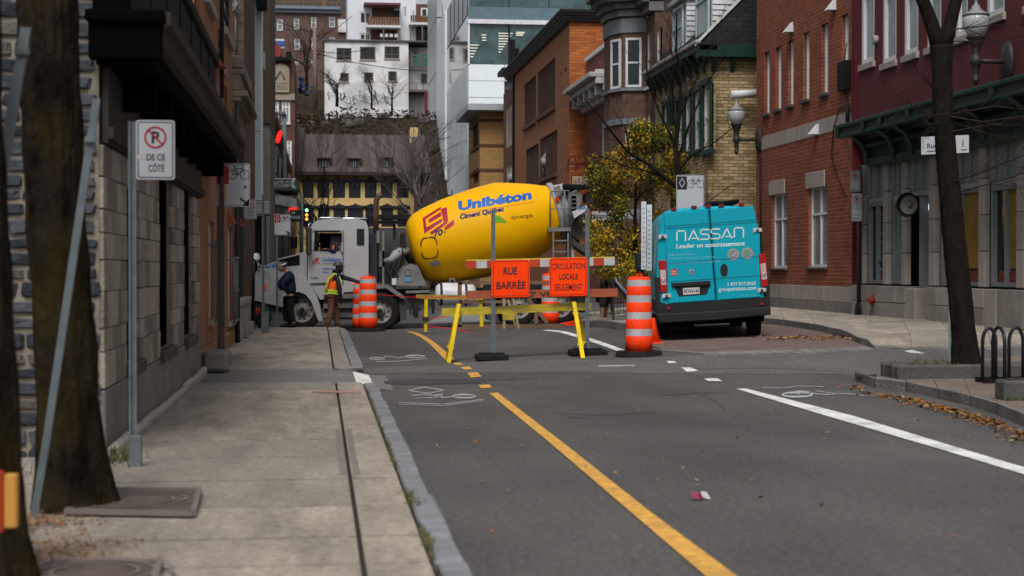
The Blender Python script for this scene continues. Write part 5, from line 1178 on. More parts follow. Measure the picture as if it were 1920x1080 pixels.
def pp(x, y, Y=55.0): return PY(x, y, Y)
mb = MB(); mb.box(pp(499,0).x, pp(557,0).x, 55, 55.1, pp(0,355).z, pp(0,332).z, 0, .02); build(mb, 'board', mat('sign_dark_green', (.05,.09,.09)), t)
sf = lambda x, y: tuple(PY(x, y, 54.985))
mb = MB(); mb.face([sf(501,334),sf(555,334),sf(550,343.5),sf(555,353),sf(501,353),sf(506,343.5)][::-1]); build(mb, 'face', mat('sign_white_face', (.5,.54,.52)), t)
mb = MB(); s2f = lambda x, y: tuple(PY(x, y, 54.97)); mb.face([s2f(507,336),s2f(549,336),s2f(546,338.5),s2f(510,338.5)][::-1], 0); mb.face([s2f(510,349),s2f(546,349),s2f(549,352),s2f(507,352)][::-1], 0); text(mb, 'LE DAUPHIN', lambda u, v: tuple(PY(u, -v, 54.965)), 508.5, 547.5, -348, -339.5, .02); build(mb, 'lettering', mat('sign_black', (.02,.03,.04)), t)
mb = MB(); text(mb, 'RUE', lambda u, v: tuple(PY(u, -v, 54.96)), 524, 532, -338.2, -336.4, .02); text(mb, 'RESTAURANT', lambda u, v: tuple(PY(u, -v, 54.96)), 514, 542, -351.6, -349.4, .02); build(mb, 'small_lettering', mat('sign_white_face', (.5,.54,.52)), t)
mb = MB(); mb.tube([pp(520,355), pp(520,363)], .03, 5); mb.tube([pp(546,355), pp(546,365)], .03, 5); build(mb, 'bracket', blk, t)
q = PY(553,400,56); t = thing('street_name_sign', 'dark street name sign with white letters hanging under the canopy end', 'sign', q)
mb = MB(); mb.box(PY(542,0,56).x, PY(566,0,56).x, 56, 56.06, PY(0,414,56).z, PY(0,391,56).z, 0, .01); build(mb, 'board', mat('street_sign_black', (.015,.03,.03)), t)
mb = MB(); text(mb, 'QUE', lambda u, v: tuple(PY(u, -v, 55.99)), 546, 553, -402, -396.5, .02); text(mb, 'NALE', lambda u, v: tuple(PY(u, -v, 55.99)), 545.5, 563, -410, -404.5, .02); build(mb, 'lettering', wht, t)
mb = MB(); mb.tube([PY(566,363,56.1), PY(566,480,56.1)], .06, 6); build(mb, 'post', galv, t)
# traffic lights
def tlight(x, y, Y, s, label, lit):
    q = PY(x, y, Y); t = thing('traffic_light', label, 'traffic light', (q.x, Y, 0)); k = Y/FPX
    mb = MB(); mb.box(q.x-7*k*s, q.x+7*k*s, Y, Y+.25, q.z-12*k*s, q.z+12*k*s, 0, .03); h = build(mb, 'housing', blk, t)
    mb = MB(); mb.tube([(q.x-9*k*s, Y+.15, 0), (q.x-9*k*s, Y+.15, q.z+20*k*s)], .07, 8); build(mb, 'post', cast, t)
    for j, (dz, m) in enumerate(lit):
        mb = MB(); mb.lathe([(0,2.6*k*s),(.03,2.4*k*s)], (q.x, Y, q.z+dz*k*s), (0,-1,0), 14); build(mb, 'lens', m, h)
gl = emis('green_signal', (.25,1,.6), 2.2); am = emis('orange_hand_signal', (1,.25,.02), 2.0); rdl = emis('red_signal', (1,.05,.02), 1.2); off = mat('dark_lens', (.03,.02,.02), rough=.2)
tlight(575, 402, 62, 1.1, 'lit traffic light showing green over an orange hand behind the truck cab', [(7,gl),(-1,am),(-8,am)])
tlight(551, 455, 64, .9, 'unlit traffic light low beside the left sidewalk bike sign', [(7,off),(0,off),(-7,off)])
# neon sign and lamp post
q = PY(523,257,60); t = thing('neon_sign', 'glowing red looped neon sign on the stone building', 'sign', q)
mb = MB(); k = 60/FPX
mb.tube([(q.x+(2*sin(a)*1.7+cos(a)*3.6*(1))*k*1.0+ (q.z*0), 59.9, q.z+(11*sin(a))*k) for a in [2*pi*i/18 for i in range(19)]], .022, 6); mb.tube([(q.x+(1.2*cos(a)+.6+3*sin(a))*k, 59.88, q.z+(7*sin(a))*k) for a in [2*pi*i/14 for i in range(15)]], .018, 6); build(mb, 'neon_tube', emis('red_neon', (1,.02,.02), 1.3), t)
mb = MB(); mb.box(q.x-.14, q.x+.1, 59.95, 60.1, q.z-.28, q.z+.28, 0, .05); mb.bar((q.x,60,q.z), (-2.1,60.2,q.z), .05, .05); build(mb, 'backing', mat('neon_backing', (.12,.02,.02)), t)
q = PY(533,215,66); t = thing('street_lamp', 'slim grey street lamp post rising behind the name sign', 'street lamp', (q.x,66,0))
mb = MB(); mb.tube([(q.x,66,0),(q.x,66,q.z)], .09, 8); build(mb, 'pole', mat('grey_pole', (.1,.11,.12)), t)
mb = MB(); mb.box(q.x-.3, q.x+.06, 65.8, 66.2, q.z-.02, q.z+.12, 0, .03); build(mb, 'lamp_head', mat('grey_pole', (.1,.11,.12)), t)
# ================================================================ SIGNS, BARRICADES, STREET FURNITURE
org = mat('fluorescent_orange', (1,.055,.004), rough=.7, spec=.08, var=.04, dirt=.15, dirtc=(.5,.05,.01)); orr = mat('orange_red_plastic', (.85,.045,.005), rough=.55, spec=.15, var=.06, dirt=.3, dirtc=(.35,.03,.012))
refl = mat('reflective_band', (.45,.45,.46), rough=.35, var=.12, scale=10, dirt=.5, dirtc=(.25,.24,.24)); rub = mat('black_rubber', (.009,.009,.01), rough=.85, var=.3, scale=6)
sgw = mat('sign_white', (.44,.45,.48), rough=.4, var=.03, dirt=.2, dirtc=(.4,.4,.4)); sgk = mat('sign_black_print', (.02,.02,.024), rough=.5); sgr = mat('sign_red_print', (.36,.02,.025), rough=.5)
def plate(par, u0, u1, v0, v1, fn, r=.03, mw=sgw, bord=True, mb_=sgk, th=.004, back=galv, name='sign_plate', bw=.008, inset=.012):
    """fn(u,v,n) -> point; n toward the viewer"""
    P = rrect(u0, u1, v0, v1, r); m = MB(); m.prism(P, lambda a, b: fn(a,b,0), lambda a, b: fn(a,b,th)); o = build(m, name, mw, par)
    if bord:
        m = MB(); A = rrect(u0+inset, u1-inset, v0+inset, v1-inset, r*.8); B_ = rrect(u0+inset+bw, u1-inset-bw, v0+inset+bw, v1-inset-bw, r*.6)
        rband(m, lambda a, b: fn(a,b,th+.001), A, B_); build(m, 'border', mb_, o)
    return o
def channel(mb, x, y, z0, z1, w_=.05, lean=0):
    mb.box(x-w_*.25, x+w_*.25, y, y+.006, z0, z1); mb.box(x-w_*.5, x-w_*.25, y-.022, y-.017, z0, z1); mb.box(x+w_*.25, x+w_*.5, y-.022, y-.017, z0, z1)
    mb.box(x-w_*.27, x-w_*.23, y-.02, y+.004, z0, z1); mb.box(x+w_*.23, x+w_*.27, y-.02, y+.004, z0, z1)
def holes(mb, x, y, z0, z1, st=.05):
    z = z0
    while z < z1: mb.box(x-.006, x+.006, y-.002, y, z, z+.014); z += st
def nopark(par, cu, cv, R, fn, txt=True):
    m = MB(); f = lambda u, v: fn(u, v, .0062); text(m, 'P', f, cu-R*.34, cu+R*.36, cv-R*.55, cv+R*.55, .035); build(m, 'letter', sgk, par)
    m = MB(); f2 = lambda u, v: fn(u, v, .0075); ring(m, f2, cu, cv, R, R, R*.17, 28); line2(m, f2, [(cu-R*.62, cv+R*.62), (cu+R*.62, cv-R*.62)], R*.16); build(m, 'prohibition_ring', sgr, par)
# --- no parking sign, left foreground
g = G(250, 875, SW); Y = g.y
t = thing('parking_sign', 'nearest no parking sign reading DE CE COTE on a grey post beside the stone wall', 'sign', g)
mb = MB(); ztop = PY(250,228,Y).z; channel(mb, g.x, Y, SW-.05, ztop, .058); holes(mb, g.x, Y, SW+.4, ztop); build(mb, 'post', galv, t)
mb = MB(); mb.box(g.x-.03, g.x+.065, Y-.03, Y+.03, SW-.02, SW+.24, 0, .008); build(mb, 'post_sleeve', galv, t)
def mk(Yp): return lambda u, v, n: Vector((PY(u, 500, Yp).x, Yp-n, PY(600, -v, Yp).z))
fY = Y-.03
fn = mk(fY)
a, b = PY(255,225,fY), PY(328,337,fY); f = lambda u, v, n: Vector((u, fY-n, v))
pl = plate(t, a.x, b.x, b.z, a.z, f, .022)
W_ = b.x-a.x; H_ = a.z-b.z; nopark(pl, (a.x+b.x)/2, a.z-H_*.29, W_*.29, f)
m = MB(); f3 = lambda u, v: f(u, v, .0065); text(m, 'DE CE', f3, a.x+W_*.27, b.x-W_*.25, b.z+H_*.32, b.z+H_*.43, .015); text(m, 'CÔTÉ', f3, a.x+W_*.32, b.x-W_*.27, b.z+H_*.13, b.z+H_*.28, .015); build(m, 'lettering', sgk, pl)
m = MB(); m.face([f3(a.x+W_*.03, b.z+H_*.35), f3(a.x+W_*.3, b.z+H_*.33), f3(a.x+W_*.33, b.z+H_*.42), f3(a.x+W_*.05, b.z+H_*.42)][:]); build(m, 'sticker_residue', mat('torn_sticker', (.42,.4,.4)), pl)
# --- bike lane sign, left
g = G(409, 686, SW); Y = g.y
t = thing('bike_lane_sign', 'large white bike lane sign with red chevron panel on twin posts at left', 'sign', g)
mb = MB(); channel(mb, PY(408,0,Y).x, Y+.05, SW, PY(0,300,Y).z, .05); holes(mb, PY(408,0,Y).x, Y+.05, SW+.1, 3.2, .06); build(mb, 'post', galv, t)
mb = MB(); x = PY(416.5,0,Y).x; mb.box(x-.035, x+.03, Y-.07, Y-.02, SW, PY(0,290,Y).z, 0, .01); build(mb, 'post', mat('rusty_brown_post', (.075,.06,.05), var=.4, scale=8), t)
a, b = PY(405,306,Y), PY(469,388,Y); f = lambda u, v, n: Vector((u, Y-n, v)); pl = plate(t, a.x, b.x, b.z, a.z, f, .03, bord=True)
W_ = b.x-a.x; H_ = a.z-b.z; U = lambda t_: a.x+W_*t_; V = lambda t_: b.z+H_*t_; f3 = lambda u, v: f(u, v, .0065); f4 = lambda u, v: f(u, v, .008)
m = MB(); m.face([f3(U(.02),V(.52)), f3(U(.37),V(.52)), f3(U(.37),V(.93)), f3(U(.02),V(.93))]); rd = build(m, 'red_panel', sgr, pl)
m = MB(); line2(m, f4, [(U(.22),V(.85)),(U(.08),V(.72)),(U(.22),V(.6))], .014); build(m, 'chevron', sgw, rd)
m = MB(); bike(m, f3, U(.66), V(.78), W_*.66, H_*.4, .011); build(m, 'bicycle_symbol', sgk, pl)
m = MB(); line2(m, f3, [(U(.72),V(.19)),(U(.92),V(.07))], .03); m.face([f3(U(.97),V(.03)), f3(U(.97),V(.2)), f3(U(.78),V(.03))]); build(m, 'arrow', sgk, pl)
m = MB(); disc(m, f3, U(.86), V(.46), .026, .026); line2(m, f4, [(U(.83),V(.44)),(U(.89),V(.49))], .007, 1); build(m, 'round_sticker', [sgk, sgw], pl)
m = MB(); m.box(PY(419,0,Y).x, PY(423,0,Y).x, Y-.04, Y-.03, PY(0,375,Y).z, PY(0,345,Y).z); build(m, 'yellow_tag', mat('yellow_tag', (.5,.33,.04)), t)
# --- second no parking sign
Y = 38.0; q = PY(493,300,Y); t = thing('parking_sign', 'smaller far no parking sign bracketed left of a thin grey post by the navy shopfront', 'sign', (q.x, Y, SW))
mb = MB(); channel(mb, q.x, Y, 0, PY(0,362,Y).z, .06); mb.box(q.x-.05, q.x+.13, Y-.05, Y+.05, .1, .62, 0, .01); build(mb, 'post', galv, t)
a, b = PY(457,374,Y), PY(482,411,Y); f = lambda u, v, n: Vector((u, Y-.05-n, v)); mb = MB(); mb.box(a.x+.05, q.x, Y-.04, Y-.03, a.z-.1, a.z-.07); mb.box(a.x+.05, q.x, Y-.04, Y-.03, b.z+.07, b.z+.1); build(mb, 'bracket', galv, t)
pl = plate(t, a.x, b.x, b.z, a.z, f, .03); W_ = b.x-a.x; H_ = a.z-b.z; nopark(pl, (a.x+b.x)/2, a.z-H_*.3, W_*.32, f)
m = MB(); f3 = lambda u, v: f(u, v, .0065); text(m, 'DE CE', f3, a.x+W_*.27, b.x-W_*.25, b.z+H_*.32, b.z+H_*.43, .015); text(m, 'CÔTÉ', f3, a.x+W_*.32, b.x-W_*.27, b.z+H_*.13, b.z+H_*.28, .015); build(m, 'lettering', sgk, pl)
# --- second bike sign
def bikesign(x0, x1, y0, y1, Y, label, red, xp, arrow=True, zb=None):
    a, b = PY(x0,y0,Y), PY(x1,y1,Y); q = PY(xp,300,Y); zb = T(q.x, Y) if zb is None else zb; t = thing('bike_lane_sign', label, 'sign', (q.x, Y, zb))
    mb = MB(); channel(mb, q.x, Y+.03, zb-.05, a.z+.03, .05); build(mb, 'post', galv, t)
    f = lambda u, v, n: Vector((u, Y-n, v)); pl = plate(t, a.x, b.x, b.z, a.z, f, .03); W_ = b.x-a.x; H_ = a.z-b.z; U = lambda t_: a.x+W_*t_; V = lambda t_: b.z+H_*t_
    f3 = lambda u, v: f(u, v, .0065); f4 = lambda u, v: f(u, v, .008); sq = W_*.37/H_
    m = MB(); m.face([f3(U(.03),V(.97-sq*1.25)), f3(U(.38),V(.97-sq*1.25)), f3(U(.38),V(.97)), f3(U(.03),V(.97))]); rd = build(m, 'diamond_panel', sgr if red else sgk, pl)
    c = .97-sq*.62; m = MB(); line2(m, f4, [(U(.205),V(c+sq*.45)),(U(.11),V(c)),(U(.205),V(c-sq*.45)),(U(.3),V(c)),(U(.205),V(c+sq*.45))], .016); build(m, 'diamond', sgw, rd)
    m = MB(); bike(m, f3, U(.69), V(.97-sq*.6), W_*.62, H_*sq*1.1, .011); build(m, 'bicycle_symbol', sgk, pl)
    if arrow: m = MB(); line2(m, f3, [(U(.72),V(.2)),(U(.9),V(.08))], .03); m.face([f3(U(.95),V(.04)), f3(U(.95),V(.2)), f3(U(.76),V(.04))]); build(m, 'arrow', sgk, pl)
    return t
bikesign(514, 545, 402, 441, 41.9, 'small white bike lane sign with red diamond behind the man in the navy jacket', True, 519, zb=0)
bikesign(1268, 1320, 328, 416, 34.8, 'white bike lane sign with black diamond rising behind the teal van', False, 1300)
# --- orange work signs and barricade
g1 = G(924, 672); g2 = G(1101, 669); Yb = (g1.y+g2.y)/2
t = thing('road_barricade', 'road barricade of steel posts carrying a red and white striped board above an orange plank', 'barricade', ((g1.x+g2.x)/2, Yb, T(g1.x+.5, Yb)))
for g, (x0, x1, y0, y1), yt in ((g1, (892,951,664,679), 392), (g2, (1068,1135,658,674), 386)):
    a, b = PY(x0,y0,Yb), PY(x1,y1,Yb); zg = T(g.x, Yb)
    mb = MB(); mb.box(a.x, b.x, Yb-.25, Yb+.25, zg-.01, zg+.1, 0, .025); mb.box(a.x+.06, b.x-.06, Yb-.12, Yb+.12, zg+.1, zg+.125, 0, .01); build(mb, 'rubber_base', rub, t)
    xx = PY((x0+x1)/2 if yt == 392 else 1100, 500, Yb).x
    if yt == 392: xx = PY(924,500,Yb).x
    mb = MB(); channel(mb, xx, Yb-.05, zg+.1, PY(0,yt,Yb).z, .072); holes(mb, xx, Yb-.05, zg+.2, PY(0,yt,Yb).z, .07); build(mb, 'post', galv, t)
f = lambda x, y: PY(x, y, Yb)
sb = build(MB(), 'striped_board', refl, t); N = 14
xl_, xr_ = 873, 1152
def yl(x): return 489-(x-873)*6/279
for k in range(N):
    xa, xb = xl_+(xr_-xl_)*k/N, xl_+(xr_-xl_)*(k+1)/N; A_, B_ = f(xa, yl(xa)), f(xb, yl(xb)); h_ = 14.5*Yb/FPX
    mb = MB(); mb.hexa([(A_.x,Yb-.03,A_.z-h_),(B_.x-.001,Yb-.03,B_.z-h_),(B_.x-.001,Yb-.0,B_.z-h_),(A_.x,Yb,A_.z-h_),(A_.x,Yb-.03,A_.z),(B_.x-.001,Yb-.03,B_.z),(B_.x-.001,Yb,B_.z),(A_.x,Yb,A_.z)])
    build(mb, 'stripe', mat('dull_red_stripe', (.42,.045,.015), rough=.5) if k % 2 == 0 else refl, sb)
mb = MB(); mb.bar(f(xl_, yl(xl_)-1)+Vector((0,-.02,0)), f(xr_, yl(xr_)-1)+Vector((0,-.02,0)), .018, .02, up=(0,1,0)); build(mb, 'yellow_edge', mat('yellow_edge', (.6,.45,.05)), sb)
mb = MB(); A_, B_ = f(875,545.5), f(1158,541); h_ = 15.5*Yb/FPX; mb.hexa([(A_.x,Yb-.0,A_.z-h_),(B_.x,Yb-.0,B_.z-h_),(B_.x,Yb+.04,B_.z-h_),(A_.x,Yb+.04,A_.z-h_),(A_.x,Yb-.0,A_.z),(B_.x,Yb-.0,B_.z),(B_.x,Yb+.04,B_.z),(A_.x,Yb+.04,A_.z)]); ob = build(mb, 'orange_plank', mat('faded_orange_plank', (.34,.085,.04), rough=.8, var=.25, scale=4, stretch=(.4,1,4), dirt=.4, dirtc=(.18,.06,.04)), t)
mb = MB(); fk = lambda u, v: (lambda p: (p.x, Yb-.003, p.z))(PY(u, -v, Yb)); text(mb, '7 VI', fk, 994, 1030, -557, -547, .02); build(mb, 'marker_writing', mat('faded_marker', (.05,.025,.02)), ob)
def worksign(x0, x1, y0, y1, lines, label):
    Ys = Yb-.09; a, b = PY(x0,y0,Ys), PY(x1,y1,Ys); t = thing('work_sign', label, 'sign', ((a.x+b.x)/2, Ys, b.z)); f = lambda u, v, n: Vector((u, Ys-n, v+ (u-a.x)*.02))
    pl = plate(t, a.x, b.x, b.z, a.z, f, .045, mw=org, bw=.012, inset=.018, mb_=mat('dark_red_border', (.3,.012,.008)), th=.006)
    W_ = b.x-a.x; H_ = a.z-b.z; m = MB()
    for s, c0, c1, r0, r1 in lines: text(m, s, lambda u, v: f(u, v, .0085), a.x+W_*c0, a.x+W_*c1, b.z+H_*r0, b.z+H_*r1, .024 if len(s) < 7 else .01)
    build(m, 'lettering', sgk, pl)
    for v_ in (.955,.05): m = MB(); m.lathe([(0,.012),(.004,.012)], f((a.x+b.x)/2, b.z+H_*v_, .006), (0,-1,0), 8); build(m, 'bolt', galv, pl)
worksign(922, 993, 488, 558, [('RUE',.31,.67,.6,.8),('BARRÉE',.12,.9,.22,.47)], 'orange square sign reading RUE BARREE on the left barricade post')
worksign(1030, 1101, 484, 556, [('CIRCULATION',.06,.94,.7,.86),('LOCALE',.26,.75,.43,.59),('SEULEMENT',.13,.87,.15,.32)], 'orange square sign reading CIRCULATION LOCALE SEULEMENT on the right barricade post')
# --- yellow sawhorse
ylp = mat('yellow_wood_paint', (.7,.5,.005), rough=.6, var=.15, scale=5, dirt=.5, dirtc=(.28,.2,.03)); ylw_ = mat('worn_yellow_wood', (.42,.33,.03), rough=.8, var=.4, scale=6, stretch=(.6,1,4), dirt=.9, dirtc=(.16,.13,.08))
Yh = G(842, 681).y; Yh2 = Yh; t = thing('yellow_sawhorse', 'weathered yellow wooden sawhorse barrier standing in front of the orange signs', 'sawhorse', (G(970,680).x, Yh, T(3,Yh)))
A_, B_ = PY(828,583,Yh+.35), PY(1108,571,Yh+.35)
mb = MB(); h_ = .055; yy = Yh+.35
mb.hexa([(A_.x,yy-.03,A_.z-.09),(B_.x,yy-.03,B_.z-.09),(B_.x,yy+.03,B_.z-.09),(A_.x,yy+.03,A_.z-.09),(A_.x,yy-.03,A_.z+.04),(B_.x,yy-.03,B_.z+.04),(B_.x,yy+.03,B_.z+.04),(A_.x,yy+.03,A_.z+.04)]); build(mb, 'beam', ylw_, t)
for (xt, yt, xb, yb_, xb2) in ((860,571,841,681,838),(1076,567,1093,673,1105)):
    tp = PY(xt, yt, Yh+.25); bt = G(xb, yb_); mb = MB(); mb.bar(bt, tp, .07, .045, up=(0,1,0), bev=.004); build(mb, 'leg', ylp, t)
    b2_ = Vector((PY(xb2,500,Yh+.8).x, Yh+.8, T(bt.x, Yh+.8))); mb = MB(); mb.bar(b2_, Vector((tp.x+.02, Yh+.45, tp.z)), .07, .045, up=(0,1,0)); build(mb, 'leg', ylp, t)
    m1 = bt.lerp(tp, .25); m2 = b2_.lerp(Vector((tp.x, Yh+.45, tp.z)), .25); mb = MB(); mb.bar(m1, m2, .11, .03); build(mb, 'brace', ylp, t)
    mb = MB(); mb.bar(bt.lerp(tp,.8)+Vector((0,-.0,0)), b2_.lerp(Vector((tp.x, Yh+.45, tp.z)), .8), .1, .03); build(mb, 'brace', ylp, t)
# --- traffic drums
def drum(px_, py_, Hpx, label, group='traffic drums at the road closure', wpx=None, tilt=0):
    g = G(px_, py_); k = g.y/FPX/cos(YAW)*1.0; s = (Hpx*k)/1.13; t = thing('traffic_drum', label, 'traffic drum', g, (tilt,0,random.random()), group, local=True)
    H = [0,.26,.37,.50,.60,.72,.82,.94,1.04,1.13]; R = [.195,.195,.185,.185,.178,.178,.17,.17,.162,.162]; z = .06; cols = [0,1,0,1,0,1,0,1]
    prof = [(z,.19)]
    hs = [.23,.1,.14,.1,.14,.1,.13,.09]; r = .195; mb = MB(); zz = z; P = [(zz, r*s)]
    bands = []
    for i, h in enumerate(hs):
        if i % 2: bands.append((zz, zz+h, r))
        P += [(zz+.002, r), (zz+h-.002, r)]; zz += h
        if i % 2 == 0: r -= .0065
    P += [(zz+.045, r-.03), (zz+.05, .04)]
    P = [(a*s, b*s*(1 if k_ else .2)) for k_, (a, b) in enumerate(P)]
    mb.lathe(P, n=28); build(mb, 'body', orr, t)
    for a, b, r in bands: mb = MB(); mb.lathe([(a*s,(r+.0035)*s),(b*s,(r+.0035)*s)], n=28, cap=False); build(mb, 'reflective_band', refl, t)
    mb = MB(); mb.prism([(.36*s*cos(pi/8+i*pi/4), .36*s*sin(pi/8+i*pi/4)) for i in range(8)], lambda a, b: (a,b,0), lambda a, b: (a*.93,b*.93,.07*s)); build(mb, 'rubber_base', rub, t)
    mb = MB(); mb.bar((-.05*s,0,(zz+.02)*s), (-.05*s,0,(zz+.09)*s), .02, .02); mb.bar((.05*s,0,(zz+.02)*s), (.05*s,0,(zz+.09)*s), .02, .02); mb.bar((-.06*s,0,(zz+.08)*s), (.06*s,0,(zz+.08)*s), .02, .02); build(mb, 'handle', orr, t)
    return t
drum(1198, 667, 149, 'tall orange and silver traffic drum beside the teal van')
drum(690, 621.5, 101, 'orange and silver traffic drum before the truck axle, right one of the pair')
drum(676, 619.5, 88, 'orange and silver traffic drum touched by the worker, left one of the pair')
drum(1031, 611, 98, 'orange and silver traffic drum half hidden behind the orange plank')
g = G(1224, 644); t = thing('traffic_cone', 'small orange traffic cone tucked between the drum and the van', 'traffic cone', g); mb = MB(); mb.lathe([(.02,.15),(.45,.04),(.48,.035)], g, n=20); build(mb, 'cone_body', org, t); mb = MB(); mb.box(g.x-.18,g.x+.18,g.y-.18,g.y+.18,g.z,g.z+.025,0,.008); build(mb, 'base', org, t)
# --- background work frames
tim = mat('timber_brown', (.15,.095,.065), rough=.85, var=.3, scale=4)
Yf = 40.2; t = thing('timber_frame', 'brown timber frame of planks standing under the truck behind the barricade', 'timber frame', (PY(930,600,Yf).x, Yf, T(4.5,Yf)))
def tb(x0,y0,x1,y1,w_=.1,m=tim,nm='plank',Y=Yf,par=None):
    mb = MB(); mb.bar(PY(x0,y0,Y), PY(x1,y1,Y), w_, .06, up=(0,1,0)); build(mb, nm, m, par or t)
tb(850,613,1060,611,.11); tb(862,613,862,528,.1); tb(860,530,960,530,.09); tb(990,560,1026,606,.09); tb(1005,573,1005,609,.09); tb(862,566,960,566,.07); tb(1040,530,985,530,.08)
Ys = 38.9; t = thing('small_trestle', 'narrow pale wooden trestle with a yellow board behind the barricade', 'trestle', (PY(955,600,Ys).x, Ys, T(4.6,Ys)))
tb(945,616,945,560,.07,mat('pale_wood',(.3,.25,.15)),'leg',Ys,t); tb(968,616,952,562,.05,mat('pale_wood',(.3,.25,.15)),'leg',Ys+.3,t); tb(962,560,972,616,.05,mat('pale_wood',(.3,.25,.15)),'leg',Ys+.1,t)
mb = MB(); a, b = PY(942,587,Ys), PY(965,600,Ys); mb.box(a.x,b.x,Ys-.05,Ys-.02,b.z,a.z); build(mb, 'yellow_board', ylw_, t)
Ys = 38.6; t = thing('yellow_trestle', 'low yellow trestle with a long thin rail left of the white water tank', 'trestle', (PY(800,600,Ys).x, Ys, 0))
tb(780,556,906,558,.1,ylw_,'rail',Ys,t); tb(799,559,798,622,.08,ylp,'leg',Ys-.02,t); tb(900,560,903,612,.08,ylp,'leg',Ys+.1,t); 
mb = MB(); a = PY(796,598,Ys); mb.box(a.x-.05,a.x+.1,Ys-.1,Ys+.1,a.z-.05,a.z+.05); build(mb, 'clamp', cast, t)
tape = mat('red_tape', (.6,.02,.03), rough=.5)
def tapeline(pts, label): 
    mb = MB(); P = [PY(x, y, Y) for x, y, Y in pts]
    for a, b in zip(P, P[1:]): mb.bar(a, b, .022, .006, up=(0,1,0))
    build(mb, 'warning_tape', tape, label=label, cat='warning tape', org=P[0])
tapeline([(706,552,40.5),(780,557.5,38.55),(875,557,38.4)], 'red warning tape stretched from the drums along the yellow rail')
tapeline([(801,600,38.6),(830,594,38.7),(846,590,38.8)], 'short red warning tape tied low on the yellow trestle leg')
tapeline([(801,611,38.5),(845,616,38.6),(880,622,38.0)], 'loose red warning tape sagging to the ground')
g = G(1072,611); mb = MB(); mb.box(g.x-.25,g.x+.3,g.y-.15,g.y+.2,g.z,g.z+.05,0,.01); mb.bar(g+Vector((-.3,0,.05)), g+Vector((.1,0,.12)), .1, .05); build(mb, 'orange_board', orr, label='fallen orange board lying on the ground beneath the truck tail', cat='board', org=g)
# mesh fence behind the worker at right
Yf2 = 46; q = PY(1170,600,Yf2); t = thing('mesh_fence', 'temporary black wire mesh fence section behind the chute worker', 'fence', (q.x, Yf2, .2)); mb = MB()
for x in (1128,1147,1205): a = PY(x,508,Yf2); mb.box(a.x-.03,a.x+.03,Yf2-.03,Yf2+.03,.1,a.z)
a, b = PY(1128,508,Yf2), PY(1205,508,Yf2); mb.bar(a, b, .05, .05); build(mb, 'posts', blk, t)
mb = MB(); 
for k in range(14): x = a.x+(b.x-a.x)*k/13; mb.box(x-.006,x+.006,Yf2-.005,Yf2+.005,.3,a.z)
for k in range(12): z = .3+k*.11; mb.box(a.x,b.x,Yf2-.012,Yf2-.006,z,z+.012)
build(mb, 'wire_mesh', blk, t, kind='stuff')
tufts('verge_grass', 'small patch of green grass by the mesh fence', [(PY(1170,595,45.2).x, 45.2, .3, .35, .3)]*3, 120, .14)
mb = MB(); a = PY(1140,592,44.9); b = PY(1205,605,44.9); mb.box(a.x, b.x, 44.9, 45.9, .1, a.z, 0, .03); build(mb, 'garden_kerb', kerbc, label='low grey concrete garden border below the mesh fence', cat='garden border', org=((a.x+b.x)/2,45.2,.15))
# --- acorn wall lamps
glb = clear('frosted_globe', (.5,.52,.53), .75)
def lamp(px_, py_, Y, Xw, arm_px, s, label, free=False):
    c = PY(px_, py_, Y); t = thing('wall_lamp', label, 'lamp', c, group='acorn wall lamps'); r = .22*s
    mb = MB(); mb.lathe([(-1.15*r,.5*r),(-1.0*r,.72*r),(-.5*r,.98*r),(.1*r,1.04*r),(.45*r,.97*r)], c, n=22); build(mb, 'globe', glb, t)
    mb = MB(); mb.lathe([(.45*r,1.06*r),(.55*r,1.07*r),(.68*r,.8*r),(.78*r,.55*r),(.86*r,.58*r),(1.0*r,.36*r),(1.2*r,.33*r),(1.35*r,.15*r),(1.6*r,.1*r),(1.75*r,.14*r),(1.95*r,.02*r)], c, n=22); build(mb, 'cap', mat('lamp_cap', (.24,.24,.25), rough=.5, dirt=.5, dirtc=(.12,.12,.12)), t)
    mb = MB(); mb.lathe([(-1.1*r,.74*r),(-1.35*r,.78*r),(-1.5*r,.55*r),(-1.7*r,.6*r),(-1.9*r,.42*r),(-2.6*r,.32*r),(-2.8*r,.36*r),(-3.0*r,.5*r),(-3.3*r,.5*r),(-3.5*r,.32*r),(-4.1*r,.26*r),(-4.5*r,.22*r),(-4.6*r,.3*r),(-4.75*r,.26*r),(-5.1*r,.02*r)][::-1], c, n=16); build(mb, 'stem', cast, t)
    z = c.z-3.15*r
    if Xw is not None:
        mb = MB(); mb.tube([(c.x,Y,z),(Xw-.02,Y,z)], .13*r/.22*.22*1.0+.015, 10); build(mb, 'arm', cast, t)
        mb = MB(); mb.lathe([(0,1.0*r),(.03,1.05*r),(.09,.9*r),(.12,.3*r)], (Xw-.001,Y,z), (-1,0,0), 20); 
        mb.tf(Matrix.Translation((Xw,Y,z)) @ Matrix.Diagonal((1,1,1.6,1)) @ Matrix.Translation((-Xw,-Y,-z))); build(mb, 'wall_plate', cast, t)
    return t
Y1 = PX(1893,130,12).y; lamp(1830, 40, Y1, 12, 0, 1.0, 'largest acorn wall lamp at upper right on the maroon building')
Y2 = PX(1425,262,12).y; lamp(1381, 214, Y2, 12, 0, 1.0, 'acorn wall lamp in front of the beige brick end wall')
lamp(1023, 300, 74, xs0, 0, 1.0, 'distant acorn lamp on the orange brick building'); lamp(959, 330, 87, xs0, 0, 1.0, 'farthest acorn lamp just above the yellow mixer drum')
lamp(802, 345, 112, X8, 0, 1.15, 'pale acorn lamp near the corner of the glass office')
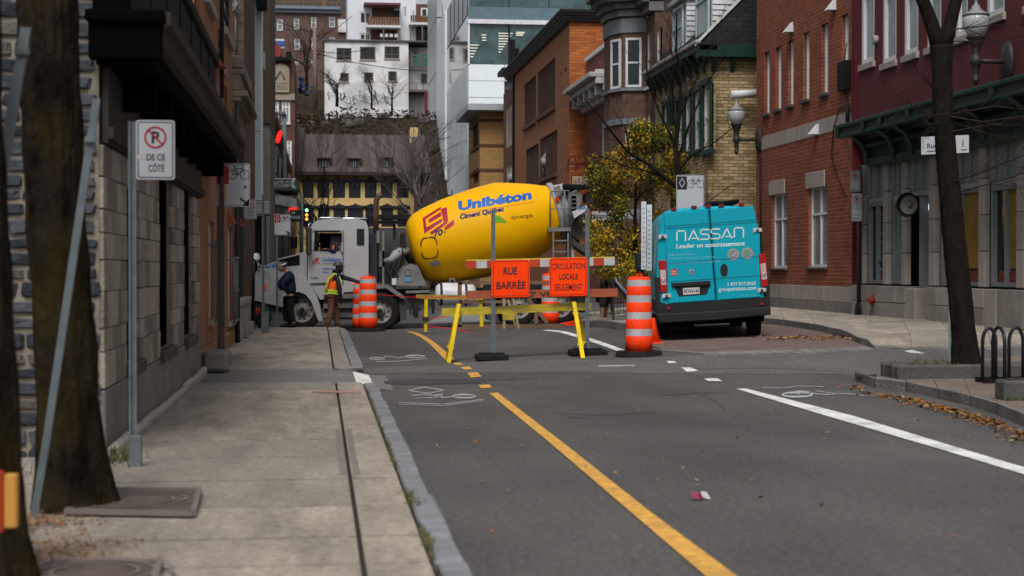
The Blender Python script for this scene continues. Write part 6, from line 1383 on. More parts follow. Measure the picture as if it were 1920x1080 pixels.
# --- right: parking signs on the pipe post
Y = PX(1607,400,11.8).y; q = PY(1610,400,Y); t = thing('parking_sign', 'narrow stacked no parking and wheelchair parking signs beside the storefront', 'sign', (q.x,Y,T(11.8,Y)+SW))
mb = MB(); mb.tube([(q.x,Y+.04,T(11.8,Y)),(q.x,Y+.04,PY(0,318,Y).z)], .03, 8); build(mb, 'post', cast, t)
for (x0,x1,y0,y1,k) in ((1594,1613,320,359,0),(1597,1616,362,415,1)):
    a, b = PY(x0,y0,Y), PY(x1,y1,Y); f = lambda u, v, n: Vector((u, Y-n, v)); pl = plate(t, a.x, b.x, b.z, a.z, f, .02, bw=.006); W_ = b.x-a.x; H_ = a.z-b.z
    nopark(pl, (a.x+b.x)/2, a.z-(.3 if not k else .22)*H_, W_*.36, f); f3 = lambda u, v: f(u, v, .0065)
    m = MB(); line2(m, f3, [(a.x+W_*.2,b.z+H_*.1),(b.x-W_*.2,b.z+H_*.1)], .012); m.face([f3(a.x+W_*.1,b.z+H_*.1), f3(a.x+W_*.3,b.z+H_*.06), f3(a.x+W_*.3,b.z+H_*.14)]); build(m, 'arrow', sgk, pl)
    if k:
        m = MB(); ring(m, f3, (a.x+b.x)/2, b.z+H_*.52, W_*.36, W_*.36, W_*.06); disc(m, f3, (a.x+b.x)/2-.01, b.z+H_*.6, .012, .012); line2(m, f3, [((a.x+b.x)/2-.01,b.z+H_*.58),((a.x+b.x)/2,b.z+H_*.5),((a.x+b.x)/2+.03,b.z+H_*.5),((a.x+b.x)/2+.04,b.z+H_*.45)], .01); ring(m, f3, (a.x+b.x)/2-.005, b.z+H_*.49, .03, .03, .008, 12); build(m, 'wheelchair_symbol', mat('green_print', (.02,.22,.15)), pl)
        m = MB(); text(m, '30 min', f3, a.x+W_*.2, b.x-W_*.2, b.z+H_*.2, b.z+H_*.27, .01); build(m, 'lettering', sgk, pl)
# --- street name sign behind the tree
g = G(1782, 676, SW); Y = g.y+.3; q = PY(1782,400,Y); t = thing('street_name_sign', 'white street name plate starting with Rue on a grey post behind the near tree', 'sign', (q.x, Y, T(q.x,Y)+SW))
mb = MB(); channel(mb, q.x, Y, T(q.x,Y), PY(0,250,Y).z, .06); build(mb, 'post', mat('greenish_galvanised', (.2,.26,.25), rough=.5, metal=.2), t)
a, b = PY(1726,257,Y), PY(1815,291,Y); f = lambda u, v, n: Vector((u, Y-.03-n, v+(u-a.x)*.05)); pl = plate(t, a.x, b.x, b.z, a.z, f, .01, bord=False); W_ = b.x-a.x; H_ = a.z-b.z
m = MB(); f3 = lambda u, v: f(u, v, .0065); text(m, 'Rue', f3, a.x+W_*.12, a.x+W_*.33, b.z+H_*.33, b.z+H_*.62, .02); text(m, 'i', f3, a.x+W_*.86, a.x+W_*.885, b.z+H_*.33, b.z+H_*.75, .02)
for c0, c1 in ((.12,.2),(.21,.32),(.84,.88),(.89,.95)): line2(m, f3, [(a.x+W_*c0,b.z+H_*.17),(a.x+W_*c1,b.z+H_*.17)], .014)
line2(m, f3, [(a.x+W_*.04,b.z+H_*.35),(a.x+W_*.04,b.z+H_*.75)], .008); build(m, 'lettering', sgk, pl)
# --- Saint-H street sign behind mixer
Y = 41.2; q = PY(1150,420,Y); t = thing('street_name_sign', 'grey white street name plate reading Saint-H beside the yellow leaved tree', 'sign', (q.x,Y,T(q.x,Y)+.15))
mb = MB(); channel(mb, q.x, Y+.02, T(q.x,Y), PY(0,388,Y).z, .06); build(mb, 'post', galv, t)
a, b = PY(1103,397,Y), PY(1200,415,Y); f = lambda u, v, n: Vector((u, Y-n, v+(u-a.x)*.06)); pl = plate(t, a.x, b.x, b.z, a.z, f, .01, bord=False); W_ = b.x-a.x; H_ = a.z-b.z
m = MB(); f3 = lambda u, v: f(u, v, .0065); text(m, 'Saint-H', f3, a.x+W_*.1, a.x+W_*.42, b.z+H_*.2, b.z+H_*.75, .02); build(m, 'lettering', sgk, pl)
m = MB(); m.face([f3(a.x,b.z), f3(a.x+W_*.07,b.z), f3(a.x+W_*.07,a.z), f3(a.x,a.z)]); build(m, 'red_end', sgr, pl)
# --- planters, bike rack at right
pk = mat('planter_concrete', (.08,.077,.07), rough=.95, var=.25, scale=4, bump=.5, bscale=20, dirt=.6, dirtc=(.05,.048,.042)); soil = mat('soil', (.045,.035,.028), rough=1, var=.4, scale=12, bump=.6)
g = G(1684, 711, SW); g2 = G(1990, 706, SW); zt_ = PY(1700, 683, g.y).z; zb_ = T(g.x, g.y)+SW-.03
t = thing('tree_planter', 'low concrete kerb planter around the near right tree', 'planter', (g.x+.8, g.y, zb_)); xe = g.x+3.6
zt_ = PY(1700, 684, g.y).z
for i, (x0,x1,y0,y1) in enumerate(((g.x,g.x+1.6,g.y,g.y+.18),(g.x+1.61,xe,g.y,g.y+.18),(g.x,g.x+.18,g.y+.19,g.y+.55),(g.x,g.x+1.8,g.y+.56,g.y+.72),(g.x+1.81,xe,g.y+.56,g.y+.72))):
    mb = MB(); mb.box(x0,x1,y0,y1,zb_-.1,zt_+random.uniform(-.008,.008),0,.03); build(mb, 'kerb_block', pk, t)
mb = MB(); mb.box(g.x+.1,xe,g.y+.1,g.y+.65,zb_-.1,zt_-.04); build(mb, 'soil', soil, t)
tufts('planter_weeds', 'thin weeds growing at the left end of the tree planter', [(g.x+.5,g.y+.36,zt_-.05,.2,.09)]*2+[(g.x+1.0,g.y+.36,zt_-.05,.2,.09)], 60, .14)
PLX, PLY, PLZ = g.x, g.y, zt_
g = G(1884, 751, SW); t = thing('small_planter', 'dark concrete block planter at the right picture edge', 'planter', g); mb = MB(); za = PY(1884,714,g.y).z; mb.box(g.x,g.x+1.6,g.y,g.y+.3,g.z-.1,za,0,.03); build(mb, 'body', pk, t)
mb = MB(); mb.box(g.x+.08,g.x+1.5,g.y+.07,g.y+.24,za-.02,za+.015); build(mb, 'soil', soil, t)
tufts('planter_moss', 'green moss strip at the foot of the block planter', [(g.x+.35,g.y-.04,SW,.25,.02)]*2, 120, .05, (gr, gr))
g = G(1853, 718, SW); k = g.y/FPX; t = thing('bike_rack', 'black steel bike rack with three hoops between the planters', 'bike rack', g); zr_ = PY(1853,612,g.y).z
for dx0, dx1, dy in ((-12,15,0),(27,35,.15),(49,78,.1)):
    a, b = g.x+dx0*k, g.x+dx1*k; cx = (a+b)/2; r = (b-a)/2; yy = g.y+dy; yd = 0 if dx0 != 27 else .25
    P = [(a,yy-yd,SW+.02)]+[(cx-r*cos(q_), yy-yd*cos(q_), zr_-.22+.2*sin(q_)) for q_ in [pi*i/10 for i in range(11)]]+[(b,yy+yd,SW+.02)]
    mb = MB(); mb.tube(P, .024, 10); build(mb, 'hoop', mat('glossy_black_steel', (.012,.012,.016), rough=.3), t)
for dy in (-.12, .12): mb = MB(); mb.bar((g.x-18*k,g.y+dy,SW+.04), (g.x+110*k,g.y+dy+.05,SW+.04), .05, .06); build(mb, 'base_rail', blk, t)
# --- left: tree grates, leaning posts, marker
grm = mat('rusty_grate', (.1,.075,.065), rough=.8, var=.35, scale=6, bump=.4)
def grate(pts, label, c):
    P = [gxy(x, y, SW+.02) for x, y in pts]; cx = sum(p[0] for p in P)/4; cy = sum(p[1] for p in P)/4; t = thing('tree_grate', label, 'tree grate', (cx,cy,SW)); mb = MB(); mb.prism(P, lambda a, b: (a,b,SW+.006), lambda a, b: (a,b,SW+.035)); pl = build(mb, 'plate', grm, t)
    mb = MB(); f = lambda u, v: (u, v, SW+.041)
    for r in (.22,.3,.38): ring(mb, f, cx, cy, r, r, .02, 24)
    build(mb, 'ring_ribs', mat('worn_grate_edge', (.17,.14,.13), rough=.6), pl)
    mb = MB(); L_ = [(P[i], P[(i+1)%4]) for i in range(4)]
    for a, b in L_: mb.bar((a[0],a[1],SW+.03), (b[0],b[1],SW+.03), .035, .03)
    build(mb, 'frame', mat('worn_grate_edge', (.17,.14,.13)), t)
grate([(125,962),(190,920),(374,921),(362,966)], 'brown square tree grate beside the large trunk', 0)
grate([(40,1085),(95,1056),(300,1057),(280,1120)], 'brown square tree grate at the bottom left corner', 0)
def lpost(pts, Y0, label, w_=.045):
    P = [PY(x, y, Yp) for x, y, Yp in pts]; t = thing('leaning_post', label, 'post', (P[-1].x, P[-1].y, SW)); mb = MB()
    for a, b in zip(P, P[1:]): mb.bar(a, b, w_, .012, up=(0,1,0)); mb.bar(a+Vector((w_*.4,.01,0)), b+Vector((w_*.4,.01,0)), .01, .03, up=(0,1,0))
    build(mb, 'steel_channel', galv, t)
    mb = MB(); q = P[0].lerp(P[1], .12); mb.box(q.x-.03,q.x+.04,q.y-.03,q.y+.0,q.z-.02,q.z+.02,0,.005); build(mb, 'bolt', galv, t)
lpost([(181,185,9.85),(87,825,9.95),(64,965,10.0)], 10, 'galvanised steel post leaning in front of the larger trunk')
lpost([(48,52,8.3),(-14,430,8.2),(-30,1000,8.0)], 8, 'blurred galvanised post leaning at the far left edge', .05)
q = PY(5,940,7.2); t = thing('marker_post', 'yellow and orange marker post cut by the bottom left edge', 'marker', (q.x,7.2,SW)); mb = MB(); mb.box(PY(3,0,7.2).x, PY(28,0,7.2).x, 7.2, 7.26, PY(0,992,7.2).z, PY(0,890,7.2).z, 0, .008); build(mb, 'yellow_band', mat('marker_yellow', (.45,.22,.04)), t)
mb = MB(); mb.box(PY(-60,0,7.2).x, PY(2,0,7.2).x, 7.2, 7.26, PY(0,1000,7.2).z, PY(0,885,7.2).z, 0, .008); mb.box(PY(-50,0,7.2).x, PY(-20,0,7.2).x, 7.27, 7.3, SW, PY(0,900,7.2).z); build(mb, 'orange_band', mat('dull_orange_band', (.3,.03,.008)), t)
# crumpled paper
g = G(1318,938); t = thing('crumpled_wrapper', 'crumpled pink and white paper wrapper lying on the road', 'litter', g); mb = MB()
r_ = random.Random(3)
for k in range(7):
    a = r_.uniform(0,6); c = g+Vector((r_.uniform(-.05,.04),r_.uniform(-.02,.02),.012)); u = Vector((cos(a)*.045,sin(a)*.03,.01)); v = Vector((-.02,.01,r_.uniform(.02,.055))); mb.face([c-u, c+u, c+u*.7+v, c-u*.8+v*1.1], 0 if k < 4 else 1)
build(mb, 'paper', [mat('pink_paper', (.3,.05,.09)), mat('white_paper', (.55,.5,.52))], t)
# ================================================================ CONCRETE MIXER TRUCK
Yt = 42.5
def tq(x, y, dy=0): p = PY(x, y, Yt); return Vector((p.x, Yt+dy, p.z))
kt = Yt/FPX
silv = mat('silver_truck_paint', (.47,.475,.49), rough=.4, var=.08, scale=1.5, metal=.25, dirt=.35, dirtc=(.22,.215,.21)); silt = mat('dusty_silver', (.17,.17,.168), rough=.6, var=.25, scale=3, dirt=.5, dirtc=(.12,.11,.1))
chas = mat('chassis_dark', (.015,.014,.014), rough=.8, var=.5, scale=5, dirt=.4, dirtc=(.05,.045,.04)); chrm = mat('chrome', (.6,.62,.65), rough=.18, metal=.9); dusty = mat('dusty_grey_steel', (.075,.068,.063), rough=.75, var=.35, scale=4, dirt=.6, dirtc=(.08,.075,.07))
dyel = mat('drum_yellow', (.82,.42,.0), rough=.5, var=.05, scale=1.0, dirt=.35, dirtc=(.6,.31,.0), spec=.14)
tyr = mat('tyre_rubber', (.009,.009,.009), rough=.85, var=.35, scale=8, dirt=.4, dirtc=(.03,.027,.025)); cabg = glassm('cab_glass', (.015,.02,.02)); blue_p = mat('blue_print', (.005,.11,.42), rough=.5); red_p = mat('crimson_print', (.36,.012,.03), rough=.5); navy_p = mat('navy_print', (.02,.025,.12))
TR = thing('concrete_mixer_truck', 'silver concrete mixer truck with large yellow drum blocking the street', 'mixer truck', (tq(760,600).x, Yt, 0))
def ext(pts, d0, d1, m, name, par=TR, lab=None):
    mb = MB(); P = pts[::-1]; mb.prism(P, lambda a, b: tq(a,b,d0), lambda a, b: tq(a,b,d1)); return build(mb, name, m, par, label=lab)
cab = ext([(574,470),(691,470),(691,545),(645,548),(640,560),(600,562),(590,545),(576,525)], .06, 2.44, silv, 'cab')
ext([(582,432),(583,424),(590,415),(604,411),(640,409.5),(672,410.5),(686,414),(690,424),(691,431.9)], .06, 2.44, silv, 'cab_roof')
ext([(574,469.9),(582,432),(590,432),(588,469.9)], .06, .14, silv, 'pillar'); ext([(636,432),(645,432),(645,469.9),(641,469.9),(641,438)], .06, .14, silv, 'pillar'); ext([(574,469.9),(582,432),(590,432),(588,469.9)], 2.36, 2.44, silv, 'pillar')
ext([(645.2,432),(691,432),(691,469.9),(645.2,469.9)], .06, 2.44, silv, 'sleeper_side')
ext([(669,429),(683,429),(683,459),(669,459)], .035, .06, cabg, 'rear_window'); 
ext([(600,433),(645,433),(645,469.8),(600,469.8)], 2.3, 2.36, chas, 'cab_shade_panel'); ext([(583,434),(600,434),(598,469),(576,469)], 2.34, 2.36, mat('bright_side_glass', (.2,.24,.24), rough=.1), 'far_window')  # dark panel put in for the cab's shaded inside, pale pane for light beyond
mb = MB(); mb.mesh([tq(575,469,.2),tq(583.5,432,.2),tq(583.5,432,2.3),tq(575,469,2.3)], [(0,1,2,3)]); build(mb, 'windscreen', clear('windscreen_glass', (.15,.18,.18), .5), TR)
# door and trim
dr = ext([(576,532),(577,471),(643,471),(643,530),(600,532)], .035, .059, silv, 'door')
mb = MB()
for a, b in (((576,532),(577,471)),((643,530),(643,432)),((586,433),(640,433)),((588,470),(641,470)),((576,532),(643,530))): mb.bar(tq(*a,.03), tq(*b,.03), .018, .02, up=(0,1,0))
build(mb, 'seal', blk, dr)
mb = MB(); mb.bar(tq(641,455,.0), tq(641,472,.0), .05, .04); build(mb, 'handle', chrm, dr)
mb = MB(); mb.bar(tq(600,462,.3), tq(593,452,.6), .03, .03); mb.lathe([(0,.2),(.03,.22)], tq(598,458,.55), (-.9,0,.45), 14); build(mb, 'steering_wheel', blk, TR)
mb = MB(); mb.box(tq(618,0).x, tq(641,0).x, Yt+.25, Yt+1.0, tq(0,520).z, tq(0,440).z, 0, .05); build(mb, 'seat', mat('seat_cloth', (.04,.04,.045)), TR)
# mirrors
mb = MB(); mb.box(tq(573,0).x, tq(584,0).x, Yt-.32, Yt-.2, tq(0,478).z, tq(0,424).z, 0, .05); mr = build(mb, 'mirror', mat('dark_chrome', (.1,.11,.12), rough=.25, metal=.7), TR)
mb = MB(); mb.tube([tq(584,420,.1), tq(580,418,-.15), tq(578,426,-.25)], .018, 6); mb.tube([tq(584,468,.06), tq(579,476,-.2)], .015, 6); build(mb, 'mirror_arm', chrm, mr)
mb = MB(); mb.tube([tq(480,478,.3), tq(479,486,.3), tq(483,494,.3), tq(499,508,.3), tq(511,518,.3)], .02, 6); mb.tube([tq(482,492,.3), tq(484,504,.3), tq(488,512,.3), tq(491,512,.3)], .014, 6); build(mb, 'hood_mirror_arm', chrm, TR)
mb = MB(); mb.lathe([(0,.06),(.03,.11),(.06,.11),(.08,.08)], tq(479,482,.3), (.3,-1,.1), 14); build(mb, 'hood_mirror', chrm, TR)
# hood
hood = ext([(477,562),(477,514),(482,505),(490,499),(520,489),(552,478),(575,470),(577,525),(577,562)], .42, 2.08, silv, 'hood')
mb = MB()
for k in range(3): a, b = tq(525-k*1.5,489+k*5,.4), tq(560,480+k*5.5,.4); mb.bar(a, b, .035, .03, up=(0,1,0))
mb.prism([(523,488),(561,478),(562,497),(530,500)][::-1], lambda a, b: tq(a,b,.408), lambda a, b: tq(a,b,.42)); build(mb, 'hood_vent', chas, hood)
mb = MB(); mb.bar(tq(521,486,.38), tq(562,476,.38), .03, .05, up=(0,1,0)); build(mb, 'vent_trim', silv, hood)
mb = MB(); text(mb, '394168', lambda u, v: tuple(tq(u, -v-(u-492)*.2, .41)), 491, 518, -506.5, -498, .03); build(mb, 'fleet_number', blue_p, hood)
fp_ = [(477,566),(478,546),(486,538),(505,528),(528,520),(545,514),(560,513),(568,517),(582,534),(592,550),(600,572),(605,601),(597,602),(590,584),(584,566),(573,552),(560,547),(548,550),(538,560),(531,572),(528,580),(500,576)]
fd = ext(fp_, -.02, .5, silv, 'fender'); ext(fp_, 2.0, 2.5, silv, 'fender')
mb = MB(); mb.lathe([(0,.05),(.03,.04)], tq(498,538,-.02), (0,-1,0), 14); mb.tf(Matrix.Translation(tq(498,538,0)) @ Matrix.Diagonal((.75,1,2.2,1)) @ Matrix.Translation(-tq(498,538,0))); build(mb, 'marker_lamp', mat('amber_lens', (.8,.2,.01), rough=.2), fd)
ext([(477,563),(532,577),(531,586),(479,583)], -.02, 2.5, chas, 'bumper'); ext([(505,566),(700,560),(700,578),(505,580)], .5, 2.0, chas, 'front_frame')
ext([(478,520),(476,520),(476,560),(478,560)], .6, 1.9, chrm, 'grille')
# lettering on door
def txt(par, s, x0, x1, y1, y0, m, nm='lettering', dy=.028, b=.02, rise=0):
    mb = MB(); text(mb, s, lambda u, v: tuple(tq(u, -v-(u-x0)*rise, dy)), x0, x1, -y1, -y0, b); return build(mb, nm, m, par)
txt(dr, 'Unibéton', 603.5, 640, 490.5, 482.5, blue_p, b=.02); txt(dr, 'Ciment Québec', 603.5, 625, 495.5, 492.5, blue_p); txt(dr, 'unibeton.ca', 604, 631, 505.5, 502, blue_p); txt(dr, '394168', 604, 616, 512, 509, blue_p)
def slogo(mb, fn):   # stylised block S in a slanted square, unit coordinates
    for P in ([(0,.62),(0,.35),(.2,.2),(.2,.5),(.32,.6),(.85,.82),(.85,.98)], ):
        pass
    for P in ([(.02,.42),(.70,.98),(.70,.86),(.18,.42),(.1,.12),(.0,.04)], [(.18,.55),(.85,1.0),(.95,.72),(.92,.62),(.28,.2),(.24,.3),(.78,.68),(.76,.78),(.24,.44)], [(.3,.16),(.84,.56),(.8,.44),(.36,.1),(.34,-.02),(.27,-.06)], [(.74,.2),(1.05,.42),(1.02,.26),(.72,.06)]):
        mb.face([fn(*p) for p in P])
mb = MB(); slogo(mb, lambda u, v: tuple(tq(585+u*14, 497-v*15, .028))); build(mb, 'logo', red_p, dr)
mb = MB(); ring(mb, lambda u, v: tuple(tq(u, -v, .028)), 584, -521, 2, 2, .8, 10); text(mb, 'MACK' if False else 'DIESEL', lambda u, v: tuple(tq(u, -v, .028)), 588, 597, -523, -519.5, .02); build(mb, 'small_print', sgk, dr)
# steps, tanks, frame
ext([(606,548),(668,546),(672,556),(668,599),(608,599)], .1, .6, dusty, 'step_box')
for y in (556,574,592): mb = MB(); mb.bar(tq(606,y,.05), tq(668,y-1,.05), .06, .12); build(mb, 'step', silt, TR)
ext([(596,546),(1092,538),(1092,552),(596,562)], .65, .85, chas, 'frame_rail'); ext([(596,546),(1092,538),(1092,552),(596,562)], 1.65, 1.85, chas, 'frame_rail')
ext([(690,436),(707,436),(708,531),(691,531)], .3, 2.2, mat('black_tank_box', (.02,.025,.035), rough=.6), 'air_cleaner_box')
mb = MB(); mb.tube([tq(708,445,1.2), tq(708,380,1.2), tq(709,371,1.2), tq(713,364,1.2), tq(720,360,1.2)], .078, 12); build(mb, 'exhaust_stack', mat('brown_steel_pipe', (.1,.075,.055), rough=.6, metal=.3, var=.3), TR)
mb = MB(); mb.lathe([(0,.13),(1.15,.13)], tq(714,530,.7), n=14); build(mb, 'muffler', dusty, TR)
for x0,x1,y0,y1,m,d in ((707,712,432,455,silt,.3),(718,722,432,535,silt,.5),(753,763,437,478,chas,.6),(722,768,446,470,mat('dim_panel',(.06,.06,.062)),2.3),(712,722,470,500,silt,.5),(722,768,470,535,mat('dim_panel2',(.035,.034,.034)),2.2)):
    ext([(x0,y0),(x1,y0),(x1,y1),(x0,y1)], d, d+.3, m, 'housing')
mb = MB(); mb.tube([tq(721,490,.5), tq(735,487,.5), tq(744,478,.5), tq(752,472,.6), tq(768,470,.8)], [.06,.1,.14,.12,.1], 10); build(mb, 'drum_motor', mat('pale_machine_grey', (.3,.32,.33), rough=.5, dirt=.5), TR)
hose = MB()
for P in ([(726,492),(724,505),(729,515),(734,528)], [(740,482),(734,500),(742,512),(748,520)], [(750,470),(745,495),(738,508),(740,525)], [(755,462),(758,480),(752,500)], [(730,500),(742,508),(755,498)]): hose.tube([tq(x, y, .45) for x, y in P], .022, 6)
build(hose, 'hoses', blk, TR, kind='stuff')
ext([(742,536),(760,500),(772,494),(785,498),(802,536)], .4, .55, silt, 'pedestal'); ext([(742,536),(760,500),(772,494),(785,498),(802,536)], 1.9, 2.05, silt, 'pedestal'); ext([(736,522),(744,522),(744,534),(736,534)], .3, .6, wht, 'canister')
ext([(761,520),(773,520),(773,528),(761,528)], .385, .399, mat('light_blue_sticker', (.1,.25,.4)), 'sticker'); 
mb = MB(); f = lambda x, y: tq(x, y, .38); ring(mb, lambda u, v: tuple(tq(u, -v, .385)), 766, -511, 7, 7, 1.3, 16); build(mb, 'flange', dusty, TR)
ext([(700,534),(726,533.5),(758,555),(758,560),(750,558),(723,540),(700,541)], -.05, .75, silt, 'fender'); ext([(748,560),(762,560),(763,592),(762,601),(751,601)], .1, .7, mat('mud_flap', (.055,.055,.055), rough=.9), 'mud_flap')
ext([(764,548),(818,546),(818,577),(764,579)], .45, .6, dusty, 'battery_box'); ext([(762,546),(806,544),(806,549),(762,550)], .2, .65, silt, 'shelf')
for x, y0, y1, w_ in ((771,558,590,2),(776,560,592,1.5),(781,572,597,5),(813,560,588,3)): ext([(x-w_,y0),(x+w_,y0),(x+w_,y1),(x-w_*.5,y1+1)], .3, .4, chas, 'hanging_bracket')
ext([(908,560),(926,560),(938,606),(915,600)], .1, .7, mat('mud_flap', (.055,.055,.055)), 'mud_flap')
# water tank
mb = MB(); a = tq(818,552,.5); b = tq(896,552,.5); L_ = b.x-a.x; mb.lathe([(0,.02),(.02,.2),(.1,.28),(.2,.305),(L_-.2,.305),(L_-.1,.28),(L_-.02,.2),(L_,.02)], a, (1,0,0), 28); wt = build(mb, 'water_tank', mat('white_tank', (.6,.61,.64), rough=.35, dirt=.3, dirtc=(.4,.39,.38)), TR)
for x in (829,876): mb = MB(); mb.lathe([(-.035,.312),(.035,.312)], tq(x,552,.5), (1,0,0), 28, cap=False); build(mb, 'strap', mat('navy_strap', (.015,.02,.05)), wt)
mb = MB(); mb.tube([tq(845,530,.5), tq(847,524,.5), tq(853,523,.5), tq(858,530,.5)], .03, 6); build(mb, 'tank_valve', silt, wt)
ext([(898,540),(912,540),(912,562),(898,562)], .5, .9, blk, 'tool_box')
# wheels
def wheel(x, yb, dy, side=-1, label=None, rp=37):
    c = tq(x, yb-rp, dy); r = rp*kt; mb = MB(); ax = (0,side,0); w_ = .3
    mb.lathe([(-w_,r*.62),(-w_,r*.9),(-w_+.03,r*.985),(-w_+.07,r),(-.07,r),(-.03,r*.985),(0,r*.9),(.005,r*.75),(-.0,r*.6)], c, ax, 36, cap=False); t_ = build(mb, 'wheel', tyr, TR, label=label)
    mb = MB(); mb.lathe([(-w_+.02,r*.62),(-.02,r*.64),(-.01,r*.6),(-.06,r*.56),(-.1,r*.3),(-.06,r*.26),(0,r*.22),(.03,r*.17),(.035,r*.02)], c, ax, 28, cap=True); rm = build(mb, 'rim', mat('dusty_rim', (.2,.19,.175), rough=.6, var=.3, scale=6, dirt=.6, dirtc=(.09,.08,.07)), t_)
    mb = MB()
    for k in range(10): a = 2*pi*k/10; mb.lathe([(-.082,r*.052),(-.0665,r*.052)], c+Vector((cos(a)*r*.46,0,sin(a)*r*.46)), ax, 8)
    mb.lathe([(.0,r*.16),(.045,r*.15)], c, ax, 10); build(mb, 'rim_holes', chas, rm)
    for k in range(0): pass
wheel(566, 619, .02); wheel(566, 619, 2.45, 1); wheel(712, 621, .0); wheel(734, 616, 2.3, 1); wheel(712, 619, .45); wheel(973, 612, .0); wheel(1050, 610, .0); wheel(973, 612, 2.4, 1); wheel(1050, 610, 2.4, 1)
for x, y in ((566,582),(712,583),(973,575),(1050,573)): mb = MB(); mb.tube([tq(x,y,.3), tq(x,y,2.2)], .07, 8); build(mb, 'axle', chas, TR)
# drum
Ya = Yt+1.25
A0 = PY(786,466,Ya); A1 = PY(1036,402,Ya); dv = (A1-A0).normalized(); kd_ = Ya/FPX
prof = [(-17,26),(-14,46),(-8,56),(-2,61.5),(4,65),(24,71.5),(60,78.5),(100,83),(135,85),(168,85.3),(200,76.5),(232,66.5),(262,55)]
def rad(t):
    t /= kd_
    for (a, b), (c, d) in zip(prof, prof[1:]):
        if a <= t <= c: return (b+(d-b)*(t-a)/(c-a))*kd_
    return prof[-1][1]*kd_ if t > 0 else prof[0][1]*kd_
sprof = [(t*kd_, rad(t*kd_)) for t in list(range(-17,262,4))+[262]]
mb = MB(); mb.lathe(sprof, A0, dv, 72); drm = build(mb, 'mixer_drum', dyel, TR)
for t in (60, 168, 232):
    pass
mb = MB(); mb.lathe([(262.2*kd_,57*kd_),(266*kd_,60*kd_),(272*kd_,59*kd_),(276*kd_,51*kd_),(284*kd_,48*kd_),(300*kd_,38*kd_),(312*kd_,34*kd_)], A0, dv, 48); build(mb, 'drum_collar', mat('grey_drum_cone', (.33,.36,.4), rough=.4, metal=.2, dirt=.4), drm)
mb = MB(); mb.lathe([(-17*kd_,27*kd_),(-26*kd_,24*kd_),(-30*kd_,14*kd_)], A0, dv, 24); build(mb, 'drum_hub', dusty, drm)
mb = MB(); mb.lathe([(1.0*kd_,66*kd_),(6*kd_,68.3*kd_)], A0, dv, 64, cap=False); 
def surf(u, v, off=.006):   # pixel (u, -v) on the drum's near surface
    Y = Ya-1.1
    for _ in range(6):
        p = PY(u, -v, Y); t = (p.x-A0.x)*dv.x+(p.z-A0.z)*dv.z; w_ = -(p.x-A0.x)*dv.z+(p.z-A0.z)*dv.x; r = rad(t)
        Y = Ya-sqrt(max(.0001, r*r-w_*w_))-off
    p = PY(u, -v, Y); return tuple(p)
def dtext(s, x0, x1, y1, y0, m, rise, b=.02, cut=12, nm='lettering', shear=0):
    mb = MB(); text(mb, s, lambda u, v: surf(u, v+(u-x0)*rise), x0, x1, -y1, -y0, b, cut=cut, shear=shear); return build(mb, nm, m, drm)
dtext('Unibéton', 859, 997, 395.5, 377, blue_p, .158, .05, 24, shear=.0)
dtext('Ciment Québec', 862, 945, 413, 402, navy_p, .19, .05, 20); dtext('70', 813, 830, 446, 434, navy_p, .35, .04, 8); dtext('ans', 831, 836, 437, 434, navy_p, .2, .02, 4); dtext('synergia', 959, 999, 413, 404, mat('olive_print', (.2,.11,.01)), .1, .01, 12)
mb = MB()
for k in range(20): a, b = 862+k*7, 869+k*7; ya, yb_ = 402-(a-862)*.158+ -1, 402-(b-862)*.158-1; mb.face([surf(a,-ya), surf(b,-yb_), surf(b,-yb_+.7), surf(a,-ya+.7)])
build(mb, 'underline', mat('red_line', (.45,.06,.01)), drm)
mb = MB(); mb.face([surf(*p) for p in ((928,-417),(951,-418),(945,-411),(938,-406),(930,-405))]); mb.face([surf(*p) for p in ((928,-411),(945,-410),(936,-405),(928,-403))]); build(mb, 'green_logo', mat('green_logo', (.12,.35,.02)), drm)
def quadgrid(mb, P, fn, n=6):   # P: 4 corners
    for i in range(n):
        for j in range(n):
            q = []
            for a, b in ((i,j),(i+1,j),(i+1,j+1),(i,j+1)):
                s, t = a/n, b/n; q.append(fn(P[0][0]*(1-s)*(1-t)+P[1][0]*s*(1-t)+P[2][0]*s*t+P[3][0]*(1-s)*t, P[0][1]*(1-s)*(1-t)+P[1][1]*s*(1-t)+P[2][1]*s*t+P[3][1]*(1-s)*t))
            mb.face(q)
mb = MB()   # slanted S logo built of bands
for P in ([(277,418),(408,336),(412,353),(298,428)], [(277,418),(298,428),(306,488),(290,530)], [(290,530),(302,488),(418,420),(420,442)], [(318,428),(410,372),(412,404),(325,455)], [(408,353),(453,338),(462,430),(428,447)], [(330,520),(462,430),(456,455),(343,540)], [(435,485),(500,428),(508,462),(442,508)]):
    quadgrid(mb, [(720+x/3.844, -(300+y/3.844)) for x, y in P], surf, 4)
build(mb, 'logo', red_p, drm)
mb = MB()
def rr2(s): return [(805+((p[0])*.95-p[1]*.1)*s, -465+(p[1]+p[0]*.12)*s) for p in rrect(-16,16,-20,20,11)]
A_, B_ = rr2(1.0), rr2(.93); rband(mb, surf, A_, B_)
for k in range(0, len(A_), 1): u, v = A_[k]; mb.face([surf(u-1.3,v-1.3,.02), surf(u+1.3,v-1.3,.02), surf(u+1.3,v+1.3,.02), surf(u-1.3,v+1.3,.02)])
build(mb, 'hatch', mat('hatch_seal', (.05,.025,.01)), drm)
mb = MB(); quadgrid(mb, [(804,-492),(822,-487),(827,-496),(809,-502)], surf, 3); build(mb, 'data_plate', mat('data_plate', (.3,.27,.22)), drm)
mb = MB()
for k in range(1): pass
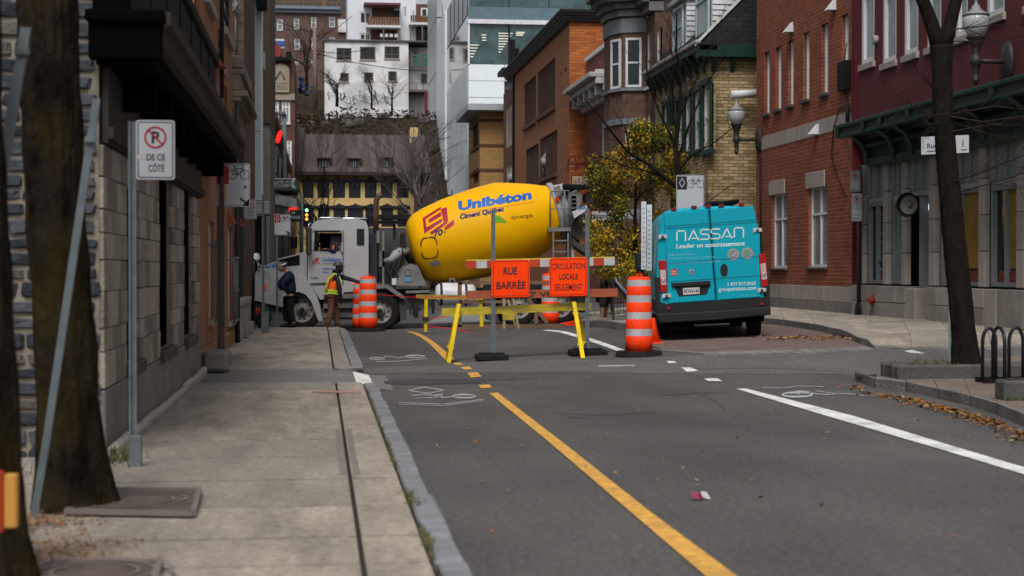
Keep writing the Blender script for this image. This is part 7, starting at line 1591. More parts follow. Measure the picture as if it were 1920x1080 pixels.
# rear structure
ext([(1030,427),(1071,426),(1071,433),(1030,434)], .1, .8, silt, 'platform')
lad = ext([(1037,434),(1040,434),(1040,486),(1037,486)], .1, .16, silt, 'access_ladder')
mb = MB(); mb.box(tq(1065,0).x, tq(1068,0).x, Yt+.1, Yt+.16, tq(0,486).z, tq(0,434).z); build(mb, 'ladder_rail', silt, lad)
for y in (451,472,486): mb = MB(); mb.bar(tq(1038,y,.12), tq(1067,y,.12), .06, .035); build(mb, 'rung', silt, lad)
mb = MB(); mb.tube([tq(1033,428,.15), tq(1033,362,.15), tq(1036,358,.15), tq(1070,357,.15)], .022, 6); mb.tube([tq(1060,428,.15), tq(1060,358,.15)], .022, 6); mb.tube([tq(1033,391,.15), tq(1080,391,.15)], .018, 6); mb.tube([tq(1070,428,.15), tq(1070,366,.15), tq(1076,360,.15), tq(1083,357,.15)], .025, 6); build(mb, 'handrail', silt, TR)
ext([(1052,360),(1058,352),(1060,427),(1049,427)], .5, 1.9, dusty, 'rear_pedestal'); ext([(1069,430),(1076,430),(1077,490),(1072,545),(1066,545)], .5, .7, dusty, 'rear_pedestal'); ext([(1046,345),(1062,342),(1063,352),(1058,366),(1046,364)], .6, 1.9, wht, 'feed_hopper')
ext([(1071,358),(1090,354),(1098,366),(1092,388),(1084,405),(1071,402)], .5, 2.0, silt, 'discharge_hopper')
for k in range(5): mb = MB(); mb.box(tq(1077,0).x, tq(1086,0).x, Yt+.48, Yt+.5, tq(0,362+k*8).z-.03, tq(0,362+k*8).z+.03); build(mb, 'vent_slot', blks, TR)
ext([(1060,344),(1118,345),(1119,349),(1090,352),(1061,352)], .4, 2.1, blk, 'hopper_lid')
ar = ext([(1076,397),(1103,384),(1105,392),(1080,409)], .3, .42, wht, 'chute_arm'); txt(ar, '39A', 1088, 1102, 394, 387.5, blue_p, dy=.29, b=.03, rise=.25)
ext([(1074,408),(1102,398),(1108,440),(1092,455),(1078,440)], .7, 1.8, mat('dark_chute_metal', (.06,.055,.055), var=.4, dirt=.4), 'chute_funnel'); ext([(1080,440),(1122,474),(1118,482),(1078,456)], .7, 1.6, dusty, 'chute')
ext([(1105,362),(1119,355),(1121,372),(1110,378)], .8, 1.4, silt, 'bracket'); ext([(1096,400),(1112,398),(1112,430),(1098,432)], .9, 1.4, dusty, 'bracket')
ext([(1044,350),(1050,347),(1055,345),(1056,366),(1047,368)], .45, .6, silt, 'bracket'); mb = MB(); mb.lathe([(0,.07),(.04,.06)], tq(1049,373,.4), (0,-1,0), 12); build(mb, 'tail_lamp', mat('red_lens', (.5,.06,.02), rough=.2), TR)
ext([(1041,462),(1060,462),(1060,486),(1041,486)], .6, .7, blks, 'shadow_box') if False else None
ext([(1076,452),(1084,460),(1086,488),(1076,488)], .8, 1.3, wht, 'canister')
ext([(906,548),(912,533),(1092,528),(1092,538),(1070,548)], .4, .6, chas, 'rear_guard')
mb = MB(); mb.tube([tq(1060,500,.2), tq(1060,546,.2)], .03, 6); mb.box(tq(1084,0).x, tq(1100,0).x, Yt+.2, Yt+.6, tq(0,590).z, tq(0,556).z, 0, .02); build(mb, 'rear_bumper', chas, TR)
# folding chute going down toward the worker
ch = MB(); P0, P1 = PY(1146,490,Yt+.7), PY(1212,575,Yt+.2); d = (P1-P0); sx = Vector((.42,-.15,.3)).normalized(); n8 = 8
for k in range(n8):
    a, b = pi*k/n8, pi*(k+1)/n8; o1 = sx*cos(a)*.26+Vector((0,-1,0))*(-sin(a)*.0)+Vector((-.5,0,-.6))*sin(a)*.26; o2 = sx*cos(b)*.26+Vector((-.5,0,-.6))*sin(b)*.26
    ch.face([P0+o1, P1+o1, P1+o2, P0+o2]); ch.face([P0+o1*1.06, P0+o2*1.06, P1+o2*1.06, P1+o1*1.06])
build(ch, 'fold_down_chute', mat('dark_chute_metal', (.06,.055,.055)), TR)
mb = MB(); mb.bar(PY(1122,474,Yt+1), P0+Vector((0,.2,.1)), .25, .2); mb.tube([PY(1150,492,Yt+.3), PY(1170,528,Yt+.2), PY(1212,560,Yt)], .025, 6); build(mb, 'chute_link', dusty, TR)
for x0, x1, y in ((596,640,405.5),(640,690,406.5)): mb = MB(); mb.tube([tq(x0,y+3,1.2), tq(x0+4,y,1.2), tq(x1,y,1.2), tq(x1,y+4,1.2)], .02, 6); build(mb, 'roof_rail', chrm, TR)
mb = MB(); mb.box(tq(700,0).x, tq(785,0).x, Yt+2.6, Yt+2.7, tq(0,412).z, tq(0,405).z); build(mb, 'rear_crossbar', blk, TR)
# dark overpass-like awning behind the cab (long black canopy far behind)
q = PY(720,405,60); t = thing('black_awning', 'long low black awning in the background behind the truck cab', 'awning', (q.x,60,2.5))
mb = MB(); f = lambda x, y: PY(x, y, 60); mb.prism([(655,414),(712,402),(775,403),(790,409),(790,412),(700,409),(672,418)][::-1], lambda a, b: f(a,b), lambda a, b: f(a,b)+Vector((0,1.5,0))); build(mb, 'fabric', mat('black_fabric', (.012,.012,.014), rough=.8), t)
mb = MB(); mb.prism([(690,418),(790,412),(790,416),(690,420)][::-1], lambda a, b: f(a,b), lambda a, b: f(a,b)+Vector((0,.5,0))); build(mb, 'frame', chas, t)
for x in (690,740,788): mb = MB(); mb.bar((f(x,415).x,60.2,0), (f(x,415).x,60.2,f(x,413).z), .1, .1); build(mb, 'post', chas, t)
mb = MB(); f = lambda x, y: PY(x, y, 66); mb.box(f(655,0).x, f(800,0).x, 66, 68, 0, f(0,425).z); bw2 = build(mb, 'low_wall_building', mat('dim_grey_wall', (.07,.068,.065), var=.3, scale=2), label='low grey dim building seen between truck cab and yellow drum', cat='building', org=(f(720,0).x,66,0))
# parked car roof behind cab
# ================================================================ TEAL VAN
ROLL = radians(2.6); gc = G(1336, 637); sV = FPX/ (gc.y*cos(YAW)+gc.x*sin(YAW))
VN = thing('delivery_van', 'teal high roof service van lettered NASSAN parked with its rear doors facing the camera', 'van', gc, (0,-ROLL,-radians(9.5)), local=True)
teal = mat('teal_van_paint', (.0,.32,.43), rough=.4, var=.04, scale=1, dirt=.25, dirtc=(.0,.24,.34), spec=.2, coat=.12); vblk = mat('van_black_plastic', (.014,.0145,.016), rough=.65, var=.2, scale=3)
def vl(px_, py_):
    dx = (px_-1336)/sV; dz = (637-py_)/sV; return dx*cos(ROLL)+dz*sin(ROLL), -dx*sin(ROLL)+dz*cos(ROLL)
HP = [(.80,.44),(.97,.46),(1.01,.55),(1.02,.8),(1.02,1.15),(1.0,1.5),(.965,1.85),(.915,2.2),(.875,2.36),(.80,2.46),(.66,2.51),(.3,2.53)]
def sec(y, sx=1, zt=2.53, z0=0): 
    P = [(x*sx, y, z0+(.3-z0)+(z-.3)*(zt-.3)/(2.53-.3)) for x, z in HP]; return P+[(-x,y_,z) for x, y_, z in P[::-1]]
S = [sec(.0,.975,2.49), sec(.035,.992,2.52), sec(.1), sec(3.9), sec(4.2,.98,2.48), sec(4.55,.95,2.0), sec(5.0,.93,1.35), sec(5.5,.9,1.1), sec(5.7,.85,.9)]
mb = MB(); n = len(S[0]); 
for s_ in S: mb.v += [tuple(p) for p in s_]
for k in range(len(S)-1):
    for i in range(n): a = k*n+i; b = k*n+(i+1)%n; mb.f.append([a,b,b+n,a+n]); mb.m.append(0); mb.s.append(True)
mb.f.append(list(range(n))[::-1]); mb.f.append([ (len(S)-1)*n+i for i in range(n)]); mb.m += [0,0]; mb.s += [False,False]
body = build(mb, 'body', teal, VN)
def vpoly(pts, y0, y1, m, name, par=VN, local=False, bev=0):
    P = pts if local else [vl(*p) for p in pts]; ar = sum(P[i][0]*P[(i+1)%len(P)][1]-P[(i+1)%len(P)][0]*P[i][1] for i in range(len(P)))
    if ar < 0: P = P[::-1]
    mb = MB()
    if bev:
        cx = sum(p[0] for p in P)/len(P); cz = sum(p[1] for p in P)/len(P); mb.prism(P, lambda a, b: (a,y0+bev,b), lambda a, b: (a,y1,b), cap=False)
        Q = [(a+(cx-a)*bev/max(.05,abs(a-cx)), b+(cz-b)*bev/max(.05,abs(b-cz))) for a, b in P]
        i = len(mb.v); mb.v += [(a,y0+bev,b) for a, b in P]+[(a,y0,b) for a, b in Q]; k = len(P)
        for j in range(k): mb.f.append([i+j,i+(j+1)%k,i+k+(j+1)%k,i+k+j]); mb.m.append(0); mb.s.append(False)
        mb.f.append([i+k+j for j in range(k)]); mb.m.append(0); mb.s.append(False)
    else: mb.prism(P, lambda a, b: (a,y0,b), lambda a, b: (a,y1,b))
    return build(mb, name, m, par)
Ld = vpoly([(1244,399),(1327,392),(1341,563),(1253,569),(1250,500)], -.028, .02, teal, 'rear_door', bev=.012); Rd = vpoly([(1331,392),(1411,387),(1424,440),(1425,557),(1344.5,563)], -.028, .02, teal, 'rear_door', bev=.012)
mb = MB()
for (a, b), (c, d) in (((1246,424),(1329,418)),((1332,418),(1416,412)),((1250,428),(1329,422)),((1332,422),(1418,416)),((1250,494),(1335,487)),((1338,487),(1424,480)),((1253,528),(1338,522)),((1341,522),(1424,516))):
    p, q = vl(a,b), vl(c,d); mb.bar((p[0],-.03,p[1]), (q[0],-.03,q[1]), .012, .012, up=(0,1,0))
build(mb, 'door_crease', mat('teal_crease', (.0,.22,.31), rough=.4), VN)
mb = MB(); p, q = vl(1329,392), vl(1342.5,563); mb.bar((p[0],-.02,p[1]), (q[0],-.02,q[1]), .016, .02, up=(0,1,0)); build(mb, 'door_gap', blks, VN)
vpoly([(1236,566),(1253,570),(1341,564),(1344,564),(1425,558),(1441,553),(1443,578),(1340,588),(1236,592)], -.03, .06, vblk, 'lower_panel')
vpoly([(1228,520),(1238,520),(1238,596),(1232,594)], -.04, .3, vblk, 'bumper_corner'); vpoly([(1434,530),(1442,530),(1443,582),(1437,585)], -.04, .3, vblk, 'bumper_corner')
vpoly([(1230,589),(1341,583),(1443,575),(1443,590),(1341,600),(1236,606)], -.12, .1, vblk, 'bumper', bev=.02)
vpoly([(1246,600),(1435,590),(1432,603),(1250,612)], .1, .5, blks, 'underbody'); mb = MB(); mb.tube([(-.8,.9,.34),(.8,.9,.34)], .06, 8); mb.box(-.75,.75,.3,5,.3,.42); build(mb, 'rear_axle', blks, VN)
lensr = mat('tail_light_red', (.32,.008,.015), rough=.15, coat=.5); lensw = mat('tail_light_clear', (.45,.36,.34), rough=.15); 
for P, nm in (([(1234,488),(1249,488),(1251,548),(1239,548)],0), ([(1421,477),(1435,475),(1439,537),(1426,538)],1)):
    o = vpoly(P, -.05, .06, lensr, 'tail_light', bev=.012); (a, b), (c, d) = P[0], P[2]
    m0 = [(P[0][0]+3, P[0][1]+18),(P[1][0]-1, P[1][1]+18),(P[2][0]-2, P[2][1]-14),(P[3][0]+1, P[3][1]-14)]; vpoly(m0, -.055, -.04, lensw, 'clear_lens', o)
    u, z = vl(sum(p[0] for p in P)/4+.8, P[0][1]+38); mb = MB(); mb.lathe([(0,.045),(.012,.035)], (u,-.056,z), (0,-1,0), 14); build(mb, 'reversing_lamp', chrm, o)
    u, z = vl(sum(p[0] for p in P)/4+(10 if not nm else -3), P[2][1]+32+(0 if nm else -2)); mb = MB(); mb.lathe([(0,.03),(.01,.03)], (u,-.05,z), (0,-1,0), 12); build(mb, 'reflector', lensr, VN)
for x0, x1, y0, y1 in ((1235,1250,440,449),(1411,1427,428,437),(1242,1258,551,560),(1420,1435,540,549)):
    o = vpoly([(x0,y0),(x1,y0-.5),(x1,y1-2),(x1-5,y1-3),(x0+5,y1-3),(x0,y1)], -.05, .0, mat('white_hinge', (.55,.55,.57), rough=.3, metal=.3), 'hinge'); vpoly([((x0+x1)/2-2,y0+2),((x0+x1)/2+2,y0+2),((x0+x1)/2+2,y1-2),((x0+x1)/2-2,y1-2)], -.056, -.049, vblk, 'hinge_pin', o)
for x, y in ((1263,393),(1301,388.5),(1327,386.5),(1352,385),(1390,383.5)): vpoly([(x-5,y-2.5),(x+5,y-3),(x+5,y+2.5),(x-5,y+3)], -.02, .05, mat('clearance_lamp', (.16,.01,.02), rough=.2), 'clearance_lamp')
white_l = mat('van_white_lettering', (.6,.68,.68), rough=.5)
def vf(dy): return lambda u, v: (lambda p: (p[0], dy, p[1]))(vl(u, -v))
def stroke(mb, P, x0, x1, y0, y1, w_):
    line2(mb, vf(-.0315), [(x0+a*(x1-x0), -(y1-b*(y1-y0))) for a, b in P], w_)
mb = MB(); Nn = [(0,0),(0,.8),(.15,1),(.85,1),(1,.8),(1,0)]; Aa = [(0,0),(.5,1),(1,0)]; Ss = [(1,1),(.15,1),(0,.85),(0,.65),(.15,.52),(.85,.5),(1,.38),(1,.15),(.85,0),(0,0)]
xs_ = [1269,1291,1313,1333,1353,1376]; wd = [16,18,16,16,18,17]
for i, P in enumerate((Nn,Aa,Ss,Ss,Aa,Nn)):
    r = (xs_[i]-1269)*.055; stroke(mb, P, xs_[i], xs_[i]+wd[i], 433-r, 451-r, 2.3)
    if i in (1,4): stroke(mb, [(.35,.16),(1.05,.16)], xs_[i], xs_[i]+wd[i], 433-r, 451-r, 1.9)
build(mb, 'company_name', white_l, VN)
def vt(s, x0, x1, y1, y0, m=white_l, b=.015, rise=.045, dy=-.0315, par=VN): mb = MB(); text(mb, s, lambda u, v: vf(dy)(u, v+(u-x0)*rise), x0, x1, -y1, -y0, b); return build(mb, 'lettering', m, par)
vt('Leader en assainissement', 1268, 1396, 466, 457.5); faint = mat('faint_white_print', (.15,.48,.58))
vt('Décontamination', 1254, 1302, 480, 475.5, faint, .0); vt('Nettoyage conduits ventilation', 1254, 1340, 488, 483, faint, .0); vt('Nettoyage extérieur sans pression', 1254, 1350, 496.5, 491.5, faint, .0)
vt('1 877 817.2222', 1364, 1416, 536, 530, white_l, .01); vt('groupenassan.com', 1347, 1417, 548.5, 541, white_l, .01); vt('RBQ 5714-0911', 1386, 1416, 556, 553.5, faint, .0)
for x, y, m in ((1374,477,white_l),(1400,475,mat('seal_green', (.1,.25,.2)))):
    mb = MB(); ring(mb, vf(-.034), x, -y, 11, 11, 3.2, 24, 0); disc(mb, vf(-.033), x, -y, 8.2, 8.2, 20, 1)
    if x == 1374: line2(mb, vf(-.036), [(x-4,-y),(x-1,-y-4),(x+5,-y+4)], 1.8, 2)
    else: disc(mb, vf(-.036), x, -y, 5, 5, 16, 3)
    build(mb, 'round_seal', [mat('seal_grey', (.3,.27,.26), rough=.4), mat('seal_inner', (.2,.22,.22)), mat('seal_blue', (.3,.4,.5)), mat('seal_green', (.05,.2,.14))], VN)
o = vpoly([(1257,505),(1270,504),(1270,516),(1258,517)], -.033, -.028, mat('small_red_sign', (.4,.02,.03)), 'red_sticker'); mb = MB(); text(mb, 'CAA', vf(-.0345), 1259, 1268, -511, -507, .01); line2(mb, vf(-.0345), [(1259,-514),(1268,-513.5)], 1); build(mb, 'sticker_print', white_l, o)
mb = MB(); mb.face([vf(-.036)(*p) for p in ((1292,-505),(1300,-504.5),(1301,-509),(1298,-515),(1296,-517),(1294,-515),(1291,-509))]); build(mb, 'badge', chrm, VN)
mb = MB(); mb.face([vf(-.038)(*p) for p in ((1295,-508),(1297.5,-508),(1297,-514),(1295.5,-514))]); build(mb, 'badge_detail', vblk, VN)
vpoly([vl(1357+7*cos(a), 506-11.5*sin(a)) for a in [2*pi*i/16 for i in range(16)]], -.05, -.02, vblk, 'door_handle', local=True)
o = vpoly([(1259,532),(1330,527),(1331,534),(1325,552),(1273,556),(1266,540)], -.034, -.026, vblk, 'plate_recess'); vpoly([(1258,531),(1331,526),(1332,534),(1260,538)], -.075, -.03, vblk, 'grip_bar', o, bev=.008)
lp_ = vpoly([(1280,540),(1311,538),(1311.5,550.5),(1281,553)], -.045, -.034, mat('licence_white', (.5,.5,.5)), 'licence_plate', o); mb = MB(); text(mb, 'FKW4144', lambda u, v: vf(-.0465)(u, v+(u-1282)*.045), 1282, 1310, -550.5, -542.5, .02); build(mb, 'plate_number', mat('plate_navy', (.03,.03,.08)), VN)
def vw(x, y):
    s_ = 1 if x > 0 else -1; mb = MB(); mb.lathe([(-.24,.2),(-.24,.32),(-.2,.345),(-.04,.345),(0,.32),(.005,.22)], (x,y,.345), (s_,0,0), 28); w_ = build(mb, 'wheel', tyr, VN); mb = MB(); mb.lathe([(.004,.21),(.0,.12),(.02,.05)], (x,y,.345), (s_,0,0), 18); build(mb, 'rim', mat('steel_rim', (.2,.2,.2), metal=.5), w_)
for x in (-1.0, 1.0):
    for y in (.95, 4.7): vw(x, y)
for x in (-1.0,1.0):
    mb = MB(); 
    for k in range(12): a, b = pi*k/12, pi*(k+1)/12; s_ = 1 if x > 0 else -1; mb.face([(x+s_*.024,.95+.42*cos(a),.34+.42*sin(a)),(x+s_*.024,.95+.42*cos(b),.34+.42*sin(b)),(x+s_*.024,.95+.34*cos(b),.34+.34*sin(b)),(x+s_*.024,.95+.34*cos(a),.34+.34*sin(a))])
    build(mb, 'wheel_arch', blks, VN)
mb = MB(); mb.box(-1.035,-1.02,.3,4.4,.55,.78,0,.004); mb.box(1.02,1.035,.3,4.4,.55,.78,0,.004); build(mb, 'side_moulding', vblk, VN)
mb = MB(); mb.box(-1.25,-1.05,4.55,4.65,1.35,1.75,0,.03); mb.box(1.05,1.25,4.55,4.65,1.35,1.75,0,.03); build(mb, 'wing_mirrors', vblk, VN)
mb = MB(); mb.mesh([(-.88,4.22,2.3),(.88,4.22,2.3),(.9,5.0,1.4),(-.9,5.0,1.4)], [(0,1,2,3),(3,2,1,0)]); build(mb, 'windscreen', win, VN)
t = thing('roof_bundle', 'black mesh wrapped bundle strapped on the roof of the teal van', 'bundle', VN.matrix_basis @ Vector((.42,.9,2.6)), VN.rotation_euler[:], local=True); mb = MB(); mb.box(-.3,.25,-.3,1.6,-.02,.05,0,.02); mb.tube([(-.3,-.32,.0),(.25,-.32,.03)], .03, 6); build(mb, 'netting', blk, t)
# ladder carried upright beside the van
Yl = 31.0; t = thing('ladder', 'white extension ladder standing upright against the left side of the teal van', 'ladder', (PY(1212,500,Yl).x, Yl, T(6.3,Yl)))
lm = mat('white_aluminium', (.62,.64,.68), rough=.35, metal=.2)
for i, (x0, x1, y0, y1) in enumerate(((1202.5,1212,378,506),(1212.8,1222.5,384,508))):
    mb = MB(); a, b = PY(x0,y0,Yl+i*.06), PY(x1,y1,Yl+i*.06); mb.box(a.x, b.x, Yl+i*.06, Yl+i*.06+.03, b.z, a.z, 0, .008); r_ = build(mb, 'rail', lm, t)
    mb = MB(); nn = 13
    for k in range(nn): z = b.z+.06+(a.z-b.z-.1)*k/nn; mb.box(a.x+.03, a.x+.065, Yl+i*.06-.004, Yl+i*.06, z, z+.014)
    build(mb, 'slots', blk, r_)
mb = MB(); x = PY(1207,0,Yl+.1).x; mb.tube([(x,Yl+.12,T(6.3,Yl)),(x-.02,Yl+.12,PY(0,376,Yl).z)], .035, 8); mb.tube([(x-.12,Yl+.1,PY(0,500,Yl).z),(x+.22,Yl+.1,PY(0,505,Yl).z)], .03, 6); build(mb, 'dark_stile', mat('navy_black_stile', (.02,.02,.04)), t)
# ================================================================ PEOPLE
def skinmesh(V, E, R, mats, name, sub=2, root=0):
    me = bpy.data.meshes.new(name); me.from_pydata([tuple(v) for v in V], E, []); o = bpy.data.objects.new(name, me); COL.objects.link(o)
    md = o.modifiers.new('s', 'SKIN'); md.use_smooth_shade = True
    if not me.skin_vertices: 
        pass
    sl = me.skin_vertices[0].data if me.skin_vertices else None
    if sl is None: o.modifiers.remove(md); bpy.context.view_layer.objects.active = o; md = o.modifiers.new('s', 'SKIN'); sl = me.skin_vertices[0].data
    for i, r in enumerate(R):
        sl[i].radius = r if isinstance(r, tuple) else (r, r); sl[i].use_root = (i == root)
    s2 = o.modifiers.new('u', 'SUBSURF'); s2.levels = sub; s2.render_levels = sub
    dg = bpy.context.evaluated_depsgraph_get(); dg.update(); m2 = bpy.data.meshes.new_from_object(o.evaluated_get(dg)); m2.name = name
    bpy.data.objects.remove(o); bpy.data.meshes.remove(me)
    m2.materials.clear(); m2.materials.append(mats); m2.polygons.foreach_set('use_smooth', [True]*len(m2.polygons)); return m2
def attach(me, name, par, label=None):
    sh = ROOT[par]
    if sh is not None: me.transform(Matrix.Translation(-sh))
    o = bpy.data.objects.new(name, me); o.parent = par; ROOT[o] = sh; COL.objects.link(o); return o
skinm = mat('skin', (.3,.17,.115), rough=.6, var=.1, scale=8); skind = mat('dark_skin', (.13,.08,.055), rough=.6)
def hand(par, w_, d, m, curl=.4, glove=False):
    """palm and five bent fingers from wrist w_ along d"""
    d = d.normalized(); up = Vector((0,0,1)) if abs(d.z) < .8 else Vector((1,0,0)); s = d.cross(up).normalized(); dn = s.cross(d) * -1
    V = [w_, w_+d*.045, w_+d*.085]; E = [(0,1),(1,2)]; R = [(.026,.02),(.036,.017),(.036,.015)]
    for k, L in enumerate((.062,.072,.068,.055)):
        b = w_+d*.085+s*(-.027+.018*k); i = len(V); V += [b, b+d*L*.5+dn*L*curl*.3, b+d*L*.8+dn*L*curl*.9]; E += [(2,i),(i,i+1),(i+1,i+2)]; R += [.0095,.009,.0075]
    i = len(V); b = w_+d*.03-s*.03; V += [b, b-s*.025+d*.03, b-s*.03+d*.06+dn*.01]; E += [(1,i),(i,i+1),(i+1,i+2)]; R += [.012,.011,.009]
    attach(skinmesh(V, E, R, m, 'hand', 1), 'glove' if glove else 'hand', par)
def head(par, c, f, sc=1.0, sm=skinm):
    """c: head centre, f: facing direction (horizontal)"""
    f = f.normalized(); s = Vector((0,0,1)).cross(f); mb = MB(); n, m_ = 18, 12; i0 = len(mb.v)
    for j in range(m_+1):
        ph = -pi/2+pi*j/m_
        for i in range(n):
            th = 2*pi*i/n; x, y, z = cos(ph)*cos(th), cos(ph)*sin(th), sin(ph)
            rx, ry, rz = .098, .076, .118
            if z < 0: ry *= 1-.25*z*z; 
            if z < -.2 and x < 0: rx *= .8
            p = f*x*rx+s*y*ry+Vector((0,0,z*rz))
            if x > .8 and -.35 < z < .15: p += f*.0+f*(.024*max(0,1-abs(y)*4.5)*(1-abs(z+.15)*3.0) if abs(z+.15) < .33 else 0)
            if x > .6 and -.1 < z < .15 and .2 < abs(y) < .5: p -= f*.008
            if z < -.45 and x > .3: p += f*.014
            mb.v.append(tuple(c+p*sc))
    for j in range(m_):
        for i in range(n): a = j*n+i; b = j*n+(i+1)%n; mb.f.append([a,b,b+n,a+n]); mb.m.append(0); mb.s.append(True)
    h = build(mb, 'head', sm, par)
    mb = MB()
    for k in (-1,1): mb.lathe([(-.004,.022),(.012,.026),(.016,.012)], c+s*k*.074*sc-f*.01+Vector((0,0,-.01)), s*k, 10)
    build(mb, 'ears', sm, h)
    mb = MB(); 
    for k in (-1,1): mb.lathe([(0,.012),(.004,.008)], c+(f*.086+s*k*.03+Vector((0,0,.012)))*sc, f, 8)
    mb.bar(c+(f*.092-s*.02+Vector((0,0,-.055)))*sc, c+(f*.092+s*.02+Vector((0,0,-.055)))*sc, .006, .006); build(mb, 'eyes_and_mouth', mat('eye_dark', (.03,.015,.012)), h)
    return h
def body(par, J, arms, legs, sm=skinm, shr=1.0):
    """continuous body: J keys pelvis, waist, chest, neck, skull; arms/legs lists of joint chains"""
    V = [J['pelvis'], J['waist'], J['chest'], J['neck'], J['skull']]; E = [(0,1),(1,2),(2,3),(3,4)]; R = [(.13,.1),(.12,.09),(.145,.1),.052,.06]
    for a in arms:
        i = len(V); V += a; E += [(2,i),(i,i+1),(i+1,i+2)]; R += [.055,.042,.027]
    for l in legs:
        i = len(V); V += l; E += [(0,i),(i,i+1),(i+1,i+2),(i+2,i+3)]; R += [.085,.058,.04,.035]
    R = [(r[0]*shr, r[1]*shr) if isinstance(r, tuple) else r*shr for r in R]
    attach(skinmesh(V, E, R, sm, 'body'), 'body', par)
def top(par, J, arms, m, name, k=1.16, sleeves=True):
    V = [J['pelvis'], J['waist'], J['chest'], J['collar']]; E = [(0,1),(1,2),(2,3)]; R = [(.155*k,.125*k),(.15*k,.12*k),(.165*k,.12*k),.075*k]
    if sleeves:
        for a in arms: i = len(V); V += a; E += [(2,i),(i,i+1),(i+1,i+2)]; R += [.078*k,.06*k,.042*k]
    attach(skinmesh(V, E, R, m, name), name, par)
def trousers(par, J, legs, m, name='trousers', k=1.15, short=False):
    V = [J['pelvis']]; E = []; R = [(.15*k,.115*k)]
    for l in legs: i = len(V); V += [l[0], l[1]] + ([] if short else [l[2]]); E += [(0,i),(i,i+1)]+([] if short else [(i+1,i+2)]); R += [.1*k,.078*k]+([] if short else [.06*k])
    attach(skinmesh(V, E, R, m, name), name, par)
def shoe(par, a, f, m):
    f = f.normalized(); V = [a-f*.06+Vector((0,0,-.0)), a+Vector((0,0,.0)), a+f*.09-Vector((0,0,.01)), a+f*.17-Vector((0,0,.02))]; attach(skinmesh(V, [(0,1),(1,2),(2,3)], [(.042,.05),(.05,.055),(.05,.04),(.04,.028)], m, 'shoe', 1), 'shoe', par)
def PP(Y): return lambda x, y, dy=0: (lambda p: Vector((p.x, Y+dy, p.z)))(PY(x, y, Y))
# man in navy jacket
Y = 41.45; q = PP(Y); t = thing('person', 'person in navy jacket and black trousers with white headband looking down beside the truck hood', 'person', (q(543,612).x, Y, SW))
J = dict(pelvis=q(544,553), waist=q(545,540), chest=q(541,521), neck=q(536,508), skull=q(530,500), collar=q(537,509))
arms = [[q(546,517,-.17), q(527,533,-.24), q(536,545,-.2)], [q(540,517,.17), q(523,532,.2), q(529,544,.1)]]
legs = [[q(545,560,-.09), q(544,583,-.1), q(551,604,-.09), q(551,608,-.09)], [q(542,560,.09), q(537,583,.09), q(536,604,.12), q(536,608,.12)]]
nvj = mat('navy_jacket', (.008,.013,.04), rough=.8, var=.3, scale=6); bkt = mat('black_trousers', (.008,.008,.01), rough=.85)
body(t, J, arms, legs); top(t, J, arms, nvj, 'jacket', 1.38); trousers(t, J, legs, bkt, k=1.3); fc = Vector((-.85,-.25,-.25))
h = head(t, q(529.5,500), Vector((-1,-.5,-.1)), 1.12); hand(t, arms[0][2], Vector((-1,0,-.5)), skinm); hand(t, arms[1][2], Vector((-1,0,-.3)), skinm)
for l in legs: shoe(t, Vector((l[3].x, l[3].y, SW+.05)), Vector((-1,-.2,0)), blk)
mb = MB(); c = q(531.8,496); mb.lathe([(-.02,.112),(.005,.116),(.03,.112)], c, (-.35,0,1), 18, cap=False); build(mb, 'headband', mat('white_headband', (.55,.56,.62)), t)
mb = MB(); mb.lathe([(-.05,.1),(.0,.109),(.04,.102),(.07,.075),(.085,.02)], c+Vector((.015,0,0)), (-.3,0,1), 18); build(mb, 'hair', mat('dark_hair', (.02,.016,.014)), t)
# worker in vest
Y = 41.75; q = PP(Y); t = thing('person', 'person in orange safety vest and dark hard hat resting a hand on the traffic drums', 'person', (q(622,616).x, Y, 0))
J = dict(pelvis=q(622,555), waist=q(624,543), chest=q(629,524), neck=q(633,509), skull=q(635,502), collar=q(632,510))
arms = [[q(633,519,-.18), q(637,543,-.24), q(639,563,-.16)], [q(634,518,.15), q(655,523,.1), q(676,530,-.1)]]
legs = [[q(621,560,-.1), q(621,585,-.1), q(613,610,-.1), q(612,614,-.1)], [q(624,560,.1), q(631,586,.12), q(632,611,.1), q(633,614,.1)]]
chr_ = mat('charcoal_sweater', (.02,.02,.028), rough=.8, var=.3, scale=8); brt = mat('brown_work_trousers', (.115,.055,.03), rough=.9, var=.3, scale=6); vo = mat('safety_orange', (.85,.12,.01), rough=.6); vy = mat('safety_yellow_green', (.5,.6,.05), rough=.5)
body(t, J, arms, legs, skind); top(t, J, arms, chr_, 'sweater', 1.02); trousers(t, J, legs, brt, k=1.12)
V = [q(622,551), q(624,540), q(628,526), q(632,513)]; attach(skinmesh(V, [(0,1),(1,2),(2,3)], [(.215,.165),(.205,.16),(.215,.165),(.12,.115)], vo, 'vest'), 'vest', t)
mb = MB()
for c, r, ax in ((q(622.5,549),.222,(.12,0,1)),(q(623.5,544.5),.218,(.12,0,1))): mb.lathe([(-.025,r),(.025,r)], c, ax, 24, cap=False)
i0 = len(mb.v)
for dy in (-.1, .1): mb.tube([q(612,548,dy-.08), q(612,535,dy-.1), q(617,522,dy-.1), q(628,513,dy-.06), q(636,519,dy-.1), q(640,530,dy-.13), q(637,546,dy-.12)], .024, 6)
build(mb, 'reflective_bands', vy, t)
h = head(t, q(636,503.5), Vector((1,-.1,0)), 1.0, skind); hand(t, arms[0][2], Vector((.1,0,-1)), blk, glove=True); hand(t, arms[1][2], Vector((1,-.3,-.15)), blk, glove=True)
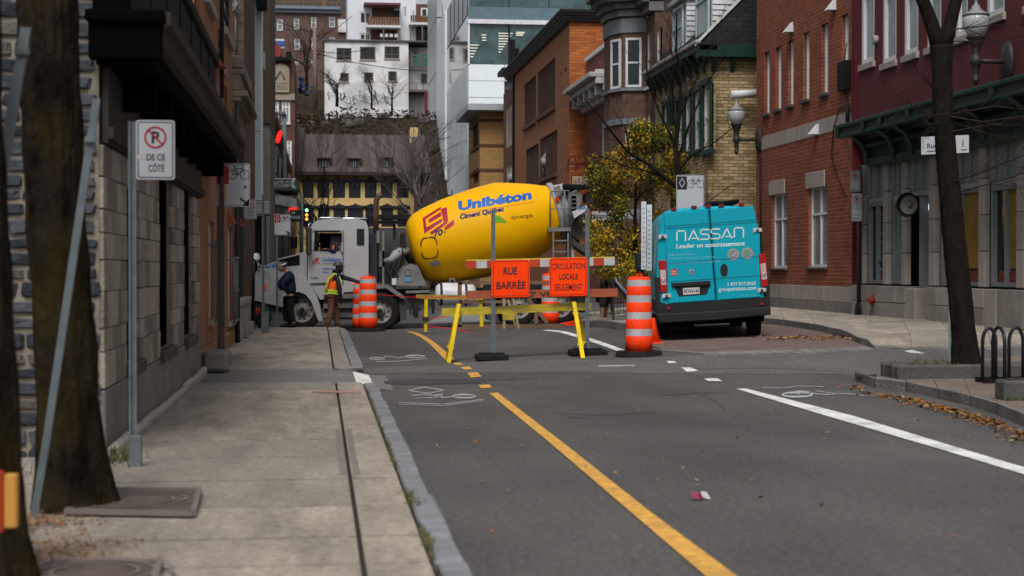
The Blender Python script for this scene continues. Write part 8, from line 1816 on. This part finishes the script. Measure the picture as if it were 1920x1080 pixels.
mb = MB(); c = q(633.5,499); mb.lathe([(-.0,.135),(.03,.132),(.08,.115),(.12,.08),(.14,.02)], c, (.02,0,1), 22); mb.bar(c+Vector((.06,-.0,.0)), c+Vector((.19,0,-.01)), .15, .015, up=(0,0,1)); hh_ = build(mb, 'hard_hat', mat('grey_hard_hat', (.055,.065,.075), rough=.4), t)
mb = MB(); mb.tube([q(628,508,-.09), q(631,505,-.11), q(641,506,-.09)], .02, 6); mb.lathe([(-.09,.11),(.0,.125)], q(632,506), (.1,0,1), 18); build(mb, 'hood_and_mask', blk, t)
for l in legs: shoe(t, Vector((l[3].x, l[3].y, .05)), Vector((1,-.2,0)), mat('tan_boot', (.12,.07,.04)))
# driver
Y = Yt+.45; q = PP(Y); t = thing('person', 'driver in orange vest leaning an elbow on the open truck cab window', 'person', q(630,475))
J = dict(pelvis=q(632,495), waist=q(632,485), chest=q(630,468), neck=q(628,455), skull=q(627,448), collar=q(628,456))
arms = [[q(632,463,-.2), q(628,474,-.4), q(614,467,-.42)], [q(628,463,.2), q(618,476,.2), q(603,466,.15)]]; legs = [[q(626,498,-.1), q(606,498,-.1), q(604,520,-.1), q(604,524,-.1)], [q(626,498,.1), q(606,498,.1), q(604,520,.1), q(604,524,.1)]]
body(t, J, arms, legs); top(t, J, arms, nvj, 'jacket', 1.05); trousers(t, J, legs, bkt); head(t, q(627,446), Vector((-1,-.15,0)), 1, skinm); hand(t, arms[0][2], Vector((-1,0,0)), skinm); hand(t, arms[1][2], Vector((-1,0,.1)), skinm)
mb = MB(); mb.tube([q(636,474,-.18), q(635,463,-.24), q(630,457,-.16)], .038, 6); mb.tube([q(624,474,-.22), q(625,463,-.22), q(629,457,-.16)], .03, 6); build(mb, 'safety_vest', vo, t)
mb = MB(); mb.lathe([(-.02,.106),(.04,.1),(.08,.07),(.095,.02)], q(628,443), n=18); mb.bar(q(624,443.5), q(619,445), .12, .012, up=(0,0,1)); build(mb, 'cap', blk, t)
# chute worker
Y = 43.3; q = PP(Y); zf_ = PY(1138,601,Y).z; t = thing('person', 'person in black top, dark shorts and green cap guiding the concrete chute pole', 'person', (q(1137,600).x, Y, zf_))
J = dict(pelvis=q(1131,551), waist=q(1131,541), chest=q(1133,525), neck=q(1137,514), skull=q(1140,509), collar=q(1136,515))
arms = [[q(1133,520,-.2), q(1142,534,-.28), q(1155,529,-.25)], [q(1137,520,.17), q(1148,530,.1), q(1158,523,-.05)]]
legs = [[q(1130,557,-.1), q(1129,577,-.1), q(1128,597,-.1), q(1128,599,-.1)], [q(1134,557,.1), q(1137,577,.1), q(1136,597,.1), q(1136,599,.1)]]
body(t, J, arms, legs); top(t, J, arms, mat('black_top', (.01,.01,.013), rough=.85), 'jumper', 1.08); trousers(t, J, legs, mat('dark_green_shorts', (.02,.024,.02), rough=.9), 'shorts', 1.35, short=True); head(t, q(1140,509.5), Vector((1,-.3,-.2)))
hand(t, arms[0][2], Vector((1,-.1,.2)), skinm); hand(t, arms[1][2], Vector((1,-.3,0)), skinm); mb = MB(); mb.lathe([(-.02,.108),(.04,.1),(.08,.07),(.1,.02)], q(1139,505), (.05,0,1), 18); mb.bar(q(1142,506), q(1148,507), .13, .012, up=(0,0,1)); build(mb, 'cap', mat('dark_green_cap', (.015,.04,.035)), t)
for l in legs: shoe(t, Vector((l[3].x, l[3].y, zf_+.06)), Vector((1,-.3,0)), mat('brown_boot', (.07,.025,.015)))
t = thing('chute_pole', 'long aluminium pole held by the chute worker sloping down to the drum', 'pole', PY(1180,560,43)); mb = MB(); mb.tube([PY(1146,515,42.95), PY(1158,530,42.95), PY(1200,580,42.7)], .04, 8); build(mb, 'shaft', mat('blue_white_tube', (.45,.5,.58), rough=.4), t); mb = MB(); mb.tube([PY(1172,550,42.9), PY(1196,578,42.7)], .055, 8); build(mb, 'sleeve', mat('navy_sleeve', (.02,.03,.08)), t)
# dark green rubbish bag by the sidewalk
Y = 41.0; q = PP(Y); t = thing('rubbish_bag', 'dark green rubbish bag with a red scrap leaning at the left wall', 'bag', (q(494,610).x, Y, SW)); mb = MB(); c = q(494,594); r_ = random.Random(5)
n, m_ = 16, 10
for j in range(m_+1):
    for i in range(n):
        th, ph = 2*pi*i/n, -pi/2+pi*j/m_; k = 1+r_.uniform(-.12,.12); mb.v.append((c.x+cos(ph)*cos(th)*.2*k, c.y+cos(ph)*sin(th)*.2*k, SW+.25+sin(ph)*.26*(1+.5*max(0,sin(ph))*max(0,cos(th-1)))*k))
for j in range(m_):
    for i in range(n): a = j*n+i; b = j*n+(i+1)%n; mb.f.append([a,b,b+n,a+n]); mb.m.append(0); mb.s.append(False)
build(mb, 'bag', mat('dark_green_plastic', (.012,.035,.025), rough=.3, var=.6, scale=12), t); mb = MB(); a = q(484,583); mb.box(a.x-.08,a.x+.06,Y-.1,Y+.05,a.z-.12,a.z+.08,0,.03); build(mb, 'red_scrap', mat('red_scrap', (.4,.02,.02)), t)
# ================================================================ TREES
bark = mat('bark_brown', (.014,.0105,.007), rough=1, spec=.08, var=.95, scale=7, bump=1, bscale=24, stretch=(1,1,.5), dirt=.5, dirtc=(.055,.038,.005)); bark2 = mat('bark_dark', (.012,.01,.008), rough=1, spec=.08, var=.4, scale=8, bump=.8, bscale=26, stretch=(1,1,.5)); twm = mat('twig_grey_brown', (.026,.02,.018), rough=.95, spec=.1)
def trunk(P, name_par, seed=0, n=40, ridge=.05, flare=0, bm=bark, nm='trunk'):
    """P: list of (centre Vector, radius)"""
    mb = MB(); K = []
    for (a, ra), (b, rb_) in zip(P, P[1:]):
        s = max(2, int((b-a).length/.05))
        for i in range(s): t = i/s; K.append((a.lerp(b, t), ra+(rb_-ra)*t))
    K.append(P[-1])
    for c, r in K:
        for j in range(n):
            th = 2*pi*j/n; d = Vector((cos(th), sin(th), 0)); s_ = noise.noise(Vector((d.x*2.2+seed, d.y*2.2, c.z*.6)))*.14+abs(noise.noise(Vector((d.x*6+seed, d.y*6, c.z*1.4))))*ridge*3.0+noise.noise(Vector((d.x*14, d.y*14, c.z*4+seed)))*ridge*.8
            f_ = 0
            if flare: z = c.z-P[0][0].z; f_ = flare*max(0, 1-z/.45)**2*(.6+.7*noise.noise(Vector((d.x*1.6+seed*2, d.y*1.6, 0))))
            mb.v.append(tuple(c+d*r*(1+s_+f_)))
    for k in range(len(K)-1):
        for j in range(n): a = k*n+j; b = k*n+(j+1)%n; mb.f.append([a,b,b+n,a+n]); mb.m.append(0); mb.s.append(True)
    mb.f.append([(len(K)-1)*n+j for j in range(n)]); mb.m.append(0); mb.s.append(False)
    return build(mb, nm, bm, name_par)
def pt(L, Y): 
    out = []
    for x, y, w_ in L:
        p = PY(x, y, Y); out.append((p, w_/2*Y/FPX))
    return out
def twigs(mb, p, d, L, r, depth, rnd, spread=.6, up=.1, n=5):
    d = d.normalized(); P = [p]; c = p
    seg = 4
    for k in range(seg): d = (d+Vector((rnd.gauss(0,.12), rnd.gauss(0,.12), rnd.gauss(0,.1)+up*.15))).normalized(); c = c+d*L/seg; P.append(c)
    mb.tube(P, [r*(1-.7*k/seg) for k in range(seg+1)], n if r > .012 else 3, cap=False)
    if depth <= 0: return
    for k in range(1, seg+1):
        for _ in range(rnd.choice((1,1,2))):
            dd = (d+Vector((rnd.gauss(0,spread), rnd.gauss(0,spread*.7), rnd.gauss(0,spread)+up))).normalized(); twigs(mb, P[k], dd, L*rnd.uniform(.45,.7), r*.5*(1-.1*k), depth-1, rnd, spread, up, n)
# large left trunks
t = thing('street_tree', 'thick mossy street tree trunk rising through the square grate on the left sidewalk', 'tree', PY(138,940,10.4))
P = pt([(138,955,118),(134,880,112),(126,760,104),(118,600,100),(106,420,96),(99,250,95),(92,100,98),(86,-60,104),(84,-160,110)], 10.4); trunk(P, t, 3, 64, .085, .55)
mb = MB(); rnd = random.Random(2)
for dx in (-.5,.3,.6): twigs(mb, P[-1][0], Vector((dx,.3,1)), 2.2, .1, 2, rnd)
build(mb, 'branches', bark2, t)
t = thing('street_tree', 'dark blurred tree trunk cut off by the left picture edge', 'tree', PY(-20,1080,7.9)); P = pt([(-25,1110,165),(-25,1000,130),(-30,850,120),(-38,650,115),(-48,420,110),(-58,150,105),(-60,-100,105)], 7.9); trunk(P, t, 8, 56, .085, .4)
mb = MB(); twigs(mb, P[-1][0], Vector((-.3,.3,1)), 2, .1, 2, rnd); build(mb, 'branches', bark2, t)
# near right tree
Yr = PLY+.36; t = thing('street_tree', 'bare dark street tree standing in the concrete planter at right', 'tree', PY(1812,682,Yr)); kr = Yr/FPX
P = pt([(1812,692,56),(1808,640,48),(1800,560,44),(1791,470,42),(1783,380,40),(1775,300,38),(1769,220,37),(1766,140,36),(1765,85,42)], Yr); trunk(P, t, 5, 32, .05, .25, bark2)
mb = MB(); rnd = random.Random(11); q = lambda x, y, dy=0: (lambda p: Vector((p.x, Yr+dy, p.z)))(PY(x, y, Yr))
mb.tube([q(1764,100), q(1752,60), q(1738,20), q(1722,-20), q(1700,-80)], [18*kr,14*kr,13*kr,12*kr,8*kr], 10); mb.tube([q(1767,100), q(1778,60), q(1788,20), q(1800,-30), q(1815,-90)], [17*kr,13*kr,12*kr,11*kr,8*kr], 10)
build(mb, 'limbs', bark2, t)
mb = MB()
for L, r in (([(1775,220),(1820,232),(1870,228),(1930,235)],2.2), ([(1772,215),(1720,222),(1690,212),(1655,206)],1.6), ([(1778,250),(1830,240),(1890,246),(1930,255)],2.0), ([(1780,215),(1840,205),(1900,215),(1935,205)],1.8), ([(1765,200),(1730,170),(1690,150),(1650,148)],1.3), ([(1783,340),(1830,320),(1870,300),(1930,270)],2.0), ([(1790,360),(1850,345),(1880,330),(1925,335)],1.3), ([(1775,60),(1830,55),(1900,62),(1930,58)],1.6), ([(1788,230),(1850,262),(1900,270),(1930,262)],1.4), ([(1780,80),(1850,85),(1905,75)],1.2), ([(1765,230),(1720,240),(1700,236)],1.2)):
    P_ = [q(x, y+rnd.uniform(-2,2), -.3*i-rnd.uniform(0,.2)) for i, (x, y) in enumerate(L)]; mb.tube(P_, [r*kr*(1-.2*i) for i in range(len(P_))], 5, cap=False)
    for i in range(1, len(P_)):
        for _ in range(3): twigs(mb, P_[i-1].lerp(P_[i], rnd.random()), (P_[i]-P_[i-1]).normalized()+Vector((0,rnd.gauss(0,.3),rnd.gauss(0,.5))), rnd.uniform(.3,.7), .006, 1, rnd, .5, 0)
build(mb, 'twigs', twm, t, kind='stuff')
# yellow-green street tree beyond the barricade
Yg = 39.6; q = lambda x, y, dy=0: (lambda p: Vector((p.x, Yg+dy, p.z)))(PY(x, y, Yg)); t = thing('leafy_street_tree', 'small street tree with yellow and green autumn leaves left of the teal van', 'tree', (q(1195,600).x, Yg, T(q(1195,600).x, Yg)))
rnd = random.Random(21); mb = MB(); b0 = Vector((q(1196,600).x, Yg, T(q(1196,600).x, Yg))); mb.tube([b0, q(1194,520), q(1190,440), q(1192,360)], [.085,.07,.055,.03], 10); 
build(mb, 'trunk', bark2, t); mb = MB()
for x, y, dx, dz in ((1193,470,-1,.7),(1192,440,1,.8),(1191,410,-.8,1),(1192,380,.6,1.1),(1192,360,-.1,1.5),(1190,480,.9,.5),(1193,450,-1.2,.6)): twigs(mb, q(x,y), Vector((dx,rnd.gauss(0,.5),dz)), 1.0, .025, 2, rnd, .5, .2)
build(mb, 'branches', twm, t)
lfm = [mat('leaf_olive', (.135,.13,.012), var=.5, scale=4), mat('leaf_green', (.06,.08,.01), var=.5, scale=4), mat('leaf_yellow', (.42,.27,.01), var=.4, scale=4), mat('leaf_amber', (.4,.18,.006), var=.4, scale=4)]
mb = MB(); clumps = []
for _ in range(112):
    x = rnd.gauss(1190,34); y = rnd.uniform(235,520); wd_ = 22+62*sst(225,330,y)*(1-.45*sst(440,525,y)); x = 1192+rnd.uniform(-1,1)*wd_+ (30 if y < 300 else 0)*.8; clumps.append((q(x, y, rnd.uniform(-.7,.8)), rnd.uniform(.18,.36), rnd.random()))
for c, R_, hue in clumps:
    for _ in range(int(200*R_/.3)):
        d = Vector((rnd.gauss(0,1), rnd.gauss(0,1), rnd.gauss(0,1))); d = d.normalized()*R_*rnd.random()**.5; p = c+d; s = rnd.uniform(.02,.04); a = rnd.uniform(0,6.3)
        u = Vector((cos(a), sin(a), rnd.uniform(-.4,.4)))*s; v = Vector((-sin(a)*.4, cos(a)*.4, -rnd.uniform(.5,1)))*s*1.7; k = rnd.random()
        m = (2 if k < .45 else 3 if k < .6 else 0) if hue > .55 else (1 if k < .45 else 0 if k < .85 else 2)
        mb.face([p-u*.3, p+u+v*.5, p+v*1.3, p-u+v*.5], m)
build(mb, 'crown', lfm, t)
# bare tree by the beige building
Yn = 38.2; q = lambda x, y, dy=0: (lambda p: Vector((p.x, Yn+dy, p.z)))(PY(x, y, Yn)); kn = Yn/FPX; rnd = random.Random(31)
t = thing('bare_street_tree', 'leafless street tree with spreading limbs in front of the beige brick building', 'tree', (q(1277,600).x, Yn, T(q(1277,600).x, Yn)))
mb = MB(); b0 = Vector((q(1277,600).x, Yn, T(q(1277,600).x, Yn))); mb.tube([b0, q(1276,450), q(1275,380), q(1271,320), q(1266,270)], [.11,.085,.08,.07,.055], 10); build(mb, 'trunk', bark2, t)
mb = MB(); LB_ = [([(1268,350),(1240,330),(1210,305),(1180,285),(1150,262),(1118,225),(1090,190)],4.2), ([(1267,275),(1272,220),(1280,150),(1270,90),(1262,30)],4.5), ([(1270,300),(1290,240),(1310,190),(1335,150),(1350,110)],3), ([(1272,320),(1300,290),(1335,270),(1370,240)],2.5), ([(1266,270),(1240,220),(1225,170),(1205,110)],2.8), ([(1240,330),(1210,320),(1170,310),(1130,290)],2.2), ([(1276,215),(1300,160),(1330,90),(1350,40)],2), ([(1180,285),(1170,240),(1150,200)],1.8), ([(1276,400),(1320,385),(1370,345)],1.6), ([(1270,250),(1255,180),(1262,120),(1250,60)],2)]
for L, r in LB_:
    P_ = [q(x, y, rnd.uniform(-.15,.15)*i) for i, (x, y) in enumerate(L)]; mb.tube(P_, [max(.006, r*kn*(1-.75*i/(len(P_)-1))) for i in range(len(P_))], 7, cap=False)
build(mb, 'limbs', bark2, t); mb = MB()
for L, r in LB_:
    P_ = [q(x, y) for x, y in L]
    for i in range(1, len(P_)):
        for _ in range(3): twigs(mb, P_[i-1].lerp(P_[i], rnd.random()), (P_[i]-P_[i-1]).normalized()*.8+Vector((rnd.gauss(0,.5),rnd.gauss(0,.4),rnd.gauss(.15,.4))), rnd.uniform(.5,1.1), .0085, 2, rnd, .45, .05)
build(mb, 'twigs', twm, t, kind='stuff')
# background bare trees
def btree(x, yb, ytop, Y, wpx, label, seed, dens=7, col=twm, r0=.12, lean=0):
    rnd = random.Random(seed); q = lambda x_, y_, dy=0: (lambda p: Vector((p.x, Y+dy, p.z)))(PY(x_, y_, Y)); t = thing('bare_tree', label, 'tree', q(x,yb)); H = q(x,ytop).z-q(x,yb).z; k = Y/FPX
    mb = MB(); top_ = q(x+lean, ytop+(yb-ytop)*.45); mb.tube([q(x,yb), q(x+lean*.5,(yb+ytop)*.5+(yb-ytop)*.2), top_], [r0,r0*.8,r0*.6], 7); build(mb, 'trunk', col, t); mb = MB()
    for i in range(dens):
        s = .25+.75*i/dens; p = q(x,yb).lerp(top_, min(1,s+.1)); a = rnd.uniform(-1,1); twigs(mb, p, Vector((a*wpx*k/H*2.2, rnd.gauss(0,.3), .9)), H*.42*rnd.uniform(.7,1.1), r0*.4, 3, rnd, .5, .1, 4)
    build(mb, 'branches', col, t)
btree(592, 640, 215, 88, 60, 'slender bare tree before the left end of the yellow building', 41, 7, bark2, .12)
btree(806, 480, 235, 92, 70, 'dense bare grey tree between yellow building and glass office', 43, 12, mat('grey_twig', (.1,.085,.085)), .2, -30)
btree(632, 200, 120, 135, 40, 'small bare tree at the left corner of the graffiti house', 47, 6, twm, .15)
btree(697, 205, 128, 136, 22, 'thin bare sapling in front of the graffiti house', 53, 5, twm, .1)
btree(735, 215, 140, 134, 30, 'bushy bare shrub below the right windows of the graffiti house', 59, 7, twm, .1)
btree(575, 180, 40, 150, 40, 'tall bare tree in front of the brown apartment house', 61, 7, twm, .18)
q = PY(592,205,140); t = thing('utility_pole', 'weathered wooden utility pole on the hillside left of the graffiti house', 'pole', q); mb = MB(); mb.tube([q, PY(590,52,140)], .17, 8); build(mb, 'pole', mat('pole_wood', (.17,.13,.11)), t)
mb = MB(); 
for a, b in (((591,100),(800,134)),((591,95),(690,92)),((591,60),(500,28)),((591,112),(500,118)),((591,70),(660,30))):
    A_, B_ = PY(*a,140), PY(*b,138); mb.tube([A_, A_.lerp(B_,.33)-Vector((0,0,.25)), A_.lerp(B_,.66)-Vector((0,0,.25)), B_], .03, 4)
build(mb, 'wires', blk, t)
mb = MB(); c = PY(611,275,100); 
for dx, px_, py_ in ((0,640,205),):
    pass
# blue tarp heap on the hillside
q = PY(570,160,138); mb = MB()
for k in range(10): c = q+Vector((random.uniform(-.6,.6), 0, random.uniform(-.6,.6))); mb.mesh([c+Vector((random.uniform(-.5,.5),random.uniform(-.3,.3),random.uniform(-.35,.35))) for _ in range(4)], [(0,1,2),(0,2,3),(0,1,3),(1,2,3)])
build(mb, 'tarpaulin_heap', mat('blue_tarp', (.012,.03,.08), var=.6, scale=2), label='crumpled blue tarpaulin heap on the slope below the brown apartment house', cat='tarpaulin', org=q)
